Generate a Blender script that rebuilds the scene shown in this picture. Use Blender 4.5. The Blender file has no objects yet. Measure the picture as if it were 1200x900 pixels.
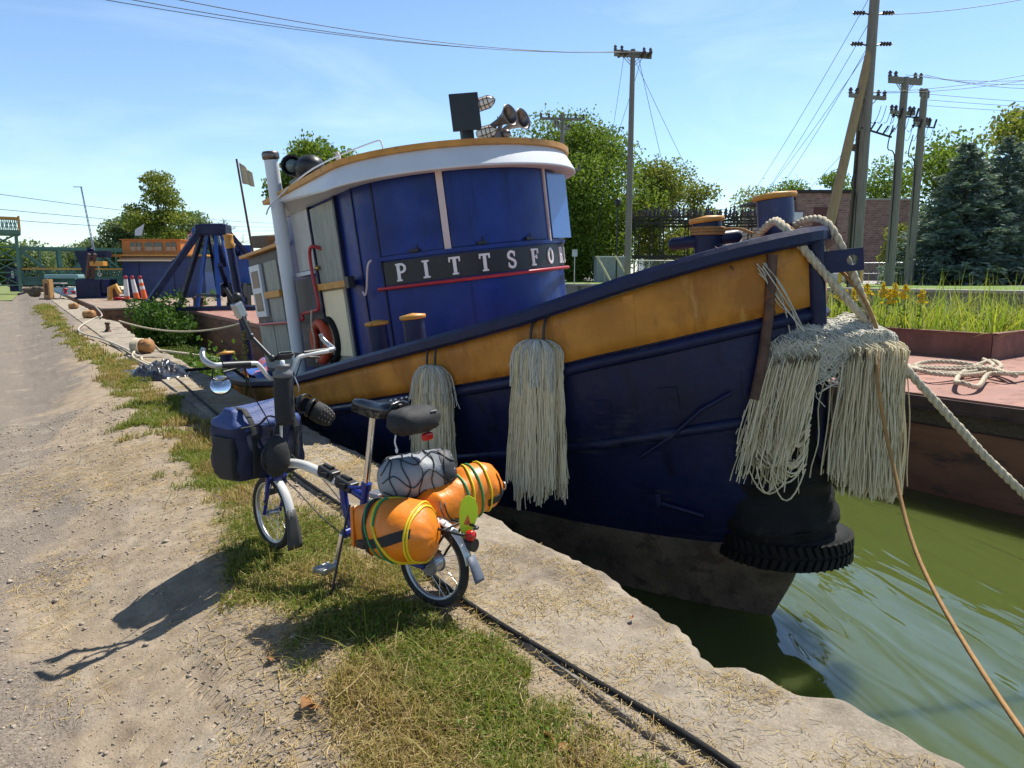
import bpy, bmesh, math, random
import numpy as np
from mathutils import Vector, Matrix
C = bpy.context.scene.collection
scene = bpy.context.scene
R_ = math.radians
rng = np.random.default_rng(7)
random.seed(7)

# ------------------------------------------------------------------ camera, sky, sun, exposure
EYE = Vector((0, 0, 1.5)); YAW = R_(35); PITCH = math.atan(128/820)
FH = Vector((math.sin(YAW), math.cos(YAW), 0)); RT = Vector((math.cos(YAW), -math.sin(YAW), 0))
FW = FH*math.cos(PITCH) - Vector((0, 0, 1))*math.sin(PITCH); UP = RT.cross(FW)
cam = bpy.data.cameras.new('camera'); cam_o = bpy.data.objects.new('camera', cam); C.objects.link(cam_o)
cam.sensor_width = 36; cam.lens = 36*820/1200; cam.clip_start = 0.05; cam.clip_end = 3000
cam_o.location = EYE
cam_o.rotation_euler = Matrix((RT, UP, -FW)).transposed().to_euler()
scene.camera = cam_o

SUN_EL = R_(59); SUN_AZ = R_(78)           # azimuth from +Y towards +X
SUN = Vector((math.sin(SUN_AZ)*math.cos(SUN_EL), math.cos(SUN_AZ)*math.cos(SUN_EL), math.sin(SUN_EL)))
w = bpy.data.worlds.new('World'); scene.world = w; w.use_nodes = True
nt = w.node_tree; bg = nt.nodes['Background']
sky = nt.nodes.new('ShaderNodeTexSky'); sky.sky_type = 'NISHITA'; sky.sun_disc = False
sky.sun_elevation = SUN_EL; sky.sun_rotation = SUN_AZ; sky.air_density = 1.0; sky.dust_density = 0.15; sky.ozone_density = 1.3
tc = nt.nodes.new('ShaderNodeTexCoord'); mp = nt.nodes.new('ShaderNodeMapping')
mp.inputs['Scale'].default_value = (1.2, 2.6, 7); mp.inputs['Rotation'].default_value = (0.2, 0.1, 0.5)
nz = nt.nodes.new('ShaderNodeTexNoise'); nz.inputs['Scale'].default_value = 1.5; nz.inputs['Detail'].default_value = 8; nz.inputs['Roughness'].default_value = .58
nz.inputs['Distortion'].default_value = .6
rp = nt.nodes.new('ShaderNodeValToRGB'); rp.color_ramp.elements[0].position = .5; rp.color_ramp.elements[1].position = .86
rp.color_ramp.elements[1].color = (.22, .22, .22, 1)
mx = nt.nodes.new('ShaderNodeMix'); mx.data_type = 'RGBA'; mx.inputs[7].default_value = (9.0, 9.6, 10.2, 1)
L = nt.links.new
L(tc.outputs['Generated'], mp.inputs[0]); L(mp.outputs[0], nz.inputs['Vector']); L(nz.outputs['Fac'], rp.inputs[0])
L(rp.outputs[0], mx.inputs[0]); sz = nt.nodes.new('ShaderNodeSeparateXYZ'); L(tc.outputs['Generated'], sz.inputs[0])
zr = nt.nodes.new('ShaderNodeMapRange'); zr.interpolation_type = 'SMOOTHSTEP'; L(sz.outputs[2], zr.inputs[0])   # sky dimmed overhead, out of view, to darken the shade below
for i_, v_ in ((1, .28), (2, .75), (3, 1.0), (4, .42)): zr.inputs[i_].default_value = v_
tint = nt.nodes.new('ShaderNodeMix'); tint.data_type = 'RGBA'; tint.blend_type = 'MULTIPLY'; tint.inputs[0].default_value = 1; tint.inputs[7].default_value = (.88, .98, 1.07, 1); L(sky.outputs[0], tint.inputs[6])
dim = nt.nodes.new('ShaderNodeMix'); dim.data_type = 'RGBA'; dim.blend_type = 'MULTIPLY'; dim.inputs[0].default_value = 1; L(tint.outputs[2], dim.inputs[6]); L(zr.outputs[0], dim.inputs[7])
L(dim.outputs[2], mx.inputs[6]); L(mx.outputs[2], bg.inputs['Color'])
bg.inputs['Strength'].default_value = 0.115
sun = bpy.data.lights.new('sun', 'SUN'); sun.energy = 5.0; sun.angle = R_(.5); sun.color = (1, .95, .86)
sun_o = bpy.data.objects.new('sun', sun); C.objects.link(sun_o); sun_o.location = (20, 10, 30)
sun_o.rotation_euler = (-SUN).to_track_quat('-Z', 'Y').to_euler()
scene.view_settings.view_transform = 'Standard'; scene.view_settings.look = 'None'; scene.view_settings.gamma = 1
scene.view_settings.use_curve_mapping = False
scene.view_settings.exposure = 0.60
scene.cycles.max_bounces = 6; scene.cycles.transparent_max_bounces = 8

def P(px, py, depth):                       # a world point at a depth along the lens axis, pixels of the 1200x900 photo
    return EYE + depth*(FW + RT*((px-600)/820) - UP*((py-450)/820))

# ------------------------------------------------------------------ materials
def nodes(name):
    m = bpy.data.materials.new(name); m.use_nodes = True
    return m, m.node_tree, m.node_tree.nodes['Principled BSDF']
def noise(nt, vec, scale, detail=5, rough=.6, dist=0):
    n = nt.nodes.new('ShaderNodeTexNoise'); n.inputs['Scale'].default_value = scale; n.inputs['Detail'].default_value = detail
    n.inputs['Roughness'].default_value = rough; n.inputs['Distortion'].default_value = dist
    if vec: nt.links.new(vec, n.inputs['Vector'])
    return n.outputs['Fac']
def ramp(nt, fac, a, b, ca=(0, 0, 0, 1), cb=(1, 1, 1, 1)):
    r = nt.nodes.new('ShaderNodeValToRGB'); r.color_ramp.elements[0].position = a; r.color_ramp.elements[1].position = b
    r.color_ramp.elements[0].color = ca; r.color_ramp.elements[1].color = cb
    nt.links.new(fac, r.inputs[0]); return r.outputs[0]
def mix(nt, fac, a, b, mode='MIX'):
    m = nt.nodes.new('ShaderNodeMix'); m.data_type = 'RGBA'; m.blend_type = mode
    for v, i in ((fac, 0), (a, 6), (b, 7)):
        if hasattr(v, 'type') and not isinstance(v, (tuple, float, int)): nt.links.new(v, m.inputs[i])
        else: m.inputs[i].default_value = v if i == 0 else (tuple(v)+(1,))[:4]
    return m.outputs[2]
def objvec(nt, scale=(1, 1, 1), rot=(0, 0, 0)):
    t = nt.nodes.new('ShaderNodeTexCoord'); m = nt.nodes.new('ShaderNodeMapping')
    m.inputs['Scale'].default_value = scale; m.inputs['Rotation'].default_value = rot
    nt.links.new(t.outputs['Object'], m.inputs[0]); return m.outputs[0]
def bump(nt, bsdf, h, strength, dist=.01):
    b = nt.nodes.new('ShaderNodeBump'); b.inputs['Strength'].default_value = strength; b.inputs['Distance'].default_value = dist
    nt.links.new(h, b.inputs['Height']); nt.links.new(b.outputs[0], bsdf.inputs['Normal']); return b
def worn(name, col, rough, spec, streaks, bmp=(3, .5, .03)):
    """boat paint: tone patches, scrapes or runs in given directions, chips and dents; streaks = (colour, stretch, scale, threshold, strength)"""
    m, nt, b = nodes(name); v = objvec(nt)
    c = mix(nt, ramp(nt, noise(nt, v, 1.4, 6, .6), .3, .7), tuple(q*.62 for q in col), tuple(q*1.35 for q in col))
    for sc_, st_, s_, th, k in streaks:
        f = ramp(nt, noise(nt, objvec(nt, st_), s_, 8, .72, .3), th, th+.10, cb=(k, k, k, 1)); c = mix(nt, f, c, sc_)
    nt.links.new(c, b.inputs['Base Color']); b.inputs['Specular IOR Level'].default_value = spec
    nt.links.new(ramp(nt, noise(nt, v, 5, 5), .3, .7, (rough*.8,)*3+(1,), (min(1, rough*1.5),)*3+(1,)), b.inputs['Roughness'])
    bump(nt, b, noise(nt, v, bmp[0], 4), bmp[1], bmp[2]); return m
def mat(name, col, rough=.6, metal=0, var=.18, vs=4, bmp=.15, bs=60, dirt=None, dist=.005, aniso=(1, 1, 1), spec=.5):
    """painted, woven or cast surface: base colour with a broad tone change, fine bump and an optional worn second colour (colour, scale, threshold)"""
    m, nt, b = nodes(name); v = objvec(nt, aniso)
    n1 = noise(nt, v, vs); lo = tuple(c*(1-var) for c in col); hi = tuple(min(1, c*(1+var)) for c in col)
    c = mix(nt, ramp(nt, n1, .3, .7), lo, hi)
    if dirt:
        dc, ds, th = dirt
        f = ramp(nt, noise(nt, v, ds, 8, .65), th, th+.08)
        c = mix(nt, f, c, dc)
    nt.links.new(c, b.inputs['Base Color'])
    b.inputs['Specular IOR Level'].default_value = spec; b.inputs['Roughness'].default_value = rough; b.inputs['Metallic'].default_value = metal
    if bmp: bump(nt, b, noise(nt, v, bs, 6), bmp, dist)
    return m
def leafmat(name, cols, trans=.35, rough=.6, stain=None):
    m, nt, b = nodes(name)
    g = nt.nodes.new('ShaderNodeNewGeometry'); r = nt.nodes.new('ShaderNodeValToRGB'); cr = r.color_ramp
    for i, c in enumerate(cols):
        e = cr.elements[i] if i < 2 else cr.elements.new(1)
        e.color = tuple(c)+(1,)
    for i in range(len(cols)): cr.elements[i].position = i/(len(cols)-1)
    nt.links.new(g.outputs['Random Per Island'], r.inputs[0])
    base = r.outputs[0]
    if stain: base = mix(nt, ramp(nt, noise(nt, objvec(nt), stain[1], 5, .7), .54, .80, cb=(.55, .55, .55, 1)), base, stain[0])
    nt.links.new(base, b.inputs['Base Color']); b.inputs['Roughness'].default_value = rough
    b.inputs['Specular IOR Level'].default_value = .25
    t = nt.nodes.new('ShaderNodeBsdfTranslucent'); mul = mix(nt, 1.0, r.outputs[0], (1.0, 1.0, .55), 'MULTIPLY')
    nt.links.new(mul, t.inputs['Color'])
    s = nt.nodes.new('ShaderNodeMixShader'); s.inputs[0].default_value = trans
    nt.links.new(b.outputs[0], s.inputs[1]); nt.links.new(t.outputs[0], s.inputs[2])
    nt.links.new(s.outputs[0], nt.nodes['Material Output'].inputs['Surface']); return m

M = {}
M['navy'] = worn('hull_blue_paint', (.008, .012, .050), .4, .3, (((.045, .045, .065), (1, .16, 2.2), 2.6, .58, .55), ((.004, .005, .012), (1.5, 1.5, .35), 2.2, .54, .8), ((.09, .06, .045), (1, .5, 1.6), 6.5, .70, .6)), (2.6, .5, .035))
M['house_blue'] = worn('house_blue_paint', (.007, .030, .19), .33, .28, (((.004, .011, .065), (4.5, 4.5, .35), 1.6, .56, .6), ((.03, .06, .22), (3, 3, .6), 2.4, .62, .45), ((.22, .20, .20), (1, 1, 1.3), 11, .755, .7)), (3.5, .12, .012))
M['cap_blue'] = mat('rail_blue_paint', (.009, .016, .060), .45, 0, .3, 5, .2, 30, ((.05, .05, .07), 12, .64), spec=.3)
M['gold'] = worn('bulwark_gold_paint', (.48, .20, .027), .5, .4, (((.32, .12, .018), (1, .7, .5), 2.2, .50, .8), ((.62, .36, .12), (1.2, 1.2, .35), 5, .58, .5), ((.13, .055, .02), (1.6, 1.6, .5), 6, .64, .75), ((.30, .26, .20), (1, 1, 1), 16, .72, .6)), (5, .3, .012))
M['gold2'] = mat('gold_trim_paint', (.55, .26, .045), .5, 0, .2, 6, .15, 40, ((.30, .16, .05), 9, .6))
M['bottom'] = mat('bottom_paint', (.15, .12, .09), .8, 0, .4, 3, .6, 30, ((.08, .062, .048), 5, .52), .02)
M['rubber'] = mat('black_rubber', (.013, .013, .013), .8, 0, .4, 6, .6, 24, ((.038, .034, .03), 5, .62), .015, spec=.25)
M['white'] = mat('white_paint', (.64, .68, .73), .45, 0, .06, 3, .08, 30, ((.5, .42, .36), 7, .72))
M['pink'] = mat('faded_primer', (.62, .52, .50), .6, 0, .12, 6, .1, 40)
M['cream'] = mat('cream_plywood', (.88, .74, .50), .6, 0, .08, 3, .1, 40, ((.62, .47, .30), 4, .66), .004, (6, 6, .6))
M['greyply'] = mat('weathered_panel', (.30, .31, .27), .7, 0, .25, 4, .2, 40, ((.42, .40, .28), 3, .58), .004, (4, 4, .7))
M['pale_board'] = mat('pale_board', (.50, .49, .46), .6, 0, .1, 4, .1, 40)
M['dark_wall'] = mat('dark_deckhouse_wall', (.055, .055, .065), .55, 0, .4, 3, .2, 30, ((.14, .14, .15), 3, .6))
M['red'] = mat('red_paint', (.42, .025, .035), .4, 0, .15, 8, .1, 60)
M['lifered'] = mat('life_ring_orange', (.50, .07, .025), .55, 0, .15, 8, .1, 60)
M['black'] = mat('black_paint', (.012, .013, .016), .45, 0, .3, 6, .1, 40)
M['iron'] = mat('rusty_iron', (.10, .055, .04), .75, .2, .4, 9, .5, 60, ((.17, .07, .03), 12, .55))
M['steel'] = mat('grey_steel', (.42, .43, .45), .35, .8, .15, 8, .1, 60)
M['chrome'] = mat('bright_steel', (.75, .75, .76), .18, 1, .06, 8, 0)
M['horn'] = mat('tarnished_horn', (.16, .13, .12), .35, .8, .3, 8, .1, 60)
M['rust_deck'] = mat('rusty_red_deck', (.30, .15, .115), .8, 0, .2, 2, .3, 40, ((.20, .09, .06), 3.5, .55))
M['rust'] = mat('rusty_barge_side', (.21, .095, .052), .8, 0, .4, 1.2, .5, 22, ((.075, .05, .038), 1.7, .55), .012, (1, .45, 1.8))
M['timber'] = mat('weathered_timber', (.11, .085, .06), .85, 0, .35, 3, .5, 50, None, .01, (1, 8, 8))
M['scuff'] = None
M['rope'] = mat('mooring_rope_fibre', (.52, .45, .33), .9, 0, .25, 30, .8, 120, ((.32, .26, .17), 16, .6))
M['strand'] = leafmat('fender_strand', [(.54, .46, .27), (.80, .70, .50), (.68, .58, .38), (.86, .77, .58), (.74, .64, .44)], .08, .9, ((.34, .31, .14), 3.2))
M['strand_skylit'] = leafmat('fender_strand_skylit', [(.44, .43, .36), (.60, .58, .50), (.52, .50, .42), (.68, .66, .58)], .05, .9)  # cooler yarn for the tops, sky light put into the colour
M['manila'] = mat('tan_rope_fibre', (.34, .19, .07), .85, 0, .2, 30, .5, 120)
M['pole'] = mat('grey_utility_pole_wood', (.20, .185, .165), .85, 0, .25, 3, .3, 30, None, .01, (6, 6, .4))
M['pole_tan'] = mat('new_utility_pole_wood', (.33, .235, .13), .85, 0, .2, 3, .3, 30, None, .01, (6, 6, .4))
M['wire'] = mat('black_wire', (.03, .03, .032), .6, 0, .1, 4, 0)
M['guard'] = mat('pale_guy_guard', (.62, .56, .36), .6, 0, .1, 4, 0)
M['substeel'] = mat('dark_substation_steel', (.032, .028, .026), .7, .3, .3, 3, .1, 20)
M['porcelain'] = mat('insulator_glaze', (.06, .035, .03), .25, 0, .2, 4, 0)
M['green_steel'] = mat('bridge_green_paint', (.085, .175, .135), .5, 0, .15, 1, .1, 20)
M['glass'] = mat('dark_window_glass', (.05, .06, .06), .08, 0, .2, 2, 0)
M['litewood'] = mat('bench_wood', (.40, .22, .08), .7, 0, .2, 5, .2, 40)
M['paleblue'] = mat('pale_blue_paint', (.32, .47, .58), .5, 0, .1, 3, .1, 20)
M['teal'] = mat('teal_canopy', (.20, .34, .36), .6, 0, .1, 3, .1, 20)
M['cone_orange'] = mat('cone_orange', (.72, .12, .02), .5, 0, .1, 6, 0)
M['bark'] = mat('tree_bark', (.075, .06, .045), .9, 0, .3, 4, .6, 20, None, .03)
M['greywood'] = mat('dead_branch_bark', (.14, .12, .10), .9, 0, .2, 4, .4, 20)
M['concrete2'] = mat('old_wall_concrete', (.20, .19, .165), .9, 0, .35, .8, .5, 8, ((.10, .10, .085), 1.5, .5), .02)
M['brick'] = None
M['leaf_a'] = leafmat('maple_leaf', [(.09, .16, .025), (.14, .22, .04), (.20, .27, .05), (.11, .19, .03)], .5)
M['leaf_b'] = leafmat('yellowing_leaf', [(.13, .19, .035), (.20, .25, .05), (.26, .26, .07), (.15, .21, .04)], .5)
M['leaf_hazed'] = leafmat('hazed_leaf', [(.15, .21, .10), (.20, .26, .125), (.17, .23, .11)], .4)  # distance haze put into the leaf colour as a paler green
M['spruce'] = leafmat('spruce_needle', [(.10, .155, .135), (.15, .215, .20), (.22, .285, .275), (.12, .18, .165)], .32)
M['weed'] = leafmat('bank_weed_leaf', [(.07, .15, .018), (.12, .22, .03), (.18, .28, .045)], .4)
M['weed_dark'] = leafmat('bush_leaf', [(.03, .075, .014), (.06, .13, .02), (.10, .18, .03)], .35)
M['reed'] = leafmat('reed_blade', [(.18, .28, .035), (.30, .40, .05), (.40, .46, .07), (.38, .36, .09), (.17, .31, .03)], .5)
M['goldenrod'] = leafmat('goldenrod_bloom', [(.55, .40, .02), (.65, .48, .03)], .3)
M['blade'] = leafmat('grass_blade', [(.40, .30, .12), (.32, .27, .08), (.48, .38, .18), (.27, .25, .055), (.36, .25, .11), (.22, .13, .065)], .4)
M['blade_green'] = leafmat('green_grass_blade', [(.17, .21, .035), (.26, .28, .05), (.11, .16, .025), (.32, .30, .075)], .42)
M['straw'] = leafmat('dry_straw', [(.48, .36, .16), (.38, .27, .11), (.55, .43, .22), (.30, .20, .09)], .15, .8)
M['dryleaf'] = leafmat('dry_leaf', [(.26, .12, .05), (.32, .17, .07)], .2, .8)
M['lawngrass'] = mat('lawn_turf', (.11, .19, .025), .9, 0, .3, .6, .6, 30, ((.19, .24, .05), 1.4, .55), .05)
M['tarp'] = mat('black_plastic', (.014, .014, .017), .3, 0, .3, 6, .3, 30)
# ------------------------------------------------------------------ mesh building
class MB:
    def __init__(s): s.v = []; s.f = []; s.m = []; s.s = []
    def add(s, V, F, m=0, smooth=False):
        o = len(s.v); s.v += [tuple(p) for p in V]
        for f in F: s.f.append(tuple(o+i for i in f)); s.m.append(m); s.s.append(smooth)
    def box(s, c, d, R=None, m=0):
        c = Vector(c); V = []
        for x in (-.5, .5):
            for y in (-.5, .5):
                for z in (-.5, .5):
                    p = Vector((x*d[0], y*d[1], z*d[2])); V.append(c+(R @ p if R else p))
        s.add(V, [(0, 1, 3, 2), (4, 6, 7, 5), (0, 4, 5, 1), (2, 3, 7, 6), (0, 2, 6, 4), (1, 5, 7, 3)], m)
    def bar(s, p, q, w, h, m=0, up=(0, 0, 1)):
        p = Vector(p); q = Vector(q); d = q-p; z = d.normalized(); x = Vector(up).cross(z)
        if x.length < 1e-3: x = Vector((1, 0, 0)).cross(z)
        x.normalize(); y = z.cross(x); R = Matrix((x, y, z)).transposed()
        s.box((p+q)/2, (w, h, d.length), R, m)
    def tube(s, pts, r, n=8, m=0, caps=True, smooth=True, flat=None):
        pts = [Vector(p) for p in pts]; k = len(pts)
        rs = r if hasattr(r, '__len__') else [r]*k
        t = [(pts[min(i+1, k-1)]-pts[max(i-1, 0)]).normalized() for i in range(k)]
        a = Vector((0, 0, 1)) if abs(t[0].z) < .9 else Vector((1, 0, 0))
        x = t[0].cross(a).normalized(); V = []
        for i in range(k):
            x = (x-t[i]*x.dot(t[i]))
            if x.length < 1e-6: x = t[i].orthogonal()
            x.normalize(); y = t[i].cross(x)
            for j in range(n):
                an = 2*math.pi*j/n; cx, cy = math.cos(an)*rs[i], math.sin(an)*rs[i]
                if flat: cy *= flat
                V.append(pts[i]+x*cx+y*cy)
        F = [(i*n+j, i*n+(j+1) % n, (i+1)*n+(j+1) % n, (i+1)*n+j) for i in range(k-1) for j in range(n)]
        s.add(V, F, m, smooth)
        if caps: s.add(V[:n], [tuple(range(n))[::-1]], m); s.add(V[-n:], [tuple(range(n))], m)
    def cyl(s, p, q, r, r2=None, n=16, m=0, caps=True): s.tube([p, q], [r, r if r2 is None else r2], n, m, caps)
    def lathe(s, prof, c, axis=(0, 0, 1), n=20, m=0, smooth=True):
        c = Vector(c); z = Vector(axis).normalized(); x = z.orthogonal().normalized(); y = z.cross(x); V = []
        for r, h in prof:
            for j in range(n):
                a = 2*math.pi*j/n; V.append(c+z*h+x*math.cos(a)*r+y*math.sin(a)*r)
        k = len(prof)
        F = [(i*n+j, i*n+(j+1) % n, (i+1)*n+(j+1) % n, (i+1)*n+j) for i in range(k-1) for j in range(n)]
        s.add(V, F, m, smooth)
        if prof[0][0] > 1e-4: s.add(V[:n], [tuple(range(n))[::-1]], m)
        if prof[-1][0] > 1e-4: s.add(V[-n:], [tuple(range(n))], m)
    def ell(s, c, r, n=14, m=0, R=None, fn=None):
        c = Vector(c); V = []; k = n//2+1
        for i in range(k):
            ph = math.pi*i/(k-1)
            for j in range(n):
                a = 2*math.pi*j/n; d = Vector((math.sin(ph)*math.cos(a), math.sin(ph)*math.sin(a), math.cos(ph)))
                p = Vector((d.x*r[0], d.y*r[1], d.z*r[2]))
                if fn: p = fn(p, d)
                V.append(c+(R @ p if R else p))
        s.add(V, [(i*n+j, (i+1)*n+j, (i+1)*n+(j+1) % n, i*n+(j+1) % n) for i in range(k-1) for j in range(n)], m, True)
    def torus(s, c, axis, R, r, nR=28, nr=10, m=0, a0=0, a1=2*math.pi, flat=1, x=None):
        c = Vector(c); z = Vector(axis).normalized(); x = Vector(x).normalized() if x else z.orthogonal().normalized(); y = z.cross(x)
        full = abs(a1-a0-2*math.pi) < 1e-6; k = nR if full else nR+1; V = []
        for i in range(k):
            a = a0+(a1-a0)*i/nR; d = x*math.cos(a)+y*math.sin(a)
            for j in range(nr):
                b = 2*math.pi*j/nr; V.append(c+d*(R+r*math.cos(b))+z*(r*flat*math.sin(b)))
        F = []
        for i in range(nR):
            i2 = (i+1) % k if full else i+1
            for j in range(nr): F.append((i*nr+j, i2*nr+j, i2*nr+(j+1) % nr, i*nr+(j+1) % nr))
        s.add(V, F, m, True)
    def prism(s, poly, o, ux, uy, th, m=0):
        o = Vector(o); ux = Vector(ux); uy = Vector(uy); nn = ux.cross(uy).normalized(); k = len(poly)
        A = [o+ux*a+uy*b+nn*th/2 for a, b in poly]; B = [o+ux*a+uy*b-nn*th/2 for a, b in poly]
        s.add(A+B, [tuple(range(k)), tuple(range(2*k-1, k-1, -1))]+[(i, k+i, k+(i+1) % k, (i+1) % k) for i in range(k)], m)
    def loft(s, rings, m=0, smooth=True, caps=True, closed=True):
        n = len(rings[0]); V = [p for r in rings for p in r]; k = n if closed else n-1
        s.add(V, [(i*n+j, i*n+(j+1) % n, (i+1)*n+(j+1) % n, (i+1)*n+j) for i in range(len(rings)-1) for j in range(k)], m, smooth)
        if caps: s.add(rings[0], [tuple(range(n))[::-1]], m); s.add(rings[-1], [tuple(range(n))], m)
    def build(s, name, mats, parent=None, loc=None, bevel=0, solid=0, **tags):
        me = bpy.data.meshes.new(name); o3 = Vector(loc) if loc is not None else Vector((0, 0, 0))
        me.from_pydata([tuple(Vector(p)-o3) for p in s.v], [], s.f)
        if not isinstance(mats, (list, tuple)): mats = [mats]
        for m in mats: me.materials.append(m)
        me.polygons.foreach_set('material_index', s.m); me.polygons.foreach_set('use_smooth', s.s); me.update()
        ob = bpy.data.objects.new(name, me); C.objects.link(ob); ob.location = o3
        bm = bmesh.new(); bm.from_mesh(me); bmesh.ops.recalc_face_normals(bm, faces=bm.faces); bm.to_mesh(me); bm.free()
        if solid:
            md = ob.modifiers.new('solid', 'SOLIDIFY'); md.thickness = solid; md.offset = 0
        if bevel:
            md = ob.modifiers.new('bevel', 'BEVEL'); md.width = bevel; md.segments = 2; md.limit_method = 'ANGLE'
        if parent: ob.parent = parent
        for k, v in tags.items(): ob[k] = v
        return ob
def raw(name, V, F, mats, mi=None, parent=None, loc=None, **tags):
    """fast path for very many small faces: V (n,3) array, F (k,4) or (k,3) array"""
    o3 = np.array(loc if loc is not None else (0, 0, 0), float); V = np.asarray(V, float)-o3
    me = bpy.data.meshes.new(name); k = F.shape[1]
    me.vertices.add(len(V)); me.vertices.foreach_set('co', V.ravel())
    me.loops.add(F.size); me.loops.foreach_set('vertex_index', F.ravel().astype(np.int32))
    me.polygons.add(len(F)); me.polygons.foreach_set('loop_start', np.arange(0, F.size, k, dtype=np.int32))
    for m in (mats if isinstance(mats, (list, tuple)) else [mats]): me.materials.append(m)
    if mi is not None: me.polygons.foreach_set('material_index', mi.astype(np.int32))
    me.update(calc_edges=True); me.validate()
    ob = bpy.data.objects.new(name, me); C.objects.link(ob); ob.location = o3
    if parent: ob.parent = parent
    for kk, v in tags.items(): ob[kk] = v
    return ob
def thing(name, label, category, loc=(0, 0, 0), rot=(0, 0, 0), group=None):
    o = bpy.data.objects.new(name, None); C.objects.link(o); o.location = loc; o.rotation_euler = rot
    o.empty_display_size = .2; o['label'] = label; o['category'] = category
    if group: o['group'] = group
    return o
def sag(p, q, drop, n=16, jitter=0):
    p = Vector(p); q = Vector(q); out = []
    for i in range(n+1):
        t = i/n; v = p.lerp(q, t); v.z -= drop*4*t*(1-t)
        if jitter and 0 < i < n: v += Vector(rng.normal(size=3)*jitter)
        out.append(v)
    return out
def smooth_path(pts, n=8):
    pts = [Vector(p) for p in pts]; out = []
    for i in range(len(pts)-1):
        p0 = pts[max(i-1, 0)]; p1 = pts[i]; p2 = pts[i+1]; p3 = pts[min(i+2, len(pts)-1)]
        for k in range(n):
            t = k/n; out.append(.5*((2*p1)+(p2-p0)*t+(2*p0-5*p1+4*p2-p3)*t*t+(3*p1-p0-3*p2+p3)*t**3))
    return out+[pts[-1]]
def twisted(mb, pts, r, strands=3, pitch=6.0, n=6, m=0):
    """laid rope: strands wound round the path"""
    pts = [Vector(p) for p in pts]; dense = []; acc = 0; L_ = [0]
    for a, b in zip(pts, pts[1:]): L_.append(L_[-1]+(b-a).length)
    tot = L_[-1]; step = r*.9; k = max(4, int(tot/step)); j = 0
    for i in range(k+1):
        d = tot*i/k
        while j < len(pts)-2 and L_[j+1] < d: j += 1
        t = (d-L_[j])/max(1e-6, L_[j+1]-L_[j]); dense.append(pts[j].lerp(pts[j+1], min(1, t)))
    for s_ in range(strands):
        line = []
        for i, p in enumerate(dense):
            t = (dense[min(i+1, k)]-dense[max(i-1, 0)]).normalized(); x = t.cross(Vector((.3, .2, 1))).normalized(); y = t.cross(x)
            a = 2*math.pi*(s_/strands)+tot*i/k/(r*pitch)*2*math.pi
            line.append(p+(x*math.cos(a)+y*math.sin(a))*r*.5)
        mb.tube(line, r*.58, n, m)

# ------------------------------------------------------------------ the setting
def ground_mat(name):
    m, nt, b = nodes(name); v = objvec(nt)
    sx = nt.nodes.new('ShaderNodeSeparateXYZ'); L2 = nt.links.new; L2(v, sx.inputs[0])
    fine = noise(nt, v, 90, 4, .7); med = noise(nt, v, 9, 6, .65); big = noise(nt, v, .9, 4, .6)
    dirt = mix(nt, ramp(nt, med, .3, .72), (.22, .168, .115), (.37, .30, .218))
    grav = mix(nt, ramp(nt, fine, .35, .68), (.10, .082, .068), (.30, .255, .21))
    # grey gravel left of a wandering line, sandy dirt beside the grass
    ad = nt.nodes.new('ShaderNodeMath'); ad.operation = 'MULTIPLY_ADD'; L2(big, ad.inputs[0]); ad.inputs[1].default_value = 2.4; L2(sx.outputs[0], ad.inputs[2])
    a2 = nt.nodes.new('ShaderNodeMath'); a2.operation = 'MULTIPLY_ADD'; L2(sx.outputs[1], a2.inputs[0]); a2.inputs[1].default_value = -.07; L2(ad.outputs[0], a2.inputs[2])
    f = ramp(nt, a2.outputs[0], .75, 1.65)
    c = mix(nt, f, grav, dirt)
    patch = ramp(nt, noise(nt, v, 2.2, 6, .7), .55, .7); c = mix(nt, patch, c, mix(nt, ramp(nt, fine, .3, .7), (.20, .17, .135), (.40, .34, .265)))
    speck = ramp(nt, noise(nt, v, 260, 3, .8), .62, .68); c = mix(nt, speck, c, (.10, .085, .07))
    L2(c, b.inputs['Base Color']); b.inputs['Roughness'].default_value = .95; b.inputs['Specular IOR Level'].default_value = .2
    # knobbly tyre print pressed into the dirt
    def sm(a, lo, hi):
        r = nt.nodes.new('ShaderNodeMapRange'); r.interpolation_type = 'SMOOTHSTEP'; L2(a, r.inputs[0]); r.inputs[1].default_value = lo; r.inputs[2].default_value = hi; return r.outputs[0]
    def mth(op, a, bb):
        n = nt.nodes.new('ShaderNodeMath'); n.operation = op
        for i, q in enumerate((a, bb)):
            if isinstance(q, (int, float)): n.inputs[i].default_value = q
            else: L2(q, n.inputs[i])
        return n.outputs[0]
    X, Y = sx.outputs[0], sx.outputs[1]
    xl = mth('SUBTRACT', X, mth('MULTIPLY', mth('SUBTRACT', 2.7, Y), .06))
    ax = mth('ABSOLUTE', mth('SUBTRACT', xl, .58), 0)
    mask = mth('MULTIPLY', sm(mth('MULTIPLY', ax, -1), -.15, -.11), mth('MULTIPLY', sm(mth('MULTIPLY', Y, -1), -3.4, -2.7), sm(med, .15, .38)))
    wob = mth('ADD', mth('MULTIPLY', Y, 92), mth('ADD', mth('MULTIPLY', ax, 55), mth('MULTIPLY', med, 3.0)))
    lug = sm(mth('SINE', wob, 0), .1, .5)
    lug2 = mth('MULTIPLY', lug, sm(mth('SINE', mth('ADD', mth('MULTIPLY', xl, 66), mth('MULTIPLY', Y, 14)), 0), -.6, -.2))
    h = mth('ADD', mth('MULTIPLY', fine, .35), mth('ADD', mth('MULTIPLY', med, .8), mth('MULTIPLY', mth('MULTIPLY', mask, lug2), -3.6)))
    bump(nt, b, h, .9, .016); return m
M['ground'] = ground_mat('dirt_and_gravel')
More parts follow.
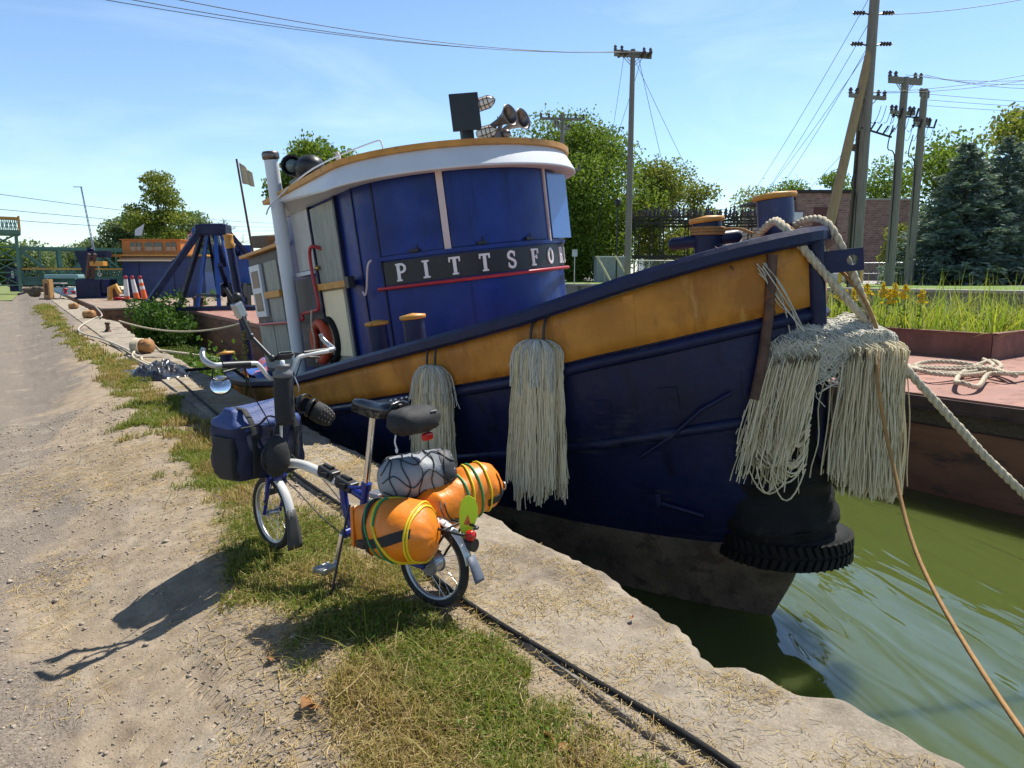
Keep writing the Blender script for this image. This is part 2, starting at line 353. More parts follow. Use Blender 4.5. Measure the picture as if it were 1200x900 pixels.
def concrete_mat():
    m, nt, b = nodes('quay_concrete'); v = objvec(nt)
    med = noise(nt, v, 5, 8, .7); fine = noise(nt, v, 75, 5, .75)
    c = mix(nt, ramp(nt, med, .3, .7), (.225, .19, .145), (.39, .335, .26))
    vo = nt.nodes.new('ShaderNodeTexVoronoi'); vo.inputs['Scale'].default_value = 120; nt.links.new(v, vo.inputs['Vector'])
    st = mix(nt, vo.outputs['Color'], (.13, .11, .09), (.55, .48, .39)); c = mix(nt, ramp(nt, fine, .42, .62), c, mix(nt, .5, c, st))
    c = mix(nt, ramp(nt, noise(nt, v, 1.6, 7, .7), .50, .66), c, (.17, .14, .11))
    nt.links.new(c, b.inputs['Base Color']); b.inputs['Roughness'].default_value = .95; b.inputs['Specular IOR Level'].default_value = .2
    a = nt.nodes.new('ShaderNodeMath'); a.operation = 'ADD'; nt.links.new(fine, a.inputs[0]); nt.links.new(med, a.inputs[1])
    bump(nt, b, a.outputs[0], .8, .012); return m
M['quay'] = concrete_mat()

def vnoise(x, y, s, seed=0):                # cheap smooth value noise on arrays
    r = np.random.default_rng(seed); G = r.normal(size=(128, 128))
    u = x*s; v = y*s; i = np.floor(u).astype(int); j = np.floor(v).astype(int); fu = u-i; fv = v-j
    fu = fu*fu*(3-2*fu); fv = fv*fv*(3-2*fv); g = lambda a, b: G[a % 128, b % 128]
    return (g(i, j)*(1-fu)+g(i+1, j)*fu)*(1-fv)+(g(i, j+1)*(1-fu)+g(i+1, j+1)*fu)*fv
def gridfaces(nx, ny):
    i, j = np.meshgrid(np.arange(nx-1), np.arange(ny-1), indexing='ij'); a = (i*ny+j).ravel()
    return np.stack([a, a+ny, a+ny+1, a+1], 1)
def sst(t): t = np.clip(t, 0, 1); return t*t*(3-2*t)
def gh(x, y):                               # height of the trodden ground
    return (.022*vnoise(x, y, 1.1, 1)+.010*vnoise(x, y, 4.5, 2)+.0035*vnoise(x, y, 17, 3))*np.clip((1.62-x)/.3, .15, 1)-.012-.24*sst((1.02-x+.05*vnoise(x, y, 1.7, 4))/1.15)
xs = np.concatenate([np.linspace(-7, -1, 30)[:-1], np.linspace(-1, 1.64, 150)])
ys_ = np.concatenate([np.linspace(.1, 5, 260)[:-1], np.geomspace(5, 90, 170)])
gx, gy = np.meshgrid(xs, ys_, indexing='ij')
raw('path', np.stack([gx, gy, gh(gx, gy)], -1).reshape(-1, 3), gridfaces(len(xs), len(ys_)), M['ground'], kind='structure').data.polygons.foreach_set('use_smooth', [True]*((len(xs)-1)*(len(ys_)-1)))

g = MB(); g.add([(-700, -150, -.42), (1.6, -150, -.42), (1.6, 150, -.42), (-700, 150, -.42)], [(0, 1, 2, 3)])
g.add([(-700, 150, -.12), (700, 150, -.12), (700, 900, -.12), (-700, 900, -.12)], [(0, 1, 2, 3)])
g.build('ground', M['ground'], kind='structure')
g = MB(); g.add([(22.9, -200, 1.02), (700, -200, 1.02), (700, 150, 1.02), (22.9, 150, 1.02)], [(0, 1, 2, 3)]); g.build('lawn', M['lawngrass'], kind='structure')
g = MB(); g.add([(-30, 52, -.19), (-.35, 58, -.19), (.2, 89, -.19), (-2, 149, -.19), (-30, 149, -.19)], [(0, 1, 2, 3, 4)]); g.build('grass_verge', mat('verge_turf', (.15, .185, .05), .9, 0, .3, .8, .6, 30), kind='structure')
g = MB(); g.add([(30, -40, 1.03), (700, -40, 1.03), (700, 149, 1.03), (42, 149, 1.03), (38, 40, 1.03)], [(0, 1, 2, 3, 4)])
g.build('gravel_yard', mat('yard_gravel', (.36, .34, .31), .9, 0, .15, 2, .4, 40), kind='structure')

EDGE_Y = [-4, .3, .8, 1.0, 1.2, 1.38, 1.53, 1.59, 1.71, 1.9, 2.07, 2.5, 3.6, 5, 6.3, 13, 19, 22, 26, 28, 29.5, 38, 57, 90]
EDGE_X = [2.26, 2.26, 2.27, 2.23, 2.245, 2.2, 2.185, 2.09, 2.14, 2.22, 2.26, 2.32, 2.30, 2.28, 2.24, 2.25, 2.25, 2.4, 2.59, 2.33, 2.28, 2.52, 2.6, 2.6]
qy = np.concatenate([np.linspace(-2, .5, 20)[:-1], np.linspace(.5, 5, 330)[:-1], np.geomspace(5, 90, 170)])
ex = np.interp(qy, EDGE_Y, EDGE_X)+.012*vnoise(qy, qy*0, 6, 11)+.016*vnoise(qy, qy*0, 2.2, 12)+.006*vnoise(qy, qy*0, 22, 13)
tt = np.concatenate([np.linspace(0, .9, 44), [.94, .97, .99, 1.0]])
X = 1.56+(ex[None, :]-1.56)*tt[:, None]; Y = np.repeat(qy[None, :], len(tt), 0)
drop = np.array([0]*44+[.002, .008, .02, .04])[:, None]*(1+.7*vnoise(Y, X, 5, 14))
Z = .012+.005*vnoise(X, Y, 2.5, 15)+.0025*vnoise(X, Y, 16, 16)-drop; Z[0] = -.06
ring = [(X, Y, Z)]
for dz, dx in ((-.10, .012), (-.22, -.03), (-.45, .01), (-.8, -.02), (-1.9, .03)):
    ring.append((ex[None]+dx+.02*vnoise(qy, qy*0+dz*7, 2.5, 17)[None], qy[None], np.full((1, len(qy)), dz)+.02*vnoise(qy, qy*0, 4, 18)[None]))
X = np.concatenate([a[0] for a in ring]); Y = np.concatenate([a[1] for a in ring]); Z = np.concatenate([a[2] for a in ring])
raw('quay_pavement', np.stack([X, Y, Z], -1).reshape(-1, 3), gridfaces(X.shape[0], X.shape[1]), M['quay'], kind='structure')

# water
m, nt, b = nodes('green_canal_water'); v = objvec(nt, (1, 1, 1)); b.subsurface_method = 'BURLEY'; b.inputs['Subsurface Weight'].default_value = 1; b.inputs['Subsurface Radius'].default_value = (.9, 1.0, .5); b.inputs['Subsurface Scale'].default_value = .6
b.inputs['Base Color'].default_value = (.068, .090, .022, 1); b.inputs['Roughness'].default_value = .03; b.inputs['IOR'].default_value = 1.85
v1 = objvec(nt, (4.5, 1, 1), (0, 0, R_(66))); v2 = objvec(nt, (2.2, 1, 1), (0, 0, R_(50)))
for q in nt.nodes:
    if q.type == 'MAPPING': q.vector_type = 'TEXTURE'
n1 = noise(nt, v1, 4.2, 2, .4, .5); n2 = noise(nt, v2, 1.1, 2, .5, .3); n3 = noise(nt, v1, 13, 1, .4)
s1 = nt.nodes.new('ShaderNodeMath'); s1.operation = 'MULTIPLY_ADD'; nt.links.new(n2, s1.inputs[0]); s1.inputs[1].default_value = 2.0; nt.links.new(n1, s1.inputs[2])
s2 = nt.nodes.new('ShaderNodeMath'); s2.operation = 'MULTIPLY_ADD'; nt.links.new(n3, s2.inputs[0]); s2.inputs[1].default_value = .05; nt.links.new(s1.outputs[0], s2.inputs[2])
bump(nt, b, s2.outputs[0], .5, .05); M['water'] = m
g = MB(); g.add([(1.9, -150, -1.2), (23, -150, -1.2), (23, 150, -1.2), (1.9, 150, -1.2)], [(0, 1, 2, 3)]); g.build('water', M['water'], kind='structure')

# far canal wall
t = thing('canal_wall', 'long dark concrete wall along the far bank below the lawn', 'wall', (22.5, 30, -1.2))
g = MB(); g.box((22.7, 55, -.15), (.4, 190, 2.3)); g.build('wall', M['concrete2'], t, (22.5, 30, -1.2)).location = (0, 0, 0)
g = MB(); g.box((22.75, 55, 1.02), (.6, 190, .10)); g.build('coping', mat('coping_concrete', (.36, .33, .28), .9, 0, .2, 1, .3, 20), t, (22.5, 30, -1.2), .02).location = (0, 0, 0)

# ------------------------------------------------------------------ foliage
def frames(n, r, up=.3):
    d = r.normal(size=(n, 3)); d[:, 2] = np.abs(d[:, 2])*(.6)+up*.3; d /= np.linalg.norm(d, axis=1)[:, None]
    a = r.normal(size=(n, 3)); x = np.cross(d, a); x /= np.linalg.norm(x, axis=1)[:, None]; y = np.cross(d, x); return x, y
def leaf_quads(Pn, size, r, up=.3, ratio=.62):
    n = len(Pn); x, y = frames(n, r, up); s = size*(.6+.8*r.random((n, 1)))
    V = np.stack([Pn-x*s*.5, Pn-y*s*.5*ratio+x*s*.05, Pn+x*s*.5, Pn+y*s*.5*ratio+x*s*.05], 1).reshape(-1, 3)
    return V, np.arange(4*n).reshape(n, 4)
def clump_points(cs, rs, n, r):
    w_ = (rs.prod(1))**.75; k = r.choice(len(cs), n, p=w_/w_.sum())
    d = r.normal(size=(n, 3)); d /= np.linalg.norm(d, axis=1)[:, None]
    rad = r.random((n, 1))**.45; rad *= 1+.22*r.normal(size=(n, 1))*(r.random((n, 1)) < .18)
    return cs[k]+d*rad*rs[k]
def make_tree(name, label, base, h, wd, leafm, n, size, seed, trunk=.3, clumps=34, low=.22, group=None, shape=1.0, squash=.75, gap=0, lean=0):
    r = np.random.default_rng(seed); t = thing(name, label, 'tree', base, group=group)
    cs = []; rs = []
    while len(cs) < clumps:
        p = r.uniform(-1, 1, 3)
        if np.linalg.norm(p) > 1: continue
        zz = low+(1-low)*(p[2]*.5+.5); taper = 1-.35*shape*max(0, p[2])
        R0 = wd*(.17+.12*r.random())
        c = np.array([p[0]*wd*.5*taper*.82, p[1]*wd*.5*taper*.82, zz*h]); c[2] = min(c[2], h-R0*squash*.8); c[0] += lean*zz*h
        cs.append(c); rs.append((R0, R0, R0*squash))
    cs = np.array(cs); rs = np.array(rs); V, F = leaf_quads(clump_points(cs, rs, int(n*2.3), r), size*.8, r)
    raw('crown', V, F, leafm, parent=t)
    g = MB(); top = cs.mean(0); g.tube(smooth_path([(0, 0, 0), (trunk*.2, 0, h*.2), (top[0]*.4, top[1]*.4, h*.5), (top[0]*.5, 0, h*.8)], 4), [trunk*(1-.8*i/12) for i in range(13)], 9)
    for c in cs[r.permutation(len(cs))[:14]]:
        s_ = Vector((0, 0, max(h*.12, c[2]*.55))); e = Vector(c); mid = s_.lerp(e, .5)+Vector((0, 0, .04*h))
        g.tube(smooth_path([s_, mid, e], 3), [trunk*.38*(1-.85*i/6) for i in range(7)], 6)
    g.build('trunk', M['bark'], t)
    return t
def gz(p, z): return Vector((p.x, p.y, z))

make_tree('deciduous_tree', 'tall full green tree behind the wheelhouse roof and old wooden pole', gz(P(676, 330, 52), 1.0), 11.9, 10.6, M['leaf_a'], 30000, .27, 1, .38, 46, .10)
make_tree('deciduous_tree', 'broad green tree with thinning top just right of the straight slim pole', gz(P(768, 330, 56), 1.0), 9.2, 7.4, M['leaf_b'], 9500, .26, 2, .28, 26, .12, shape=1.2)
make_tree('deciduous_tree', 'narrow yellowing young tree right of the thinning one', gz(P(812, 330, 58), 1.0), 8.3, 4.6, M['leaf_b'], 3600, .28, 3, .16, 20, .10, shape=1.3)
make_tree('deciduous_tree', 'low bushy tree behind the dark steel substation', gz(P(735, 330, 54), 1.0), 6.4, 6.6, M['leaf_b'], 2600, .30, 4, .16, 12, .1)
make_tree('deciduous_tree', 'rounded green tree peeping over the left end of the wheelhouse roof', gz(P(380, 330, 60), .3), 12.5, 7.4, M['leaf_a'], 9000, .36, 5, .3, 26, .3)
make_tree('willow_tree', 'tall open feathery tree rising behind the orange cabin', gz(P(192, 330, 85), 0), 14.0, 7.4, M['leaf_b'], 4600, .40, 6, .35, 24, .16, shape=1.6, squash=.5, lean=-.03)
make_tree('deciduous_tree', 'dense mid green tree left of the tall feathery tree', gz(P(150, 330, 92), 0), 9.0, 8.0, M['leaf_hazed'], 5000, .5, 7, .3, 16, .1)
make_tree('deciduous_tree', 'dark tree behind the blue steel frame apex', gz(P(232, 330, 95), 0), 9.8, 9.5, M['leaf_hazed'], 5000, .5, 8, .3, 18, .1)
for i, (px, top, dep, wd) in enumerate(((50, 285, 120, 15), (88, 291, 135, 13), (118, 285, 125, 11))):
    make_tree('deciduous_tree', ['pale distant tree directly over the left end of the green bridge', 'pale distant low tree over the middle of the green bridge', 'pale distant tree beside the leaning antenna mast'][i],
              gz(P(px, 330, dep), 0), 1.4+(322-top)*dep/820, wd, M['leaf_hazed'], 3200, .62, 20+i, .3, 14, .05)
make_tree('deciduous_tree', 'green tree seen through the legs of the bridge tower', gz(P(6, 330, 115), 0), 7.4, 9, M['leaf_a'], 4000, .55, 25, .3, 14, .05)
for i, (px, top, dep, wd, lf) in enumerate(((885, 200, 95, 10, 'leaf_b'), (932, 196, 100, 10, 'leaf_a'), (975, 204, 100, 9, 'leaf_a'), (1032, 190, 85, 11, 'leaf_a'), (1090, 150, 62, 10.5, 'leaf_a'), (1190, 134, 52, 9, 'leaf_b'), (1048, 262, 48, 2.6, 'leaf_b'))):
    make_tree('deciduous_tree', ['light green round tree beyond the right end of the substation', 'green tree showing above the dark bow bollard', 'low dark tree above the flat roof of the brick building', 'green tree behind the brick building between two utility poles',
              'tall green tree peeping out left of the blue spruce', 'yellow green tree crown rising behind the blue spruce', 'small bright shrub like tree at the corner of the brick building'][i],
              gz(P(px, 330, dep), 1.0), .5+(322-top)*dep/820, wd, M[lf], 4200 if i != 6 else 1500, .42 if i != 6 else .22, 30+i, .25, 15, .08)
# bare tree
t = thing('bare_tree', 'leafless grey tree beside the blue steel frame', 'tree', gz(P(268, 330, 80), 0))
g = MB(); r = np.random.default_rng(5)
def branch(p, d, l, rad, k):
    q = p+d*l; mid = p.lerp(q, .5)+Vector(r.normal(size=3)*l*.07); g.tube([p, mid, q], [rad, rad*.8, rad*.6], 5)
    if k > 0:
        for _ in range(3 if k > 1 else 4):
            nd = (d+Vector(r.normal(size=3)*.5)+Vector((0, 0, .12))).normalized(); branch(p.lerp(q, r.uniform(.55, 1)), nd, l*r.uniform(.55, .8), rad*.55, k-1)
branch(Vector((0, 0, 0)), Vector((0, 0, 1)), 3.8, .22, 5); g.build('limbs', M['greywood'], t)

def spruce(label, base, h, wd, seed, n):
    r = np.random.default_rng(seed); t = thing('spruce_tree', label, 'tree', base)
    Pn = []; D = []; bg_ = MB(); z = .25
    while z < h-.25:
        f = 1-z/h; L0 = wd*.5*(f**.72); k = max(5, int(9+14*f))
        for j in range(k):
            a = r.uniform(0, 2*math.pi); l = L0*r.uniform(.72, 1.1); dz = -.12*l+r.uniform(-.1, .15)
            d = np.array([math.cos(a), math.sin(a), dz/l if l > .1 else 0])
            m_ = max(10, int(n*l/(wd*.5)))
            s = r.random(m_)**.6; p = np.array([0, 0, z])+d*l*s[:, None]; p[:, 2] += .10*l*(s**2.5)
            side = np.array([-d[1], d[0], 0]); sp = r.normal(size=(m_, 1))*.22*l*(1.05-s[:, None]*.75)
            p = p+side*sp; p[:, 2] += -np.abs(sp[:, 0])*.35+r.normal(size=m_)*.06
            dd = d*.8+side*np.sign(sp)*.7+r.normal(size=(m_, 3))*.25; Pn.append(p); D.append(dd)
        z += .24+.12*f
    Pn = np.concatenate(Pn); D = np.concatenate(D); D /= np.linalg.norm(D, axis=1)[:, None]
    u = np.cross(D, r.normal(size=D.shape)); u /= np.linalg.norm(u, axis=1)[:, None]; s = (.26+.2*r.random((len(Pn), 1))); w_ = .05
    V = np.stack([Pn-D*s*.5, Pn+u*w_, Pn+D*s*.5, Pn-u*w_], 1).reshape(-1, 3)
    raw('boughs', V, np.arange(len(V)).reshape(-1, 4), M['spruce'], parent=t)
    bg_.tube([(0, 0, 0), (0, 0, h*.97)], [.2, .02], 8); bg_.build('trunk', M['bark'], t)
spruce('big blue green spruce with twin tops, the left one of the pair', gz(P(1120, 333, 34), 1.0), 6.8, 7.0, 1, 95)
spruce('wide blue green spruce reaching the picture edge, the right one of the pair', gz(P(1168, 333, 34.5), 1.0), 7.1, 7.6, 2, 98)
spruce('small far spruce tip above the brick building roof', gz(P(968, 330, 90), 1.0), 10.6, 2.4, 3, 14)

# ------------------------------------------------------------------ far bank: building, substation, houses, fence
def brick_mat():
    m, nt, b = nodes('mottled_brick'); v = objvec(nt)
    bt = nt.nodes.new('ShaderNodeTexBrick'); bt.inputs['Scale'].default_value = 1.0; bt.inputs['Brick Width'].default_value = .42; bt.inputs['Row Height'].default_value = .18
    bt.inputs['Mortar Size'].default_value = .012; bt.inputs['Color1'].default_value = (.155, .085, .07, 1); bt.inputs['Color2'].default_value = (.25, .15, .125, 1); bt.inputs['Mortar'].default_value = (.30, .26, .23, 1)
    v3 = objvec(nt, (1, 1, 1), (R_(90), 0, 0)); nt.links.new(v3, bt.inputs['Vector'])
    vo = nt.nodes.new('ShaderNodeTexVoronoi'); vo.inputs['Scale'].default_value = 2.6; nt.links.new(v, vo.inputs['Vector'])
    c = mix(nt, ramp(nt, noise(nt, v, 2.2, 6, .7), .5, .75, cb=(.6, .6, .6, 1)), bt.outputs['Color'], (.36, .27, .24)); nt.links.new(c, b.inputs['Base Color']); b.inputs['Roughness'].default_value = .9
    return m
M['brick'] = brick_mat()
a = gz(P(922, 330, 58), 1.0); e = gz(P(1062, 330, 58), 1.0); ax = (e-a); wlen = ax.length; ang = math.atan2(ax.y, ax.x)
t = thing('brick_building', 'flat roofed mottled brown brick building with a dark roof edge', 'building', a, (0, 0, ang))
g = MB(); g.box((wlen*.5, 6, 3.25), (wlen, 12, 6.5)); g.build('wall', M['brick'], t)
g = MB(); g.box((2.4, -.25, 3.5), (4.2, .5, 7.0)); g.build('front_bay', M['brick'], t)
g = MB(); g.box((2.2, 5.5, 7.12), (5.4, 12.6, .24)); g.build('roof_edge', M['substeel'], t)
g = MB(); g.box((wlen*.5+1.9, 6, 6.57), (wlen-3.6, 12.3, .14)); g.build('roof', M['greyply'], t)
g = MB(); g.box((2.6, -.53, 4.9), (1.9, .06, 2.0)); g.build('shuttered_opening', mat('maroon_shutter', (.09, .03, .03), .7), t)
g = MB(); g.box((5.2, -.03, 2.5), (.9, .06, 1.3)); g.build('window', M['glass'], t); 
g = MB(); g.box((.3, -.5, 4.9), (.8, .5, 1.2)); g.build('vent_box', M['steel'], t, None, .03)

t = thing('substation_frame', 'dark steel substation frame with rows of insulators on top', 'substation', gz(P(820, 330, 46), 1.0), (0, 0, R_(-35)))
# local x runs across the picture, y away
g = MB(); W0, W1 = -4.2, 5.6
cols = [W0, -2.6, -.2, 2.2, 4.2, W1]
for yy in (0, 3.2):
    for x in cols:
        g.bar((x-.12, yy, 0), (x-.12, yy, 4.2), .07, .07); g.bar((x+.12, yy, 0), (x+.12, yy, 4.2), .07, .07)
        for k in range(9): g.bar((x-.12, yy, k*.45), (x+.12, yy, k*.45+.45), .03, .03)
    for z in (4.2, 3.8, 1.7): g.bar((W0-.2, yy, z), (W1+.2, yy, z), .10, .12)
    for k in range(22):
        x = W0+(W1-W0)*k/22; g.bar((x, yy, 3.8 if k % 2 else 4.2), (x+(W1-W0)/22, yy, 4.2 if k % 2 else 3.8), .04, .04)
for x in cols:
    for z in (4.15, 3.8): g.bar((x, 0, z), (x, 3.2, z), .08, .1)
for x in (-3.2, 1.0): g.bar((x, 0, 1.7), (x-1.0, 0, 0), .06, .06); g.bar((x, 0, 1.7), (x+1.0, 0, 0), .06, .06)
g.build('lattice', M['substeel'], t)
g = MB(); r = np.random.default_rng(3)
for yy in (0, 1.1, 2.2, 3.2):
    for k in range(18):
        x = W0+.25+(W1-W0-.5)*k/17+r.normal()*.06; hh = .35+.12*(k % 3)
        g = MB(); g.lathe([(.05, 0)]+[(q, z) for i in range(3) for q, z in ((.11, hh*i/3+.05), (.05, hh*i/3+.12))]+[(.03, hh+.1)], (x, yy, 4.24), n=7)
        if k % 3 == 0: g.bar((x-.3, yy, 4.3+hh), (x+.35, yy, 4.35+hh), .03, .03)
        g.build('insulator', M['porcelain'], t)
def house(label, px, dep, wpx, wallz, roofz, wallm, roofm, dy=6):
    a = gz(P(px, 330, dep), 1.0); wd = wpx*dep/820; t = thing('house', label, 'house', a, (0, 0, -YAW))
    g = MB(); g.box((0, dy/2, wallz/2), (wd, dy, wallz)); g.build('wall', wallm, t)
    g = MB(); q = wd/2+.3; Pp = [(-q, -.3, wallz), (q, -.3, wallz), (q, dy+.3, wallz), (-q, dy+.3, wallz), (-q, dy/2, roofz), (q, dy/2, roofz)]
    g.add(Pp, [(0, 1, 5, 4), (2, 3, 4, 5), (1, 2, 5), (3, 0, 4), (0, 3, 2, 1)]); g.build('roof', roofm, t)
    for k in (-.28, .28):
        g = MB(); g.box((k*wd, -.04, wallz*.55), (wd*.16, .08, wallz*.4)); f = g.build('window', M['white'], t)
        g = MB(); g.box((k*wd, -.09, wallz*.55), (wd*.12, .03, wallz*.34)); g.build('pane', M['glass'], f)
M['shingle'] = mat('roof_shingle', (.20, .185, .17), .9, 0, .2, 4, .3, 20)
house('white house with pale roof seen through the substation', 782, 72, 46, 2.2, 4.0, M['white'], M['shingle'])
house('long low house with grey brown roof beside the substation', 886, 78, 66, 3.2, 6.0, M['white'], M['shingle'])
t = thing('shed', 'grey garden shed with ribbed walls under the tall green tree', 'shed', gz(P(718, 330, 45), 1.0), (0, 0, -YAW))
g = MB(); g.box((0, .8, .8), (2.1, 1.6, 1.6)); 
for k in range(12): g.box((-1.0+k*.182, -.02, .8), (.05, .04, 1.58))
g.build('wall', mat('shed_grey', (.30, .31, .33), .6, .2, .1, 3), t)
g = MB(); g.box((0, .8, 1.64), (2.3, 1.8, .08)); g.build('roof', M['steel'], t)
def fence(label, pa, pb, h, n):
    pa = gz(pa, 1.0); pb = gz(pb, 1.0); d = pb-pa; t = thing('chain_link_fence', label, 'fence', pa, (0, 0, math.atan2(d.y, d.x))); Lx = d.length
    g = MB()
    for k in range(n+1): g.cyl((Lx*k/n, 0, 0), (Lx*k/n, 0, h+.05), .03, n=6)
    g.build('posts', M['steel'], t)
    g = MB(); g.cyl((0, 0, h), (Lx, 0, h), .022, n=6); g.cyl((0, 0, h*.5), (Lx, 0, h*.5), .015, n=6); g.cyl((0, 0, .08), (Lx, 0, .08), .015, n=6); g.build('rail', M['steel'], t)
    g = MB(); s = .14; k = int(Lx/s); r_ = int(h/s)
    for i in range(-r_, k):
        for sg in (0, 1):
            x0, x1 = i*s, i*s+h
            z0, z1 = (0, h) if sg == 0 else (h, 0)
            a0 = max(0, -x0); b1 = max(0, x1-Lx)
            if x1-b1 <= x0+a0: continue
            sl = (z1-z0)/h; g.bar((x0+a0, .01*sg, z0+sl*a0), (x1-b1, .01*sg, z1-sl*b1), .007, .007)
    g.build('mesh', M['steel'], t)
fence('chain link fence across the far yard in front of the brick building', P(940, 330, 40), P(1085, 330, 38), 1.15, 8)
fence('chain link fence below the substation frame', P(742, 330, 40), P(905, 330, 40), 1.3, 9)
t = thing('electrical_cabinet', 'pale grey electrical cabinet near the leaning tan pole', 'cabinet', gz(P(982, 330, 41), 1.0), (0, 0, -YAW))
g = MB(); g.box((0, .4, .85), (1.35, .8, 1.5)); g.build('box', mat('cabinet_grey', (.55, .58, .58), .5), t, None, .03)
for x in (-.34, .34):
    g = MB(); g.box((x, -.02, .85), (.62, .04, 1.3)); dr = g.build('door', mat('cabinet_door', (.50, .53, .54), .5), t, None, .01)
    g = MB(); g.box((x-.2*np.sign(x), -.06, .9), (.04, .05, .2)); g.build('handle', M['black'], dr)
g = MB(); g.box((0, .4, .05), (1.5, 1, .1)); g.build('plinth', M['concrete2'], t)
M['yellow'] = mat('bollard_yellow', (.65, .42, .02), .5)
for i, px in enumerate((984, 1008)):
    g = MB(); p = gz(P(px, 330, 38), 1.0); g.lathe([(.09, 0), (.09, .72), (.075, .78), (.03, .82), (0, .83)], p, n=12)
    g.build('bollard', M['yellow'], None, p, label=['short yellow bollard standing in front of the pale cabinet', 'short yellow bollard right beside the thick grey pole'][i], category='bollard', group='yellow bollards in the yard')
g = MB(); p = gz(P(957, 345, 25.3), 1.0); g.box(p+Vector((0, 0, .48)), (.24, .24, .96), Matrix.Rotation(-YAW, 3, 'Z')); g.build('marker_post', M['pink'], None, p, .03, label='squat pale post standing on the edge of the far lawn', category='post')
g = MB(); p = gz(P(658, 332, 36), 1.0); t = thing('sign_post', 'thin sign post with small pale sign beside the wheelhouse', 'sign', gz(P(673, 333, 34.5), 1.0), (0, 0, -YAW))
g = MB(); g.cyl((0, 0, 0), (0, 0, 1.6), .025, n=6); g.build('pole', M['steel'], t)
g = MB(); g.box((0, -.04, 1.55), (.26, .03, .34)); g.build('sign_panel', mat('sign_back', (.5, .55, .55), .5), t)
t = thing('street_lamp', 'slim black lamp post in front of the tall green tree', 'street lamp', gz(P(722, 331, 36), 1.0))
g = MB(); g.cyl((0, 0, 0), (0, 0, 3.9), .05, .035, n=8); g.build('pole', M['black'], t)
g = MB(); g.lathe([(.03, 0), (.14, .1), (.17, .34), (.05, .46), (0, .5)], (0, 0, 3.85), n=8); g.build('lantern', M['black'], t)

# ------------------------------------------------------------------ utility poles and wires
def insul(g, c, s=1): g.lathe([(.03*s, 0), (.07*s, .04*s), (.04*s, .08*s), (.075*s, .12*s), (.04*s, .17*s), (.02*s, .2*s)], c, n=7)
def upole(label, base, h, r0, arms, m='pole', group='wooden utility poles', extra=None, rz=-YAW):
    t = thing('utility_pole', label, 'utility pole', base, (0, 0, rz), group)
    g = MB(); g.tube([(0, 0, 0), (0, 0, h*.5), (0, 0, h)], [r0, r0*.86, r0*.68], 12); g.build('pole', M[m], t)
    for (z, half, tilt) in arms:
        g = MB(); dx = math.cos(tilt)*half; dy = math.sin(tilt)*half
        g.bar((-dx, -dy-.02, z), (dx, dy-.02, z), .11, .13); ar = g.build('crossarm', M[m], t)
        g = MB(); g.bar((-dx*.6, -dy*.6, z), (0, 0, z-.5), .03, .03); g.bar((dx*.6, dy*.6, z), (0, 0, z-.5), .03, .03); g.build('brace', M['steel'], ar)
        for q in (-.95, -.6, .6, .95): g = MB(); insul(g, (dx*q, dy*q, z+.06), 1.2); g.build('insulator', M['porcelain'], ar)
    if extra: extra(t)
    return t
pA = gz(P(735, 330, 35), 1.0)
def exA(t):
    for x in (-.7, -.45, .4, .7): g = MB(); g.lathe([(.05, 0), (.1, .1), (.06, .2), (.1, .3), (.05, .42)], (x, 0, 10.75), (0.2, -.6, .25), n=7); g.build('strain_insulator', M['porcelain'], t)
upole('straight slim grey utility pole with one crowded crossarm before the tall green tree', pA, 11.1, .17, [(10.8, .95, .25), (10.95, .95, .25)], extra=exA)
pB = gz(P(657, 330, 40), 1.0)
upole('old wooden utility pole with two crossarms close beside the wheelhouse roof', pB, 9.3, .15, [(9.0, 1.25, .1), (8.55, .7, .9), (6.3, 1.0, .1), (5.2, .8, 1.2)])
pC = gz(P(1000, 335, 28), 1.0)
def exC(t):
    for z in (11.0, 10.2, 9.1):
        for sx in (-1, 1): 
            g = MB(); g.tube([(.12*sx, 0, z), (.35*sx, 0, z+.06), (.8*sx, 0, z+.07)], .03, 6)
            for k in range(4): g.ell((sx*(.38+.11*k), 0, z+.07), (.05, .09, .09), 8)
            g.build('strain_insulator', M['porcelain'], t)
    g = MB(); g.bar((-.2, -.1, 6.1), (1.0, -.1, 5.75), .06, .06)
    for k in range(4):
        g.cyl((.15+.25*k, -.12, 6.0-.07*k), (.32+.25*k, -.14, 6.3-.07*k), .035, n=6); g.tube(sag((.15+.25*k, -.12, 6.3), (.5+.2*k, -.12, 6.9), .25, 6), .012, 4)
    g.tube(smooth_path([(-.3, -.1, 4.6), (-.42, -.1, 4.0), (-.2, -.12, 3.4), (-.17, -.12, .5)], 5), .02, 5)
    g.build('fuse_cutouts', M['substeel'], t)
    g = MB(); g.cyl((-.22, .02, 0), (-.21, .02, 6.0), .055, n=8); g.build('riser_pipe', M['substeel'], t)
upole('thickest tall grey utility pole with dark riser pipe before the brick building', pC, 14.2, .23, [(7.25, .85, .3)], extra=exC)
def gear(z):
    def f(t):
        g = MB(); g.bar((-.5, -.1, z), (.55, -.1, z-.1), .05, .05)
        for k in (-.45, -.15, .25, .5): g.cyl((k, -.12, z-.1), (k+.08, -.14, z+.26), .04, n=6); g.tube(sag((k, -.1, z), (k-.3, -.1, z-.6), .3, 5), .012, 4)
        g.tube(smooth_path([(-.4, -.1, z-.4), (-.55, -.1, z-1.3), (-.2, -.1, z-1.9), (-.14, -.1, 1)], 5), .025, 5); g.build('fuse_cutouts', M['substeel'], t)
    return f
pD = gz(P(1041, 335, 30), 1.0); pE = gz(P(1064, 333, 33), 1.0); pF = gz(P(993, 332, 38), 1.0)
upole('grey utility pole with double top crossarm at the brick building corner', pD, 8.5, .20, [(8.3, .8, .25), (8.42, .8, .25), (7.1, .6, .3)], extra=gear(7.0))
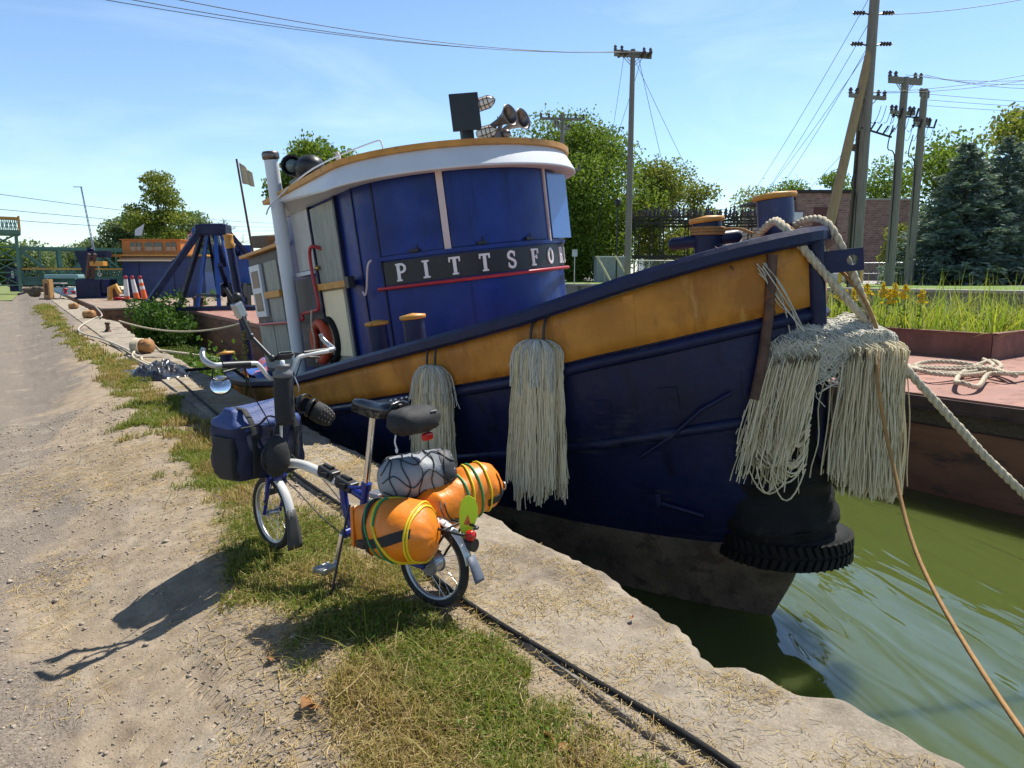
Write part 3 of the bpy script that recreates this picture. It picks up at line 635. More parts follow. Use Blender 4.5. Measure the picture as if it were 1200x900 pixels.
upole('grey utility pole nearest the blue spruce with a short knobbly top', pE, 8.8, .21, [(8.5, .35, .6), (7.3, .45, .3)], extra=gear(7.2))
upole('thin brown weathered pole rising close behind the thick grey one', pF, 9.2, .15, [(7.0, .3, .3)], 'timber')
t = thing('brace_pole', 'slanting tan timber brace leaning against the thick grey utility pole', 'brace pole', gz(P(955, 336, 27.5), 1.0))
q = pC+Vector((0, 0, 9.1))-t.location; g = MB(); g.tube([(0, 0, 0), q*.5, q*.985], [.20, .18, .15], 12); g.build('timber', M['pole_tan'], t)

def wire(label, group, pts, r=.012, name='overhead_wire', m='wire', cat='wire'):
    p0 = Vector(pts[0]); g = MB(); g.tube(pts, r, 4, caps=False); g.build(name, M[m], None, p0, label=label, category=cat, group=group)
topA = pA+Vector((0, 0, 11.0))
for k, (qx, qy, qd, off) in enumerate(((-60, -34, 17, -.8), (0, -30, 16, -.3), (75, -28, 16, .4))):
    wire('one of three long wires from the slim pole to the upper left corner', 'wires over the tugboat', sag(topA+RT*off, P(qx, qy, qd), .55, 20), .011)
for k, (y0, y1) in enumerate(((225, 262), (245, 266), (258, 270))):
    wire('one of three wires crossing the sky above the green bridge', 'wires above the bridge', sag(P(-60, y0-6, 62), P(330, y1, 140), .6, 14), .028)
topC = pC+Vector((0, 0, 0))
for k, (z, px, py) in enumerate(((11.2, 858, 262), (10.2, 872, 262), (9.3, 884, 262), (9.1, 866, 262), (6.1, 898, 262))):
    wire('one of several wires fanning down from the thick grey pole to the substation', 'wires from pole to substation', sag(topC+Vector((0, 0, z)), P(px, py, 47), .35, 10), .012)
for k, (z, px, py) in enumerate(((11.1, 1230, -14), (10.1, 1260, 22))[:1]):
    wire('single wire running from the thick grey pole to the upper right', 'wire to the upper right', sag(topC+Vector((0, 0, 10.2)), P(1260, -14, 25), .2, 10), .012)
for k in range(5):
    wire('one of several wires from the pole tops to the right picture edge', 'wires to the right edge', sag((pC if k < 2 else pD)+Vector((0, 0, 7.4 if k < 2 else 8.6))+RT*(.4*k-.8), P(1290, 68+k*8, 27), .3, 10), .010)
for k in range(3):
    wire('one of three level wires leaving the knobbly pole top over the spruce', 'wires over the spruce', sag(pE+Vector((0, 0, 8.6-.25*k)), P(1290, 124+k*5, 34), .05, 8), .010)
for k, (px, py, d) in enumerate(((690, 333, 34), (838, 262, 47), (800, 290, 46), (716, 180, 47))):
    wire('one of several thin stays and wires dropping from the top of the slim pole', 'stays of the slim pole', sag(topA+RT*(-.4+.3*k), P(px, py, d), .15, 8), .012)
for i, (px0, px1) in enumerate(((704, 690), (728, 712))):
    p = gz(P(px0+14, 334, 35), 1.0); g = MB(); g.cyl(p, p+(topA-p)*.13-RT*(.9-.0*i), .05, n=6)
    g.build('guy_guard', M['guard'], None, p, label=['pale yellow guy wire guard in front of the grey shed', 'pale yellow guy wire guard close to the slim pole foot'][i], category='guy guard', group='guy wire guards')

# ------------------------------------------------------------------ the tugboat, in its own frame: x to port, y aft, z up, origin at the stem on the waterline
TUG = Matrix.Translation((4.72, 3.05, -1.2)) @ (Matrix.Rotation(-R_(5.5), 4, 'Y') @ Matrix.Rotation(-R_(3.9), 4, 'X'))
tug = thing('tugboat', 'blue and gold canal tugboat moored along the concrete quay, white letters round its wheelhouse', 'tugboat', TUG.translation, TUG.to_euler())
def TW(p): return TUG @ Vector(p)
def gun(u): return 1.9*(1-(1-min(u, 4.4)/4.4)**2.2)**(1/1.6)
def bot(u): return 1.55*(1-(1-min(u, 6)/6)**1.8)**(1/1.15)
def stem(z): return float(np.interp(z, [-.6, 0, .45, 1, 2, 3.1], [.5, .06, -.2, -.36, -.43, -.45]))
def hb(u, z):
    t = min(max(z/2.2, 0), 1); t = t*t*(3-2*t); b = bot(u)+(gun(u)-bot(u))*t
    if u > 8.6: b *= math.sqrt(max(0, 1-((u-8.6)/3.6)**2))
    return b
ycap = lambda u: float(np.interp(u, [0, .1, .3, .6, 1, 1.5, 2, 3, 4, 5, 6, 8, 12.2], [3.01, 2.99, 2.95, 2.88, 2.78, 2.66, 2.57, 2.41, 2.26, 2.12, 1.99, 1.85, 1.78]))
ycapb = lambda u: ycap(u)-float(np.interp(u, [0, 2, 4, 12], [.115, .12, .09, .08]))
yyel = lambda u: float(np.interp(u, [0, .1, .3, .6, 1, 1.5, 2, 3, 4, 5, 6, 8, 12.2], [2.48, 2.46, 2.42, 2.36, 2.29, 2.19, 2.12, 1.99, 1.85, 1.71, 1.56, 1.36, 1.3]))
ybot = lambda u: float(np.interp(u, [0, .6, 1.5, 2, 12.2], [.70, .72, .80, .86, 1.15]))
US = [0, .015, .04, .08, .13, .2, .28, .38, .5, .65, .8, 1, 1.25, 1.5, 1.8, 2.1, 2.5, 3, 3.5, 4, 4.5, 5, 5.5, 6, 7, 8, 8.6, 9.2, 10, 10.7, 11.3, 11.8, 12.1, 12.2]
def hp(u, z, side, off=0): return Vector((side*(hb(u, z)+off), stem(z)+u, z))
def contour(zf, off=0, us=US, both=True):
    A = [hp(u, zf(u), -1, off) for u in reversed(us)]
    return A+([hp(u, zf(u), 1, off) for u in (us[1:] if us[0] == 0 and off == 0 else us)] if both else [])
def band(z0, z1, rows, off=0): return [contour(lambda u, t=i/rows: z0(u)+(z1(u)-z0(u))*t, off) for i in range(rows+1)]
def shell(name, rings, m, parent=tug, solid=0, bevel=0):
    g = MB(); g.loft(rings, caps=False, closed=False); return g.build(name, m, parent, solid=solid)
shell('hull', band(ybot, yyel, 9), M['navy'])
shell('hull_bottom', band(lambda u: -.6, ybot, 8), M['bottom'])
shell('bulwark', band(yyel, ycapb, 4), M['gold'], solid=.05)
def rail(name, zf, r, m, u0=0, u1=12.2, off=0, flat=None, n=8, rz=None):
    us = [u for u in US if u0 <= u <= u1]; g = MB()
    if rz is None: g.tube(contour(zf, off, us), r, n, caps=True)
    else:
        w_, h_ = rz; pts = contour(zf, off, us); rings = []
        for i, p in enumerate(pts):
            tn = (pts[min(i+1, len(pts)-1)]-pts[max(i-1, 0)]); tn.z = 0; tn.normalize(); nx = Vector((tn.y, -tn.x, 0)) if False else Vector((-tn.y, tn.x, 0))
            k = [(-1, -.6), (-1, .45), (-.75, 1), (.75, 1), (1, .45), (1, -.6), (.7, -1), (-.7, -1)]
            rings.append([p+nx*a*w_/2+Vector((0, 0, b_*h_/2)) for a, b_ in k])
        g.loft(rings, smooth=False)
    return g.build(name, m, tug)
rail('rail_cap', lambda u: (ycap(u)+ycapb(u))/2, 0, M['cap_blue'], rz=(.19, .112))
rail('rub_rail', lambda u: yyel(u)-.06, .045, M['navy'])
us2 = [u for u in US if u <= 3]
for sd in (-1, 1):
    g = MB(); g.tube([hp(u, float(np.interp(u, [0, .1, .3, .6, 1, 3], [1.74, 1.74, 1.72, 1.68, 1.61, 1.3])), sd, -.01) for u in us2], .045, 8); g.build('rub_rail', M['navy'], tug)
g = MB(); g.tube([hp(0, z, 1)+Vector((0, -.02, 0)) for z in np.linspace(1.2, 2.98, 12)], .075, 8, flat=.8); g.build('stem_post', M['navy'], tug)
# anchor recess strap and faint welded plates on the starboard bow
def plate(u0, u1, z0, z1, m, name, th=.015, side=-1):
    g = MB(); rings = []
    for u in np.linspace(u0, u1, 5): rings.append([hp(u, z0(u) if callable(z0) else z0, side, -.01), hp(u, z0(u) if callable(z0) else z0, side, th), hp(u, z1(u) if callable(z1) else z1, side, th), hp(u, z1(u) if callable(z1) else z1, side, -.01)])
    g.loft(rings, smooth=False); return g.build(name, m, tug)
plate(.36, .44, lambda u: yyel(u)+.16, lambda u: yyel(u)+.33, M['gold'], 'welded_plate', .035)
plate(.73, .79, lambda u: yyel(u)+.10, lambda u: yyel(u)+.36, M['gold'], 'welded_plate', .035)
plate(.10, .20, lambda u: yyel(u)+.02, lambda u: yyel(u)+.10, M['gold'], 'welded_plate', .032)
plate(.55, .66, 1.85, 2.02, M['navy'], 'welded_plate', .009); plate(.95, 1.05, 1.72, 1.95, M['navy'], 'welded_plate', .007)
plate(.18, .24, 1.9, 2.1, M['navy'], 'welded_plate', .009)
g = MB(); g.tube([hp(.28, 1.95, -1, .03), hp(.42, 1.85, -1, .04), hp(.6, 1.66, -1, .04), hp(.85, 1.48, -1, .01)], .015, 6); g.build('grab_bar', M['navy'], tug)
g = MB(); g.tube([hp(.55, .98, -1, .03), hp(.85, 1.10, -1, .03)], .02, 6); g.box(hp(.85, 1.12, -1, .03), (.05, .12, .1)); g.build('grab_bar', M['navy'], tug)
# deck
g = MB(); us = US[2:]; g.loft([[Vector((-hb(u, ycap(u))+.03, stem(2)+u, ycap(u)-.52)), Vector((hb(u, ycap(u))-.03, stem(2)+u, ycap(u)-.52))] for u in us], caps=False, closed=False); g.build('deck', M['rust_deck'], tug)

# wheelhouse
WW, WF, WYC, WAFT = 1.307, 1.181, 4.222, 6.55
def wpt(a, off=0):
    x = -WW*math.cos(a); y = WYC-WF*math.sin(a); n = Vector((-math.cos(a)/WW, -math.sin(a)/WF, 0)).normalized(); return Vector((x, y, 0))+n*off
def wout(off=0, n=48, aft=WAFT): return [Vector((-WW-off, aft+off, 0))]+[wpt(math.pi*i/n, off) for i in range(n+1)]+[Vector((WW+off, aft+off, 0))]
def wz(ring, z): return [Vector((p.x, p.y, z(p) if callable(z) else z)) for p in ring]
g = MB(); o = wout(); g.loft([wz(o, z) for z in (1.45, 2.4, 3.22, 4.2)], smooth=True, caps=True); wh = g.build('wheelhouse_wall', M['house_blue'], tug)
md = wh.modifiers.new('split', 'EDGE_SPLIT'); md.split_angle = R_(40)
def wplate(name, a0, a1, z0, z1, m, off=.0, th=.02, n=14, parent=tug, bevel=0):
    g = MB(); g.loft([[wpt(R_(a), off-.01)+Vector((0, 0, z0)), wpt(R_(a), off+th)+Vector((0, 0, z0)), wpt(R_(a), off+th)+Vector((0, 0, z1)), wpt(R_(a), off-.01)+Vector((0, 0, z1))] for a in np.linspace(a0, a1, n)], smooth=False)
    g.s = [len(f) == 4 for f in g.f]; ob = g.build(name, m, parent); md = ob.modifiers.new('s', 'EDGE_SPLIT'); md.split_angle = R_(35); return ob
wplate('window_shutter', 23, 55.5, 3.285, 4.05, M['house_blue'], 0, .02)
wplate('window_shutter', 59.5, 114.5, 3.285, 4.05, M['house_blue'], 0, .03, 24)
g = MB(); A_, B_ = wpt(R_(117), .035), wpt(R_(139), .11); dd = (B_-A_).normalized(); nn = Vector((dd.y, -dd.x, 0))
g.loft([[A_+nn*q+Vector((0, 0, z)) for q, z in ((0, 3.29), (.025, 3.29), (.025, 4.02), (0, 4.02))], [B_+nn*q+Vector((0, 0, z)) for q, z in ((0, 3.29), (.025, 3.29), (.025, 4.02), (0, 4.02))]], smooth=False)
g.build('window_shutter', mat('glossy_sunlit_blue', (.03, .10, .36), .16, 0, .1, 3, .05, 10, spec=.9), tug)  # lighter copy of the house blue, sun and sky brightness put into the colour
wplate('wall_seam', 21.4, 22.3, 1.6, 4.06, M['navy'], 0, .014, 4)
wplate('wall_seam', 4, 5, 1.6, 4.06, M['navy'], 0, .012, 4)
wplate('window_post', 56, 59, 3.26, 4.07, M['pink'], 0, .045, 4)
wplate('window_post', 114.9, 116.2, 3.26, 4.07, M['pink'], 0, .05, 3)
wplate('sill_rail', 21, 159, 3.235, 3.275, M['house_blue'], 0, .05, 40)
for a in (73, 98, 42):
    g = MB(); p = wpt(R_(a), .05); g.box(p+Vector((0, 0, 3.30)), (.10, .05, .03), Matrix.Rotation(R_(90-a)*-1, 3, 'Z')); g.cyl(p+Vector((.03, 0, 3.29)), p+Vector((.03, 0, 3.36)), .008, n=6); g.build('shutter_latch', M['black'], tug)
nb = wplate('name_board', 23, 157, 2.975, 3.215, M['black'], 0, .015, 40)
# slab serif lettering on the name board
def stroke(g, pts, w_):
    pts = [Vector((p[0], p[1])) for p in pts]; Lf = []; Rt = []
    for i, p in enumerate(pts):
        t = (pts[min(i+1, len(pts)-1)]-pts[max(i-1, 0)]).normalized(); n = Vector((-t.y, t.x)); Lf.append(p+n*w_/2); Rt.append(p-n*w_/2)
    g.append([(Lf[i], Rt[i], Rt[i+1], Lf[i+1]) for i in range(len(pts)-1)])
def arc(cx, cy, rx, ry, a0, a1, n=12): return [(cx+rx*math.cos(R_(a0+(a1-a0)*i/n)), cy+ry*math.sin(R_(a0+(a1-a0)*i/n))) for i in range(n+1)]
S, T = .19, .10
def V_(x, y0=0, y1=1): return ([(x, y0), (x, y1)], S)
def H_(x0, x1, y, t=T): return ([(x0, y), (x1, y)], t)
GL = {'P': [V_(.18), H_(.02, .36, .05), H_(.02, .2, .95), ([(.2, .95)]+arc(.36, .725, .24, .225, 90, -90)+[(.2, .5)], .13)],
      'I': [V_(.3), H_(.1, .5, .05), H_(.1, .5, .95)],
      'T': [V_(.32), H_(.14, .50, .05), H_(.0, .64, .94, .12), ([(.04, .98), (.04, .72)], .08), ([(.60, .98), (.60, .72)], .08)],
      'S': [(arc(.30, .74, .21, .21, 20, 270, 14)+arc(.30, .27, .22, .22, 90, -160, 14), .15), ([(.50, .66), (.50, .96)], .07), ([(.09, .06), (.09, .34)], .07)],
      'F': [V_(.18), H_(.02, .38, .05), H_(.02, .60, .95), H_(.2, .44, .52), ([(.57, .98), (.57, .70)], .08), ([(.44, .40), (.44, .64)], .07)],
      'O': [(arc(.32, .5, .25, .42, 0, 360, 24), .15)],
      'R': [V_(.18), H_(.02, .34, .05), H_(.02, .2, .95), ([(.2, .95)]+arc(.34, .735, .22, .215, 90, -90)+[(.2, .52)], .13), ([(.34, .52), (.52, .08)], .15), H_(.46, .68, .05)],
      'D': [V_(.16), H_(.0, .2, .05), H_(.0, .2, .95), ([(.16, .95)]+arc(.26, .5, .30, .45, 90, -90, 16)+[(.16, .05)], .14)]}
LH = .185; M['letter'] = mat('letter_white', (.80, .78, .78), .5, 0, .05, 20, 0, 10, ((.5, .35, .35), 30, .72))
for ch, a in zip('PITTSFORD', (33.1, 46.2, 59.6, 73.8, 87.8, 102, 115.4, 129.2, 142.5)):
    quads = []; g = MB()
    for pts, w_ in GL[ch]: stroke(quads, pts, w_)
    p0 = wpt(R_(a)); tn = (wpt(R_(a+1))-wpt(R_(a-1))).normalized(); nn = Vector((tn.y, -tn.x, 0))
    for k, qs in enumerate(quads):
        V = []; F = []
        for q in qs:
            i0 = len(V)
            for d in (.028+k*.0012, .012):
                for p in q: 
                    sx = (p.x-.32)*LH; V.append(wpt(R_(a)+sx/ (tn.length and (wpt(R_(a+1))-wpt(R_(a-1))).length/R_(2)), d)+Vector((0, 0, 3.003+p.y*LH)))
            F += [(i0, i0+1, i0+2, i0+3)]+[(i0+j, i0+4+j, i0+4+(j+1) % 4, i0+(j+1) % 4) for j in range(4)]
        g.add(V, F)
    g.build('letter', M['letter'], nb)
g = MB(); g.tube([wpt(R_(19), .03)+Vector((0, 0, 2.93))]+[wpt(R_(a), .055)+Vector((0, 0, 2.945)) for a in np.linspace(19.5, 160, 44)]+[wpt(R_(161), .02)+Vector((0, 0, 2.94))], .019, 8); g.build('trim_rail', M['red'], tug)
# roof with flared white skirt
RO = lambda off: wout(off, 48, WAFT-.05)
sk = lambda p: 4.05+float(np.interp(p.y, [4.9, 6.1], [0, .20]))
fl = lambda off0: [Vector((p.x, p.y, 0)) for p in RO(off0)]
def blend(o1, o2):                           # the flare dies away aft
    A, B = RO(o1), RO(o2); return [a.lerp(b_, 1-float(np.interp(a.y, [5.0, 6.3], [0, .9]))) for a, b_ in zip(A, B)]
g = MB(); g.loft([wz(RO(0.0), 4.06), wz(blend(.08, .235), lambda p: sk(p)-.004), wz(blend(.10, .265), sk), wz(blend(.11, .257), lambda p: sk(p)+.02), wz(RO(.16), 4.265)], caps=False); g.build('roof_skirt', M['white'], tug)
roof_rings = [wz(RO(.15), 4.262), wz(RO(.20), 4.268), wz(RO(.205), 4.325), wz(RO(.15), 4.335)]
g = MB(); g.loft(roof_rings, caps=False, smooth=False); rf = g.build('roof_edge', M['gold2'], tug)
g = MB(); cy = 4.9
g.loft([[Vector((p.x*k, cy+(p.y-cy)*k, 4.33+.10*(1-k*k))) for p in RO(.16)] for k in (1, .85, .6, .3, .02)], caps=True); g.build('roof', mat('roof_paint', (.45, .43, .40), .6), tug)
# starboard side panels, doors, trims
def sidebox(name, y0, y1, z0, z1, m, x=-WW, th=.03, parent=tug, bevel=.004):
    g = MB(); g.box((x-th/2+.004, (y0+y1)/2, (z0+z1)/2), (th, abs(y1-y0), abs(z1-z0))); return g.build(name, m, parent, None, bevel)
d_ = sidebox('door', 4.60, 5.42, 2.08, 4.02, M['greyply'], th=.03)
sidebox('door_lower_panel', 4.68, 5.36, 2.2, 3.0, M['cream'], -WW-.03, .015, d_); 
g = MB(); g.ell((-WW-.06, 5.36, 3.3), (.035, .035, .035), 8); g.cyl((-WW-.02, 5.36, 3.3), (-WW-.06, 5.36, 3.3), .012); g.build('handle', mat('brass', (.5, .36, .12), .3, 1), d_)
sidebox('door_bar', 4.3, 5.46, 3.02, 3.10, M['gold2'], -WW-.05, .05)
sidebox('bar_bracket', 4.24, 4.36, 3.0, 3.13, M['black'], -WW-.06, .08)
wv = sidebox('window_board', 5.5, 6.16, 3.3, 4.22, M['pale_board'], -WW, .03)
sidebox('sill_rail', 5.48, 6.2, 3.24, 3.29, M['white'], -WW, .07)
sidebox('door_jamb', 5.43, 5.47, 2.0, 4.05, M['navy'], -WW, .05); sidebox('door_jamb', 4.54, 4.59, 2.0, 4.05, M['navy'], -WW, .05)
sidebox('side_panel', 5.5, 6.5, 2.0, 3.2, M['dark_wall'], -WW, .012)
g = MB(); g.tube(smooth_path([(-WW-.02, 5.22, 3.52), (-WW-.12, 5.26, 3.56), (-WW-.12, 5.38, 3.48), (-WW-.12, 5.4, 3.24), (-WW-.12, 5.36, 2.84), (-WW-.12, 5.5, 2.78), (-WW-.12, 6.02, 2.75), (-WW-.12, 6.22, 2.66), (-WW-.12, 8.25, 2.63), (-WW-.01, 8.3, 2.63)], 5), .022, 8); g.build('grab_rail', M['red'], tug)
g = MB(); g.tube(smooth_path([(-WW-.02, 3.80, 3.26), (-WW-.06, 3.82, 3.2), (-WW-.05, 3.95, 2.98), (-WW-.05, 4.02, 2.90), (-WW-.05, 4.07, 2.94)], 5), .012, 6); g.build('boat_hook', M['pink'], tug)
# deckhouse aft of the wheelhouse
DX, DA, DB = 1.29, 6.55, 8.75
dh = []
g = MB(); g.box((0, (DA+DB)/2, 2.6), (2*DX, DB-DA-.004, 2.2)); g.build('deckhouse_wall', M['dark_wall'], tug)
g = MB(); g.box((0, (DA+DB)/2+.06, 3.735), (2*DX+.22, DB-DA+.14, .05)); g.build('deckhouse_roof', M['gold2'], tug, None, .01)
w1 = sidebox('window', 8.06, 8.64, 2.74, 3.56, M['white'], -DX, .05)
sidebox('pane', 8.16, 8.54, 3.2, 3.47, M['glass'], -DX-.045, .012, w1); sidebox('pane', 8.16, 8.54, 2.83, 3.12, M['glass'], -DX-.045, .012, w1)
d2 = sidebox('door', 7.2, 7.84, 2.0, 3.56, M['greyply'], -DX, .03); sidebox('door_bar', 7.12, 7.9, 3.02, 3.12, M['gold2'], -DX-.03, .05, d2)
w2 = sidebox('window', 6.62, 7.02, 2.72, 3.56, M['white'], -DX, .05); sidebox('pane', 6.70, 6.94, 2.82, 3.46, M['greyply'], -DX-.045, .012, w2)
sidebox('wall_panel', 6.6, 7.1, 2.0, 2.66, M['cream'], -DX, .02); sidebox('wall_panel', 7.92, 8.7, 1.9, 2.6, M['greyply'], -DX, .02)
g = MB(); x, y0 = -1.5, 6.28
g.tube([(x, 6.28, 1.8), (x, 6.05, 4.78)], .088, 14); g.lathe([(.1, 0), (.1, .03)], (x, 6.135, 3.7), (0, -.077, 1), 16); vp_ = g.build('vent_pipe', M['white'], tug); g = MB(); g.lathe([(.088, -.02), (.108, .0), (.11, .06), (.095, .085), (0, .095)], (x, 6.05, 4.76), (0, -.077, 1), 16); g.build('pipe_cap', M['horn'], vp_)
# lamps, horns and boards on the roofs
g = MB(); g.box((.18, 3.95, 4.86), (.34, .03, .42), Matrix.Rotation(R_(-25), 3, 'Z')); g.box((.2, 4.0, 4.56), (.16, .06, .5)); g.build('light_board', M['black'], tug, None, .005)
for (c, dn) in (((.42, 3.86, 4.95), (.55, -.6, .12)), ((.40, 3.86, 4.62), (.6, -.6, .1))):
    g = MB(); c = Vector(c); ax = Vector(dn).normalized(); c0 = c-ax*.08; g.lathe([(.03, -.06), (.06, -.03), (.068, .0), (.068, .1), (.055, .15), (.025, .18), (0, .185)], c0, ax, 14)
    ob = g.build('bulkhead_lamp', mat('frosted_lamp', (.62, .58, .52), .3), tug)
    g = MB()
    for k in (.02, .07, .12): g.torus(c0+ax*k, ax, .072, .005, 16, 4)
    x = ax.orthogonal().normalized(); y = ax.cross(x)
    for j in range(6):
        a = j*math.pi/3; e = x*math.cos(a)+y*math.sin(a); g.tube([c0-ax*.02+e*.072, c0+ax*.12+e*.072, c0+ax*.18+e*.035, c0+ax*.2], .005, 4)
    g.build('lamp_cage', M['iron'], ob)
for k, (c, ln) in enumerate((((.42, 3.92, 4.66), .46), ((.70, 4.06, 4.66), .46))):
    c = Vector(c); ax = Vector((.30, -.93, .20)).normalized(); g = MB()
    g.lathe([(.02, 0), (.03, .1), (.04, .2), (.07, .30), (.105, .36), (.13, .39), (.13, .398), (.10, .375), (.065, .30), (.03, .18), (.01, .05)], c, ax, 20); g.ell(c-ax*.03, (.045, .045, .045), 10); g.build('air_horn', M['horn'], tug)
g = MB(); g.box((.52, 3.9, 4.58), (.14, .18, .08)); g.tube([(.52, 3.9, 4.4), (.52, 3.9, 4.6)], .04, 8); g.tube([(.56, 3.9, 4.6), (.60, 3.84, 4.72)], .025, 6); g.build('horn_bracket', M['horn'], tug)
g = MB(); g.ell((.62, 3.8, 4.58), (.06, .06, .06), 10); g.build('horn_valve', M['horn'], tug)
g = MB(); g.lathe([(.10, 0), (.11, .1), (.13, .22), (.135, .26), (.115, .25), (.10, .12), (.06, .05)], (-1.2, 6.0, 4.60), (-.5, -.75, .1), 16); g.ell((-1.2, 5.55, 4.55), (.18, .26, .15), 12); g.box((-1.2, 5.8, 4.40), (.22, .5, .14)); sp = g.build('searchlight', M['black'], tug)
g = MB(); ax = Vector((-.5, -.75, .1)).normalized(); g.ell(Vector((-1.2, 6.0, 4.60))+ax*.2, (.09, .09, .09), 12); g.build('lens', mat('lamp_lens', (.12, .17, .17), .06), sp)
g = MB(); g.box((-.9, 8.9-.45, 3.93), (.5, .9, .20), Matrix.Rotation(R_(6), 3, 'X')); g.build('plank_stack', M['timber'], tug, None, .02)
g = MB(); g.tube(smooth_path([(-.95, 3.93, 4.38), (-.95, 3.93, 4.49), (-1.0, 4.05, 4.53), (-1.35, 5.0, 4.44), (-1.60, 5.9, 4.20), (-1.62, 6.24, 4.09)], 6), .010, 6); g.build('handrail', M['white'], tug)
for x, y, z0, z1, r in ((-.55, 7.4, 3.75, 4.55, .03), (-.2, 7.0, 3.75, 4.9, .02)):
    g = MB(); g.cyl((x, y, z0), (x, y, z1), r, n=8); g.lathe([(r*1.8, 0), (r*2, .08), (r, .14)], (x, y, z1), n=10); g.build('deck_light', M['pink'], tug)
# bitts
def bitt(c, r, z0, z1, extra=None, chipped=False):
    g = MB(); x, y = c; g.lathe([(r*1.0, z0), (r*.97, z1-.03)], (x, y, 0), n=24); b_ = g.build('bitt', M['bitt'] if chipped else M['cap_blue'], tug)
    g = MB(); g.lathe([(0, z1-.035), (r*1.14, z1-.035), (r*1.18, z1-.015), (r*1.14, z1+.002), (0, z1+.02)], (x, y, 0), n=24); g.build('bitt_cap', M['gold2'], b_)
    return b_
M['bitt'] = mat('chipped_bitt_paint', (.018, .03, .11), .45, 0, .3, 5, .2, 30, ((.18, .15, .13), 6, .6))
bitt((.3, .02), .137, 2.3, 3.29, chipped=True)
b2 = bitt((.1, .5), .118, 2.2, 3.19)
g = MB(); g.tube([(-.12, .72, 3.02), (-.10, .70, 3.02), (.1, .5, 3.02), (.24, .32, 3.02), (.26, .30, 3.02)], [.02, .052, .052, .052, .02], 10); g.build('crossbar', M['cap_blue'], b2)
bitt((-1.50, 3.5), .105, 1.75, 2.62); bitt((-1.50, 2.66), .105, 1.85, 2.67)
g = MB(); g.lathe([(.11, 1.3), (.11, 2.12)], (-1.55, 10.4, 0), n=16); bs = g.build('bitt', M['navy'], tug); g = MB(); g.lathe([(0, 2.12), (.15, 2.12), (.16, 2.15), (0, 2.18)], (-1.55, 10.4, 0), n=16); g.build('bitt_cap', M['gold2'], bs)
# bow ironwork
g = MB(); g.tube([hp(.07, 2.86, -1, .10), hp(.09, 2.5, -1, .09), hp(.12, 2.15, -1, .10), hp(.15, 1.9, -1, .12)], .035, 8); g.tube([hp(.09, 2.5, -1, .09), hp(.10, 2.46, -1, 0)], .02, 6); g.build('fender_bar', M['iron'], tug)
g = MB(); Rm = Matrix.Rotation(R_(-48), 3, 'Z')
rings = []
for k in range(24):
    a = 2*math.pi*k/24; sq = 1/max(abs(math.cos(a)), abs(math.sin(a)))
    o_ = Vector((.14*math.cos(a)*sq, 0, .075*math.sin(a)*sq)); i_ = Vector((.07+.035*math.cos(a), 0, .035*math.sin(a))); rings.append((o_, i_))
c = Vector((.12, -.58, 2.76)); V = []
for th in (.02, -.02):
    V += [c+Rm @ (q+Vector((0, th, 0))) for q, _ in rings]+[c+Rm @ (q+Vector((0, th, 0))) for _, q in rings]
F = []
for k in range(24):
    k2 = (k+1) % 24; F += [(k, k2, 24+k2, 24+k), (48+k, 72+k, 72+k2, 48+k2), (k, 48+k, 48+k2, k2), (24+k, 24+k2, 72+k2, 72+k)]
g.add(V, F); g.build('tow_eye', M['cap_blue'], tug)
# fender eyes
for u in (2.36, 1.34):
    for s_ in (-.05, .05):
        uu = u+s_; z = yyel(uu)+.24; g = MB(); g.tube(smooth_path([hp(uu, z+.10, -1, .0), hp(uu, z+.12, -1, .035), hp(uu, z+.05, -1, .07), hp(uu-.0, z-.06, -1, .09)], 4), .010, 6); g.build('fender_hook', M['black'], tug)

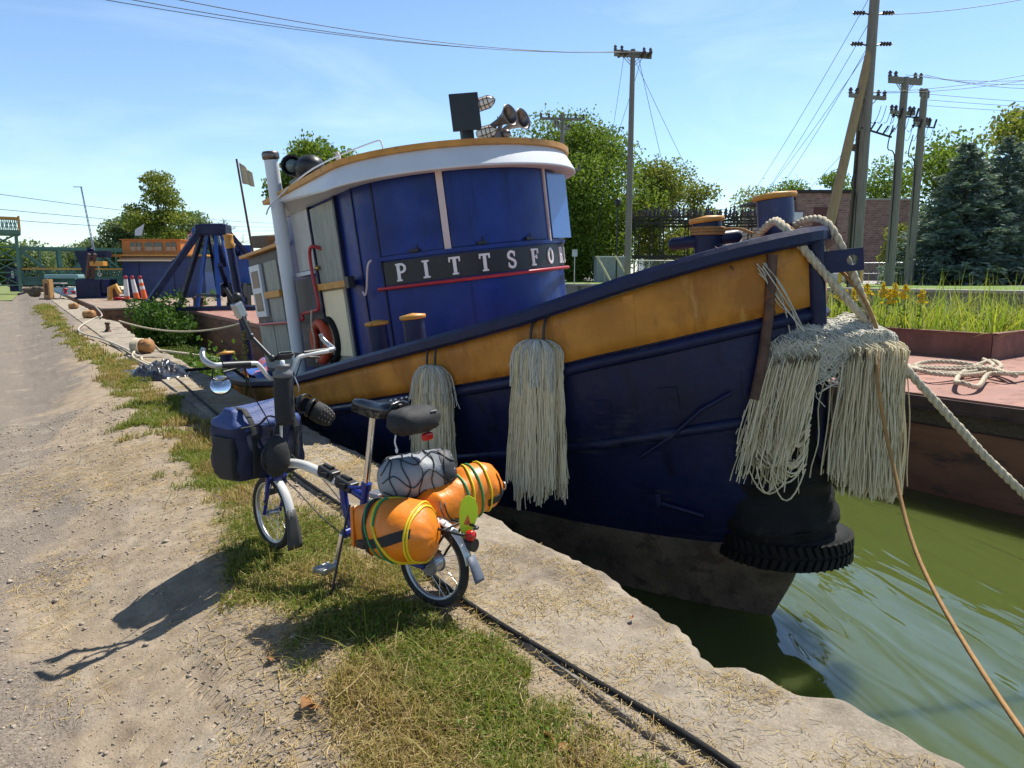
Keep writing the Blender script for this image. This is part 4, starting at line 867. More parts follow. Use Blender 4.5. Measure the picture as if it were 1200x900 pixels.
# ------------------------------------------------------------------ things hung on the tug (world frame)
def strands(Pt, n, length, rad, seed, top=.12, tiers=(1, ), spread=.03, rs=.0045, squash=.55, normal=(-.82, -.57)):
    """a mop fender: yarns gathered at a knot, spreading over a shoulder, hanging straight; returns vertex and face arrays of thin 4 sided yarns"""
    r = np.random.default_rng(seed); Vs = []; Fs = []; K = 13; nx = np.array([normal[0], normal[1], 0]); nx /= np.linalg.norm(nx); tx = np.array([-nx[1], nx[0], 0])
    o = 0; NC = 38; ca0 = np.sort(r.uniform(0, 2*math.pi, NC)); cl_ = r.uniform(.9, 1.06, NC); cd = r.normal(size=(NC, 2))*.035
    for i in range(n):
        kc = r.integers(NC); a = ca0[kc]+r.normal()*.075; q = math.sqrt(r.random())
        if r.random() < .7: q = .75+.25*r.random()
        L0 = cl_[kc]* length*r.choice(tiers)*r.uniform(.93, 1.02)*(1+.05*math.sin(5*a+seed)+.035*math.sin(13*a))
        ca, sa = math.cos(a)*q, math.sin(a)*q; pts = []
        ph = r.uniform(0, 6.28); wob = r.uniform(.003, .012); fr = r.uniform(5, 11); fl = r.uniform(.85, 1.2)
        for k in range(K):
            s = k/(K-1)*L0; e = min(1, (s/top)) if top > 0 else 1; sh = math.sin(e*math.pi/2)**.8
            rr = rad*(.12+.88*sh)*(1+.10*fl*s/length); z = -s+ (rad*.35*(1-sh))
            if s < top: z = -top*(1-math.cos(e*math.pi/2))*1.0
            w_ = wob*math.sin(fr*s*2.2+ph)*min(1, s/.1)
            pts.append(np.array(Pt)+tx*(ca*rr+cd[kc, 0]*s/length+w_+spread*r.normal()*.06)+nx*(sa*rr*squash+rad*squash*.2+w_*.6)+np.array([0, 0, z]))
        pts = np.array(pts); rr_ = rs*r.uniform(.7, 1.3)
        ring = np.array([tx*rr_, nx*rr_, -tx*rr_, -nx*rr_])
        V = (pts[:, None, :]+ring[None]).reshape(-1, 3)
        idx = np.arange(K-1)[:, None]*4+np.arange(4)[None]; nxt = np.arange(K-1)[:, None]*4+((np.arange(4)+1) % 4)[None]
        Fs.append(np.stack([idx, nxt, nxt+4, idx+4], -1).reshape(-1, 4)+o); Vs.append(V); o += len(V)
    return np.concatenate(Vs), np.concatenate(Fs)
def mop(label, Pt, n, length, rad, seed, **kw):
    Pt = tuple(Pt); t = thing('rope_fender', label, 'fender', Pt, group='rope fenders hung on the tugboat bow')
    V, F = strands(Pt, n, length, rad, seed, **kw); raw('yarns', V-np.array(Pt), F, M['strand'], parent=t)
    V, F = strands(Pt+np.array([0, 0, .01]), n//4, length*.32, rad*1.05, seed+9, **kw); raw('top_yarns', V-np.array(Pt), F, M['strand_skylit'], parent=t)
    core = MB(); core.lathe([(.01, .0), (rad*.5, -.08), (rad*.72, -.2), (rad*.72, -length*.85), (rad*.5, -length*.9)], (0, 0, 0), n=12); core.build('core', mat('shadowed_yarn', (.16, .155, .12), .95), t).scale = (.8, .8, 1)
    return t
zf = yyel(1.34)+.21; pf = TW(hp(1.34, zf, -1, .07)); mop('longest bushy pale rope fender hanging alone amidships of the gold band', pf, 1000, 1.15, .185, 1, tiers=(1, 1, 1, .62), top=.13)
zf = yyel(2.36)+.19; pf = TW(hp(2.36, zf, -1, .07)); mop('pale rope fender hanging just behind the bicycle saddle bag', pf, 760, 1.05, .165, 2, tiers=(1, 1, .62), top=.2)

# the big tangled fender over the stem: yarns laid over a pad in front of the bow, falling in two curtains
def draped(seed):
    r = np.random.default_rng(seed); Vs = []; Fs = []; Vb = []; Fb = []; o = ob_ = 0
    def yarn(pts, rad, blue=False):
        nonlocal o, ob_
        pts = np.array(pts); K = len(pts); t = np.gradient(pts, axis=0); t /= np.linalg.norm(t, axis=1)[:, None]+1e-9
        a = np.cross(t, np.array([.31, .2, .93])); a /= np.linalg.norm(a, axis=1)[:, None]+1e-9; b = np.cross(t, a)
        V = np.stack([pts+a*rad, pts+b*rad, pts-a*rad, pts-b*rad], 1).reshape(-1, 3)
        idx = np.arange(K-1)[:, None]*4+np.arange(4)[None]; nxt = np.arange(K-1)[:, None]*4+((np.arange(4)+1) % 4)[None]
        F = np.stack([idx, nxt, nxt+4, idx+4], -1).reshape(-1, 4)
        if blue: Fb.append(F+ob_); Vb.append(V); ob_ += len(V)
        else: Fs.append(F+o); Vs.append(V); o += len(V)
    # front line of the pad in tug coordinates: from starboard round the stem to port
    line = np.array([(-.40, -.08, 2.14), (-.27, -.36, 2.17), (-.08, -.56, 2.17), (.12, -.68, 2.16), (.30, -.73, 2.14), (.45, -.71, 2.10), (.58, -.62, 2.04)])
    inn = np.array([(-.28, .04, 2.24), (-.15, -.20, 2.26), (.0, -.40, 2.27), (.12, -.48, 2.28), (.28, -.50, 2.29), (.42, -.44, 2.28), (.52, -.32, 2.22)])
    Mm = np.array(TUG); tr = lambda p: (Mm[:3, :3] @ p)+Mm[:3, 3]
    lerp = lambda A, t: np.array([np.interp(t, np.linspace(0, 1, len(A)), A[:, k]) for k in range(3)])
    ctr = lambda t: lerp((line+inn)/2, t)
    for i in range(2700):
        t = r.random()
        # gaps: two curtains with an opening between, ragged inside
        if .27 < t < .43 and r.random() < .985: continue
        if .13 < t < .175 and r.random() < .75: continue
        t_c = .3
        if t < .10: continue
        cl = .5+.5*math.sin(t*97+1.3*math.sin(t*41))
        if t < t_c: L0 = (.58+.34*cl)*r.uniform(.88, 1.05)
        else: L0 = (.84+.16*cl)*r.uniform(.94, 1.02)+.14*(t-.4)
        p1 = lerp(line, t)+r.normal(size=3)*np.array([.025, .025, .012]); p0 = lerp(inn, t+r.normal()*.02)
        out = p1-p0; out[2] = 0; out /= np.linalg.norm(out)+1e-9; p1 = p1+out*r.uniform(-.05, .05)
        A = tr(p0); B = tr((p0+p1)/2+np.array([0, 0, .045+.02*r.normal()])); D = tr(p1+out*.03); pts = [A, (A+B)/2+np.array([0, 0, .015]), B, D]
        wob = r.uniform(.004, .012); fr = r.uniform(6, 13); ph = r.uniform(0, 6); lean = np.array([-.11*(1-t/.6) if t < t_c else .0, .07*(1-t/.6) if t < t_c else 0, 0])
        drift = r.normal(size=2)*.018+np.array([.05, -.03])*math.sin(t*97+1.3*math.sin(t*41))
        for k in range(1, 12):
            s = L0*k/11; pts.append(D+np.array([0, 0, -s])+lean*s*(1.5 if t < t_c else 1)+np.array([wob*math.sin(fr*s+ph)+drift[0]*s, wob*math.cos(fr*s*1.1+ph)+drift[1]*s, 0]))
        yarn(pts, .0038*r.uniform(.7, 1.4))
    for i in range(1900):                    # tangle lying on top
        t = r.uniform(.09, 1); k = r.uniform(-.1, .9); dk = r.uniform(.06, .16); dt = r.normal()*.012; q = []; hgt = .012+.045*r.random(); loop_ = r.random() < .3
        for s_ in range(9):
            kk = min(k, 1); e = lerp(line, t)-lerp(inn, t); e[2] = 0; e /= np.linalg.norm(e)+1e-9; p = lerp(inn, t)*(1-kk)+lerp(line, t)*kk; p[2] += hgt+.085*math.sin(max(0, min(1, kk))*math.pi*.62+.35)
            if k > 1: p = p+e*(.035+.02*hgt/.05); p[2] -= (k-1)*.32
            q.append(p+r.normal(size=3)*.004); dt += r.normal()*.007*(3 if loop_ else 1); t = min(1, max(.08, t+dt)); k += dk+(r.normal()*.10 if loop_ else 0)
        yarn([tr(a) for a in q], .0040, True)
    for i in range(60):                     # loops sagging across the curtains
        t0 = r.uniform(.10, .24); t1 = min(.29, t0+r.uniform(.05, .16)); z = r.uniform(.1, .8)
        a = tr(lerp(line, t0)); b = tr(lerp(line, t1)); n = np.array([-.06, -.08, 0]); dr = r.uniform(.05, .22)
        yarn([a*(1-u)+b*u+n*(.5+u*.2)+np.array([-.12*z*(1-u), .04*z, -z-dr*4*u*(1-u)]) for u in np.linspace(0, 1, 9)], .0062)
    return np.concatenate(Vs), np.concatenate(Fs), np.concatenate(Vb), np.concatenate(Fb), line, inn, tr
V, F, Vb, Fb, line, inn, tr = draped(4)
org = TW((.1, -.7, 2.2)); t = thing('bow_fender', 'large tangled pale rope fender draped in two curtains over the tug bow', 'fender', org)
raw('curtain_yarns', V-np.array(org), F, M['strand'], parent=t); raw('tangled_top', Vb-np.array(org), Fb, M['strand_skylit'], parent=t)
g = MB(); rings = []
for a, b in zip(inn, line):
    rings.append([tr(a)-np.array(org), tr((a+b)/2+np.array([0, 0, .085]))-np.array(org), tr(b+np.array([0, 0, .02]))-np.array(org), tr(b-np.array([0, 0, .18]))-np.array(org), tr(a-np.array([0, 0, .25]))-np.array(org)])
g.loft(rings); g.build('pad', mat('fender_pad', (.22, .21, .18), .95), t)
# black rubber and tyres round the stem
org = TW((0, -.35, 1.2)); t = thing('rubber_bow_fender', 'black rubber bow pudding wrapped round the tug stem below the rope fender', 'fender', org, TUG.to_euler())
g = MB()
r = np.random.default_rng(17); rings = []
for i in range(40):
    z = .78-1.36*i/39; R0 = .405+.018*math.sin(z*16)+.012*math.sin(z*41+1); rings.append([Vector(((R0+.012*math.sin(3*a+z*5)+.008*math.sin(11*a+9*z))*math.cos(a), .30+(R0+.012*math.sin(3*a+z*5)+.008*math.sin(11*a+9*z))*math.sin(a), z+.01*math.sin(5*a))) for a in np.linspace(0, 2*math.pi, 48, endpoint=False)])
g.loft(rings); g.build('rubber_wrap', M['rubber'], t)
for z in (.42, .02, -.34):
    g = MB(); g.torus((0, .30, z), (0, .04, 1), .418, .010, 48, 6); g.build('lashing', M['rubber'], t)
g = MB(); g.lathe([(.30, -.62), (.36, .0), (.36, .85)], (0, .30, 0), n=24); g.build('core', M['rubber'], t)
org = TW((.06, -.04, .66)); t = thing('truck_tyre', 'worn black truck tyre lashed low round the tug stem just above the water', 'tyre', org, (TUG.to_3x3() @ Matrix.Rotation(R_(7), 3, 'Y')).to_euler())
g = MB(); prof = [(.25, -.12), (.40, -.13), (.47, -.10), (.485, 0), (.47, .10), (.40, .13), (.25, .12)]; g.lathe(prof, (0, 0, 0), n=48); g.build('sidewall', M['rubber'], t)
g = MB()
for k in range(52):
    a = 2*math.pi*k/52; d = Vector((math.cos(a), math.sin(a), 0))
    for s_ in (-1, 1): g.box(d*.487+Vector((0, 0, .052*s_)), (.028, .034, .085), Matrix.Rotation(a+.0, 3, 'Z') @ Matrix.Rotation(.35*s_, 3, 'X'))
g.build('tread', M['rubber'], t)

# life ring on the wheelhouse side
c = TW((-1.42, 5.50, 2.38)); t = thing('life_ring', 'faded orange life ring hanging by a white line on the wheelhouse side', 'life ring', c, TUG.to_euler())
g = MB(); g.torus((0, 0, 0), (-1, 0, .05), .235, .06, 36, 12); g.build('ring', M['lifered'], t)
g = MB(); r = np.random.default_rng(2); g.tube(smooth_path([(-.06, -.02, .42), (-.08, .02, .24), (-.09, -.03, .05), (-.08, .03, -.1), (-.1, -.02, -.25)], 5), .012, 6); g.build('line', M['rope'], t)
g = MB(); p = TW((-1.2, 5.6, 2.3)); t2 = thing('spare_tyre', 'black tyre leaning on the wheelhouse wall behind the life ring', 'tyre', TW((-1.36, 5.30, 2.40)), TUG.to_euler())
g.torus((0, 0, 0), (-1, 0, 0), .25, .045, 32, 10); g.build('tyre', M['rubber'], t2)
# flagstaff with faded pennant, aft of the deckhouse
t = thing('flagstaff', 'rust brown flagstaff with a small limp pale pennant rising behind the tugboat', 'flagstaff', TW((-.5, 11.3, 1.6)), TUG.to_euler())
g = MB(); g.cyl((0, 0, 0), (0, 0.05, 4.2), .03, .02, n=8); g.build('staff', M['iron'], t)
g = MB(); V = []; nx_, nz_ = 8, 5
for i in range(nx_+1):
    for j in range(nz_+1): V.append((.02+.16*i/nx_, -.2*i/nx_+.03*math.sin(i*1.3), 4.15-.42*j/nz_*(1-.35*i/nx_)-.26*(i/nx_)))
g.add(V, [(i*(nz_+1)+j, (i+1)*(nz_+1)+j, (i+1)*(nz_+1)+j+1, i*(nz_+1)+j+1) for i in range(nx_) for j in range(nz_)], 0, True); g.build('pennant', mat('faded_cloth', (.45, .40, .28), .9), t, None, 0, .006)
# second stack pipe: blue post with orange cap next to the deckhouse
t = thing('mooring_post', 'tall blue steel post with an orange top just left of the tug deckhouse', 'post', TW((-1.35, 9.55, 1.2)), TUG.to_euler())
g = MB(); g.cyl((0, 0, 0), (0, -.02, 2.75), .068, n=14); g.build('post', M['navy'], t); g = MB(); g.lathe([(.07, 0), (.09, .05), (.075, .1), (.075, .2), (.09, .23), (0, .25)], (0, -.02, 2.75), n=14); g.build('cap', M['gold2'], t)
# folded blue and pink sheet on the tug quarter
g = MB(); r = np.random.default_rng(8); c = TW((-1.25, 9.1, 1.72)); n_ = 16; V = []
for i in range(n_+1):
    for j in range(n_+1):
        u, v_ = i/n_-.5, j/n_-.5; V.append(c+Vector((u*.6, v_*1.5, .26*math.exp(-6*(u*u+v_*v_))+.05*math.sin(9*u+4*v_)+.03*math.sin(14*v_))))
g.add(V, [(i*(n_+1)+j, (i+1)*(n_+1)+j, (i+1)*(n_+1)+j+1, i*(n_+1)+j+1) for i in range(n_) for j in range(n_)], 0, True)
m, nt, b = nodes('blue_pink_sheet'); cc = mix(nt, ramp(nt, noise(nt, objvec(nt), 2.2, 2), .45, .5), (.06, .14, .42), (.50, .16, .20)); nt.links.new(cc, b.inputs['Base Color']); b.inputs['Roughness'].default_value = .5
g.build('tarpaulin', m, None, c, label='crumpled blue and pink sheet lying on the tug stern behind the handlebar', category='tarpaulin')

# ------------------------------------------------------------------ mooring ropes
knot = TW((.33, -.68, 2.24)); cap = TW(hp(.12, ycap(.12)+.05, -1, 0)); cap2 = TW(hp(.0, ycap(0)+.06, -1, 0))+Vector((-.02, 0, 0))
g = MB(); lo = Vector((5.53, 1.78, .02)); far = Vector((6.7, .75, -1.35))
twisted(g, smooth_path([TW((.16, .12, 2.98)), TW((.0, -.16, 3.08)), TW((-.13, -.33, 3.04)), TW((-.14, -.44, 2.92)), TW((-.02, -.54, 2.70)), TW((.18, -.64, 2.42)), knot, knot.lerp(lo, .5)+Vector((0, 0, -.02)), lo, far], 6), .029)
twisted(g, smooth_path([TW((.42, .08, 2.96)), TW((.28, -.2, 3.06)), TW((.16, -.44, 3.05)), TW((.14, -.55, 2.92)), TW((.22, -.60, 2.68)), TW((.28, -.66, 2.42)), knot+Vector((.0, 0, .03))], 6), .027)
g.build('mooring_rope', M['rope'], None, knot, label='thick pale twisted mooring rope running from the tug bow to the lower right', category='rope')
g = MB(); k0 = knot+Vector((-.07, -.06, .0)); end = Vector((2.26, .15, .03))
g.tube(smooth_path([TW((.10, -.2, 3.05)), TW((.22, -.60, 2.6)), k0, k0+Vector((-.15, -.10, -.30)), Vector((4.68, 2.26, .27)), Vector((4.33, 1.87, -.23)), Vector((3.55, 1.10, -.48)), Vector((2.8, .55, -.30)), end], 8), .013, 7)
g.build('tan_line', M['manila'], None, k0, label='thin tan line looping from the bow rope down over the water to the quay', category='rope')
g = MB(); g.tube(smooth_path([TW((.02, .58, 3.08)), TW((.18, .3, 3.08)), TW((.2, .12, 3.02)), TW((-.04, -.22, 3.08))], 5), .012, 6)
for k in range(3): g.torus(TW((.1, .5, 3.065+.022*k)), (0, 0, 1), .128, .012, 26, 6)
g.build('tan_lashing', M['manila'], None, TW((.1, .5, 3.06)), label='tan cord wound three turns round the crossbarred bow bollard', category='rope')
g = MB(); r = np.random.default_rng(4); a = TW(hp(.30, ycap(.3)+.0, -1, .05)); b = TW(hp(0, 2.62, -1, .05)); pts = sag(a, b, .16, 26)
for i, (p, q) in enumerate(zip(pts, pts[1:])): g.torus((p+q)/2, (q-p).cross(Vector((0, 0, 1)) if i % 2 else Vector((-.6, -.5, .2))), (q-p).length*.52, .006, 10, 5)
g.build('chain', M['iron'], None, a, label='dark slack chain hung along the bow rail cap', category='chain')
for i in range(1):
    g = MB(); r = np.random.default_rng(6); a = TW(hp(.10, 2.80, -1, .12)); p0 = TW((-.2, -.45, 2.32))
    for k in range(7): g.tube(smooth_path([a+Vector(r.normal(size=3)*.02), a.lerp(p0, .5)+Vector(r.normal(size=3)*.03), p0+Vector(r.normal(size=3)*.05)], 5), .005, 4)
    g.build('frayed_yarns', M['strand_skylit'], None, a, label='few loose frayed pale yarns dangling beside the rusty bow bar', category='yarn')

# ------------------------------------------------------------------ rusty deck barge beyond the bow
BZ = .05
t = thing('deck_barge', 'long rust red flat deck barge lying behind the tug bow', 'barge', (9.1, 6, -1.2))
def loc0(ob): ob.location = (0, 0, 0); return ob
g = MB(); g.box((14.6, 6.5, -.82), (11.0, 19, .95)); loc0(g.build('side', M['rust'], t, (9.1, 6, -1.2), .02))
g = MB(); g.box((14.6, 6.5, -.235), (10.9, 18.9, .22)); loc0(g.build('rub_timber', M['timber'], t, (9.1, 6, -1.2), .01))
g = MB(); g.box((14.55, 6.5, -.05), (11.1, 19.1, .15)); g.box((9.0+.03, 6.5, -.128), (.10, 19.1, .02)); loc0(g.build('deck_edge', mat('deck_edge_rust', (.085, .05, .042), .8, .1, .4, 3, .4, 30), t, (9.1, 6, -1.2), .01))
g = MB(); g.box((14.58, 6.5, .037), (11.1, 19.1, .026)); loc0(g.build('deck', M['rust_deck'], t, (9.1, 6, -1.2)))
g = MB(); cx0, cx1, cy0, cy1, ch = 13.5, 19.2, 5.05, 15.4, .44
M['coam'] = mat('coaming_rust', (.20, .092, .066), .8, 0, .35, 2, .4, 30, ((.26, .13, .10), 4, .6))
for a, b, in (((cx0, cy0), (cx0, cy1)), ((cx0, cy0), (cx1, cy0)), ((cx1, cy0), (cx1, cy1)), ((cx0, cy1), (cx1, cy1))):
    g.bar((a[0], a[1], BZ+ch/2), (b[0], b[1], BZ+ch/2), .02, ch, up=(0, 0, 1)) if False else g.box(((a[0]+b[0])/2, (a[1]+b[1])/2, BZ+ch/2), (abs(a[0]-b[0])+.03, abs(a[1]-b[1])+.03, ch))
    g.box(((a[0]+b[0])/2, (a[1]+b[1])/2, BZ+ch+.012), (abs(a[0]-b[0])+.11, abs(a[1]-b[1])+.11, .02))
loc0(g.build('coaming', M['coam'], t, (9.1, 6, -1.2)))
g = MB(); g.box((16.35, 10.2, BZ+.12), (5.64, 10.28, .2)); loc0(g.build('soil', mat('barge_soil', (.11, .085, .055), .95), t, (9.1, 6, -1.2)))
def blades(n, X0, X1, Y0, Y1, z, h, w_, seed, lean=.35, fn=None, hv=.4, K=4):
    r = np.random.default_rng(seed); x = r.uniform(X0, X1, n); y = r.uniform(Y0, Y1, n)
    if fn is not None:
        k = fn(x, y, r); x, y = x[k], y[k]; n = len(x)
    zz = z(x, y) if callable(z) else np.full(n, z); H = h*(1+hv*r.normal(size=n)).clip(.3, 2.2); az = r.uniform(0, 6.283, n); ln = np.abs(r.normal(size=n))*lean
    dx, dy = np.cos(az), np.sin(az); sx, sy = -dy, dx; V = np.zeros((n, K*2, 3)); ww = w_*(.6+.8*r.random(n))
    for k in range(K):
        t_ = k/(K-1); px = x+dx*H*ln*t_**2; py = y+dy*H*ln*t_**2; pz = zz+H*(t_-.35*ln*t_**2); wv = ww*(1-t_)**.7*.5+.0004
        V[:, 2*k] = np.stack([px+sx*wv, py+sy*wv, pz], 1); V[:, 2*k+1] = np.stack([px-sx*wv, py-sy*wv, pz], 1)
    f = np.array([[2*k, 2*k+1, 2*k+3, 2*k+2] for k in range(K-1)]); F = (np.arange(n)[:, None, None]*(K*2)+f[None]).reshape(-1, 4)
    return V.reshape(-1, 3), F
rd = lambda x, y, r: r.random(len(x)) < np.clip(.35+.5*vnoise(x, y, .9, 31), .1, 1)*np.where((x-cx0 < 1.2) | (y-cy0 < 1.2), 1, .55)
V, F = blades(12500, cx0+.05, cx1-.1, cy0+.05, cy1-.1, BZ+.2, .80, .022, 41, .75, rd, .42, 5)
raw('reed_grass', V, F, M['reed'], kind='stuff', label='tall bright green grass growing inside the barge coaming', category='grass', loc=(15, 9, .2))
r = np.random.default_rng(9); 
for i in range(14):
    px = [982, 992, 1001, 1010, 1017, 1024, 1032, 988, 1006, 1013, 975, 1040, 996, 1029][i]
    ra = FW+RT*((px-600)/820); yy = 6.2+r.uniform(0, 3.5); d_ = yy/ra.y; x = ra.x*d_
    if not cx0 < x < cx1: x = cx0+.3
    p = Vector((x, yy, BZ+.2)); hh = .85+.35*r.random(); g = MB(); tip = p+Vector((r.normal()*.08, r.normal()*.08, hh)); g.tube([p, p.lerp(tip, .5)+Vector((.02, .01, 0)), tip], [.008, .006, .004], 5, 0)
    o = len(g.f)
    cs = []
    for k in range(60):
        s_ = r.random(); cs.append(np.array(tip)+np.array([r.normal()*.05*(1.2-s_), r.normal()*.05*(1.2-s_), -.22+.26*s_]))
    Vq, Fq = leaf_quads(np.array(cs), .075, r); g.add(Vq, [tuple(f) for f in Fq], 1)
    cs = np.array([np.array(p.lerp(tip, s_)) + r.normal(size=3)*.03 for s_ in r.uniform(.1, .8, 22)]); Vq, Fq = leaf_quads(cs, .12, r, .3, .3); g.add(Vq, [tuple(f) for f in Fq], 2)
    g.build('goldenrod', [M['weed'], M['goldenrod'], M['weed']], None, p, label='yellow flowering goldenrod stem among the grass on the rusty barge', category='flower', group='goldenrod on the barge')
# rope heap on the deck
g = MB(); r = np.random.default_rng(12); base = Vector((10.05, 3.45, BZ+.04)); pts = []
px = P(1062, 440, 9.6)
A = [(1062, 440), (1080, 430), (1120, 432), (1165, 436), (1190, 446), (1160, 440), (1110, 436), (1072, 436), (1095, 446), (1140, 442), (1172, 436), (1160, 430), (1130, 438), (1120, 452), (1128, 458), (1146, 456), (1158, 444), (1180, 446), (1215, 440)]
for i, (a, b) in enumerate(A):
    ra = FW+RT*((a-600)/820)-UP*((b-450)/820); k = (BZ+.04-1.5)/ra.z; q = EYE+ra*k; q.z = BZ+.075+.03*(i % 3); q.x = max(q.x, 9.12); pts.append(q)
twisted(g, smooth_path(pts, 7), .032)
pts2 = [p+Vector((.05, .12, .01)) for p in pts[2:12]]; twisted(g, smooth_path(pts2, 7), .03)
g.build('rope_heap', M['rope'], None, pts[8], label='loose heap of grey brown rope lying on the rust red barge deck', category='rope')
g = MB(); g.ell(TW((0, 0, 0))*0+Vector((9.04, 4.35, -.30)), (.05, .10, .05), 8); g.build('white_stone', M['pink'], None, (9.04, 4.35, -.3), label='small white lump lodged on the barge side ledge', category='stone')

# ------------------------------------------------------------------ second barge with the blue steel frame
t = thing('hopper_barge', 'rusty barge with pinkish deck moored between the tug stern and the bushes', 'barge', (6.0, 25, -1.2))
g = MB(); g.box((10, 25.2, -.72), (8, 16.4, 1.16)); loc0(g.build('side', M['rust'], t, (6, 25, -1.2), .03))
g = MB(); g.box((10, 25.2, -.06), (8.1, 16.5, .14)); loc0(g.build('deck', M['rust_deck'], t, (6, 25, -1.2), .02))
def at_z(px, py, z):
    ra = FW+RT*((px-600)/820)-UP*((py-450)/820); return EYE+ra*((z-EYE.z)/ra.z)
ap = P(250, 265, 30); apb = gz(ap, .03)
t = thing('a_frame', 'blue steel a frame hoist with many slanting legs standing on the rusty barge', 'hoist', apb, (0, 0, -YAW))
S_ = 30/820; H_a = ap.z-.03
legs = [(-66, 1.5, 'navy', .18), (-18, 3.5, 'cap_blue', .12), (24, 1, 'cap_blue', .12), (52, 3.4, 'navy', .14), (-62, -2, 'navy', .24), (-26, 0, 'cap_blue', .14), (-10, 3, 'navy', .2), (12, -1.0, 'cap_blue', .16), (38, -1.2, 'cap_blue', .16), (64, 2.5, 'navy', .16), (28, 4, 'navy', .16), (-38, 3.5, 'navy', .12)]
M['frame_blue'] = mat('frame_blue_sunlit', (.028, .085, .33), .4, 0, .2, 3, .1, 20)  # brighter blue for the sunlit legs, the light put into the colour
for (dx, dy, mm, wv) in legs:
    g = MB(); tx = float(np.clip(dx*S_*.28, -.55, .55)); g.bar((dx*S_, dy, 0), (tx, dy*.1, H_a-.25), wv, wv); g.build('leg', M['navy'] if mm == 'navy' else M['frame_blue'], t)
g = MB(); g.box((0, 0, H_a-.16), (1.3, .7, .42)); g.box((0, 0, H_a+.06), (1.0, .5, .08)); g.build('head', M['navy'], t, None, .03)
g = MB(); g.bar((-26*S_, 0, .6), (12*S_, -1, .6), .1, .1); g.bar((-5*S_, 2, .3), (14*S_, -.8, 1.9), .16, .16); g.bar((-20*S_, 3, .08), (50*S_, -1, .08), .25, .16); g.bar((-62*S_, -2, .08), (64*S_, -1, .08), .2, .16); g.build('brace', M['navy'], t)
g = MB(); g.lathe([(.32, -.5), (.32, -.42), (.2, -.42), (.2, .42), (.32, .42), (.32, .5)], (.5, .6, .8), (1, 0, 0), 16); g.box((.5, 1.1, .5), (.9, .5, 1)); g.build('winch', M['black'], t)
g = MB(); g.box((.2, 1.4, H_a*.55), (1.7, .06, 1.7)); g.build('plate', M['frame_blue'], t)
for i, (px, py, s) in enumerate(((233, 356, 1.0), (277, 367, .55))):
    p = at_z(px, py+3, .01); g = MB()
    for dx in ((-.13, .13) if i == 0 else (0,)): g.lathe([(.14*s, 0), (.12*s, .06), (.11*s, .34*s), (.16*s, .38*s), (.16*s, .44*s), (0, .46*s)], p+RT*dx, n=14)
    g.build('bollard', M['iron'], None, p, label=['rusty double bollard on the pinkish barge deck', 'low rusty mushroom bollard near the barge corner'][i], category='bollard')

# ------------------------------------------------------------------ the far work barge with the blue cabin, crane, cones; lift bridge
t = thing('work_barge', 'far work barge with dirt strewn deck lying tight against the quay', 'barge', (2.9, 36, -1.2))
g = MB(); g.box((8.4, 49, -.62), (10.8, 26, 1.1)); loc0(g.build('side', M['rust'], t, (2.9, 36, -1.2), .05))
g = MB(); g.box((8.4, 49, -.02), (10.9, 26.1, .10)); loc0(g.build('deck', mat('littered_deck', (.27, .20, .15), .9, 0, .25, 1.5, .4, 20, ((.12, .08, .06), 2.5, .55)), t, (2.9, 36, -1.2), .01))
D_ = 46; s = D_/820
base = gz(P(146, 345, D_), .03)
t = thing('barge_cabin', 'dark blue barge cabin with an orange glazed lookout on its roof', 'cabin', base, (0, 0, -YAW))
wd = 96*s; hh = 2.65
g = MB(); g.box((wd/2, 2.2, hh/2), (wd, 4.4, hh)); g.build('wall', mat('cabin_blue', (.010, .028, .125), .45, 0, .3, 1.5, .1, 20), t)
for k in range(7):
    g = MB(); g.box((.35+k*.75, -.015, hh/2-.1), (.03, .03, hh-.25)); 
    if k in (1, 4): g.build('wall_seam', M['navy'], t)
g = MB(); g.bar((-.05, -.3, hh+.02), (-.05, 4.6, hh+.02), .3, .12); g.box((wd/2-.1, 2.1, hh+.06), (wd+1.0, 5.2, .11)); g.build('roof', M['gold2'], t)
g = MB(); g.box((1.75, -.25, hh-.18), (3.5, .6, .06), Matrix.Rotation(.35, 3, 'X')); g.build('awning', M['cream'], t)
g = MB(); g.box((-.03, 1.6, 1.1), (.06, 1.0, 2.0)); g.build('door', M['litewood'], t)
for y in (.25, .6, .95, 3.2, 3.6): 
    g = MB(); g.box((-.04, y, 1.3), (.05, .2, 2.5)); g.build('post', M['greyply'], t)
x0, x1 = (140-146)*s, (209-146)*s
M['lookout'] = mat('lookout_orange_paint', (.42, .155, .03), .55, 0, .15, 4)
g = MB(); g.box(((x0+x1)/2, 2.0, hh+.60), (x1-x0, 2.4, .98)); lk = g.build('lookout', M['lookout'], t)
g = MB(); g.box(((x0+x1)/2, 2.0, hh+1.12), (x1-x0+.2, 2.7, .06)); g.build('lookout_roof', M['lookout'], lk)
for k, (a, b) in enumerate(((150, 163.5), (167, 188), (192, 204))):
    a, b = (a-146)*s, (b-146)*s; g = MB(); g.box(((a+b)/2, .785, hh+.66), (b-a, .04, .56)); f = g.build('window', M['glass'], lk)
    g = MB(); g.box(((a+b)/2, .755, hh+.52), (b-a-.06, .03, .26)); g.build('pane', mat('pale_blind', (.35, .28, .20), .6), f)
    g = MB(); g.box(((a+b)/2, .74, hh+.66), (.05, .03, .56)); g.build('mullion', M['lookout'], f)
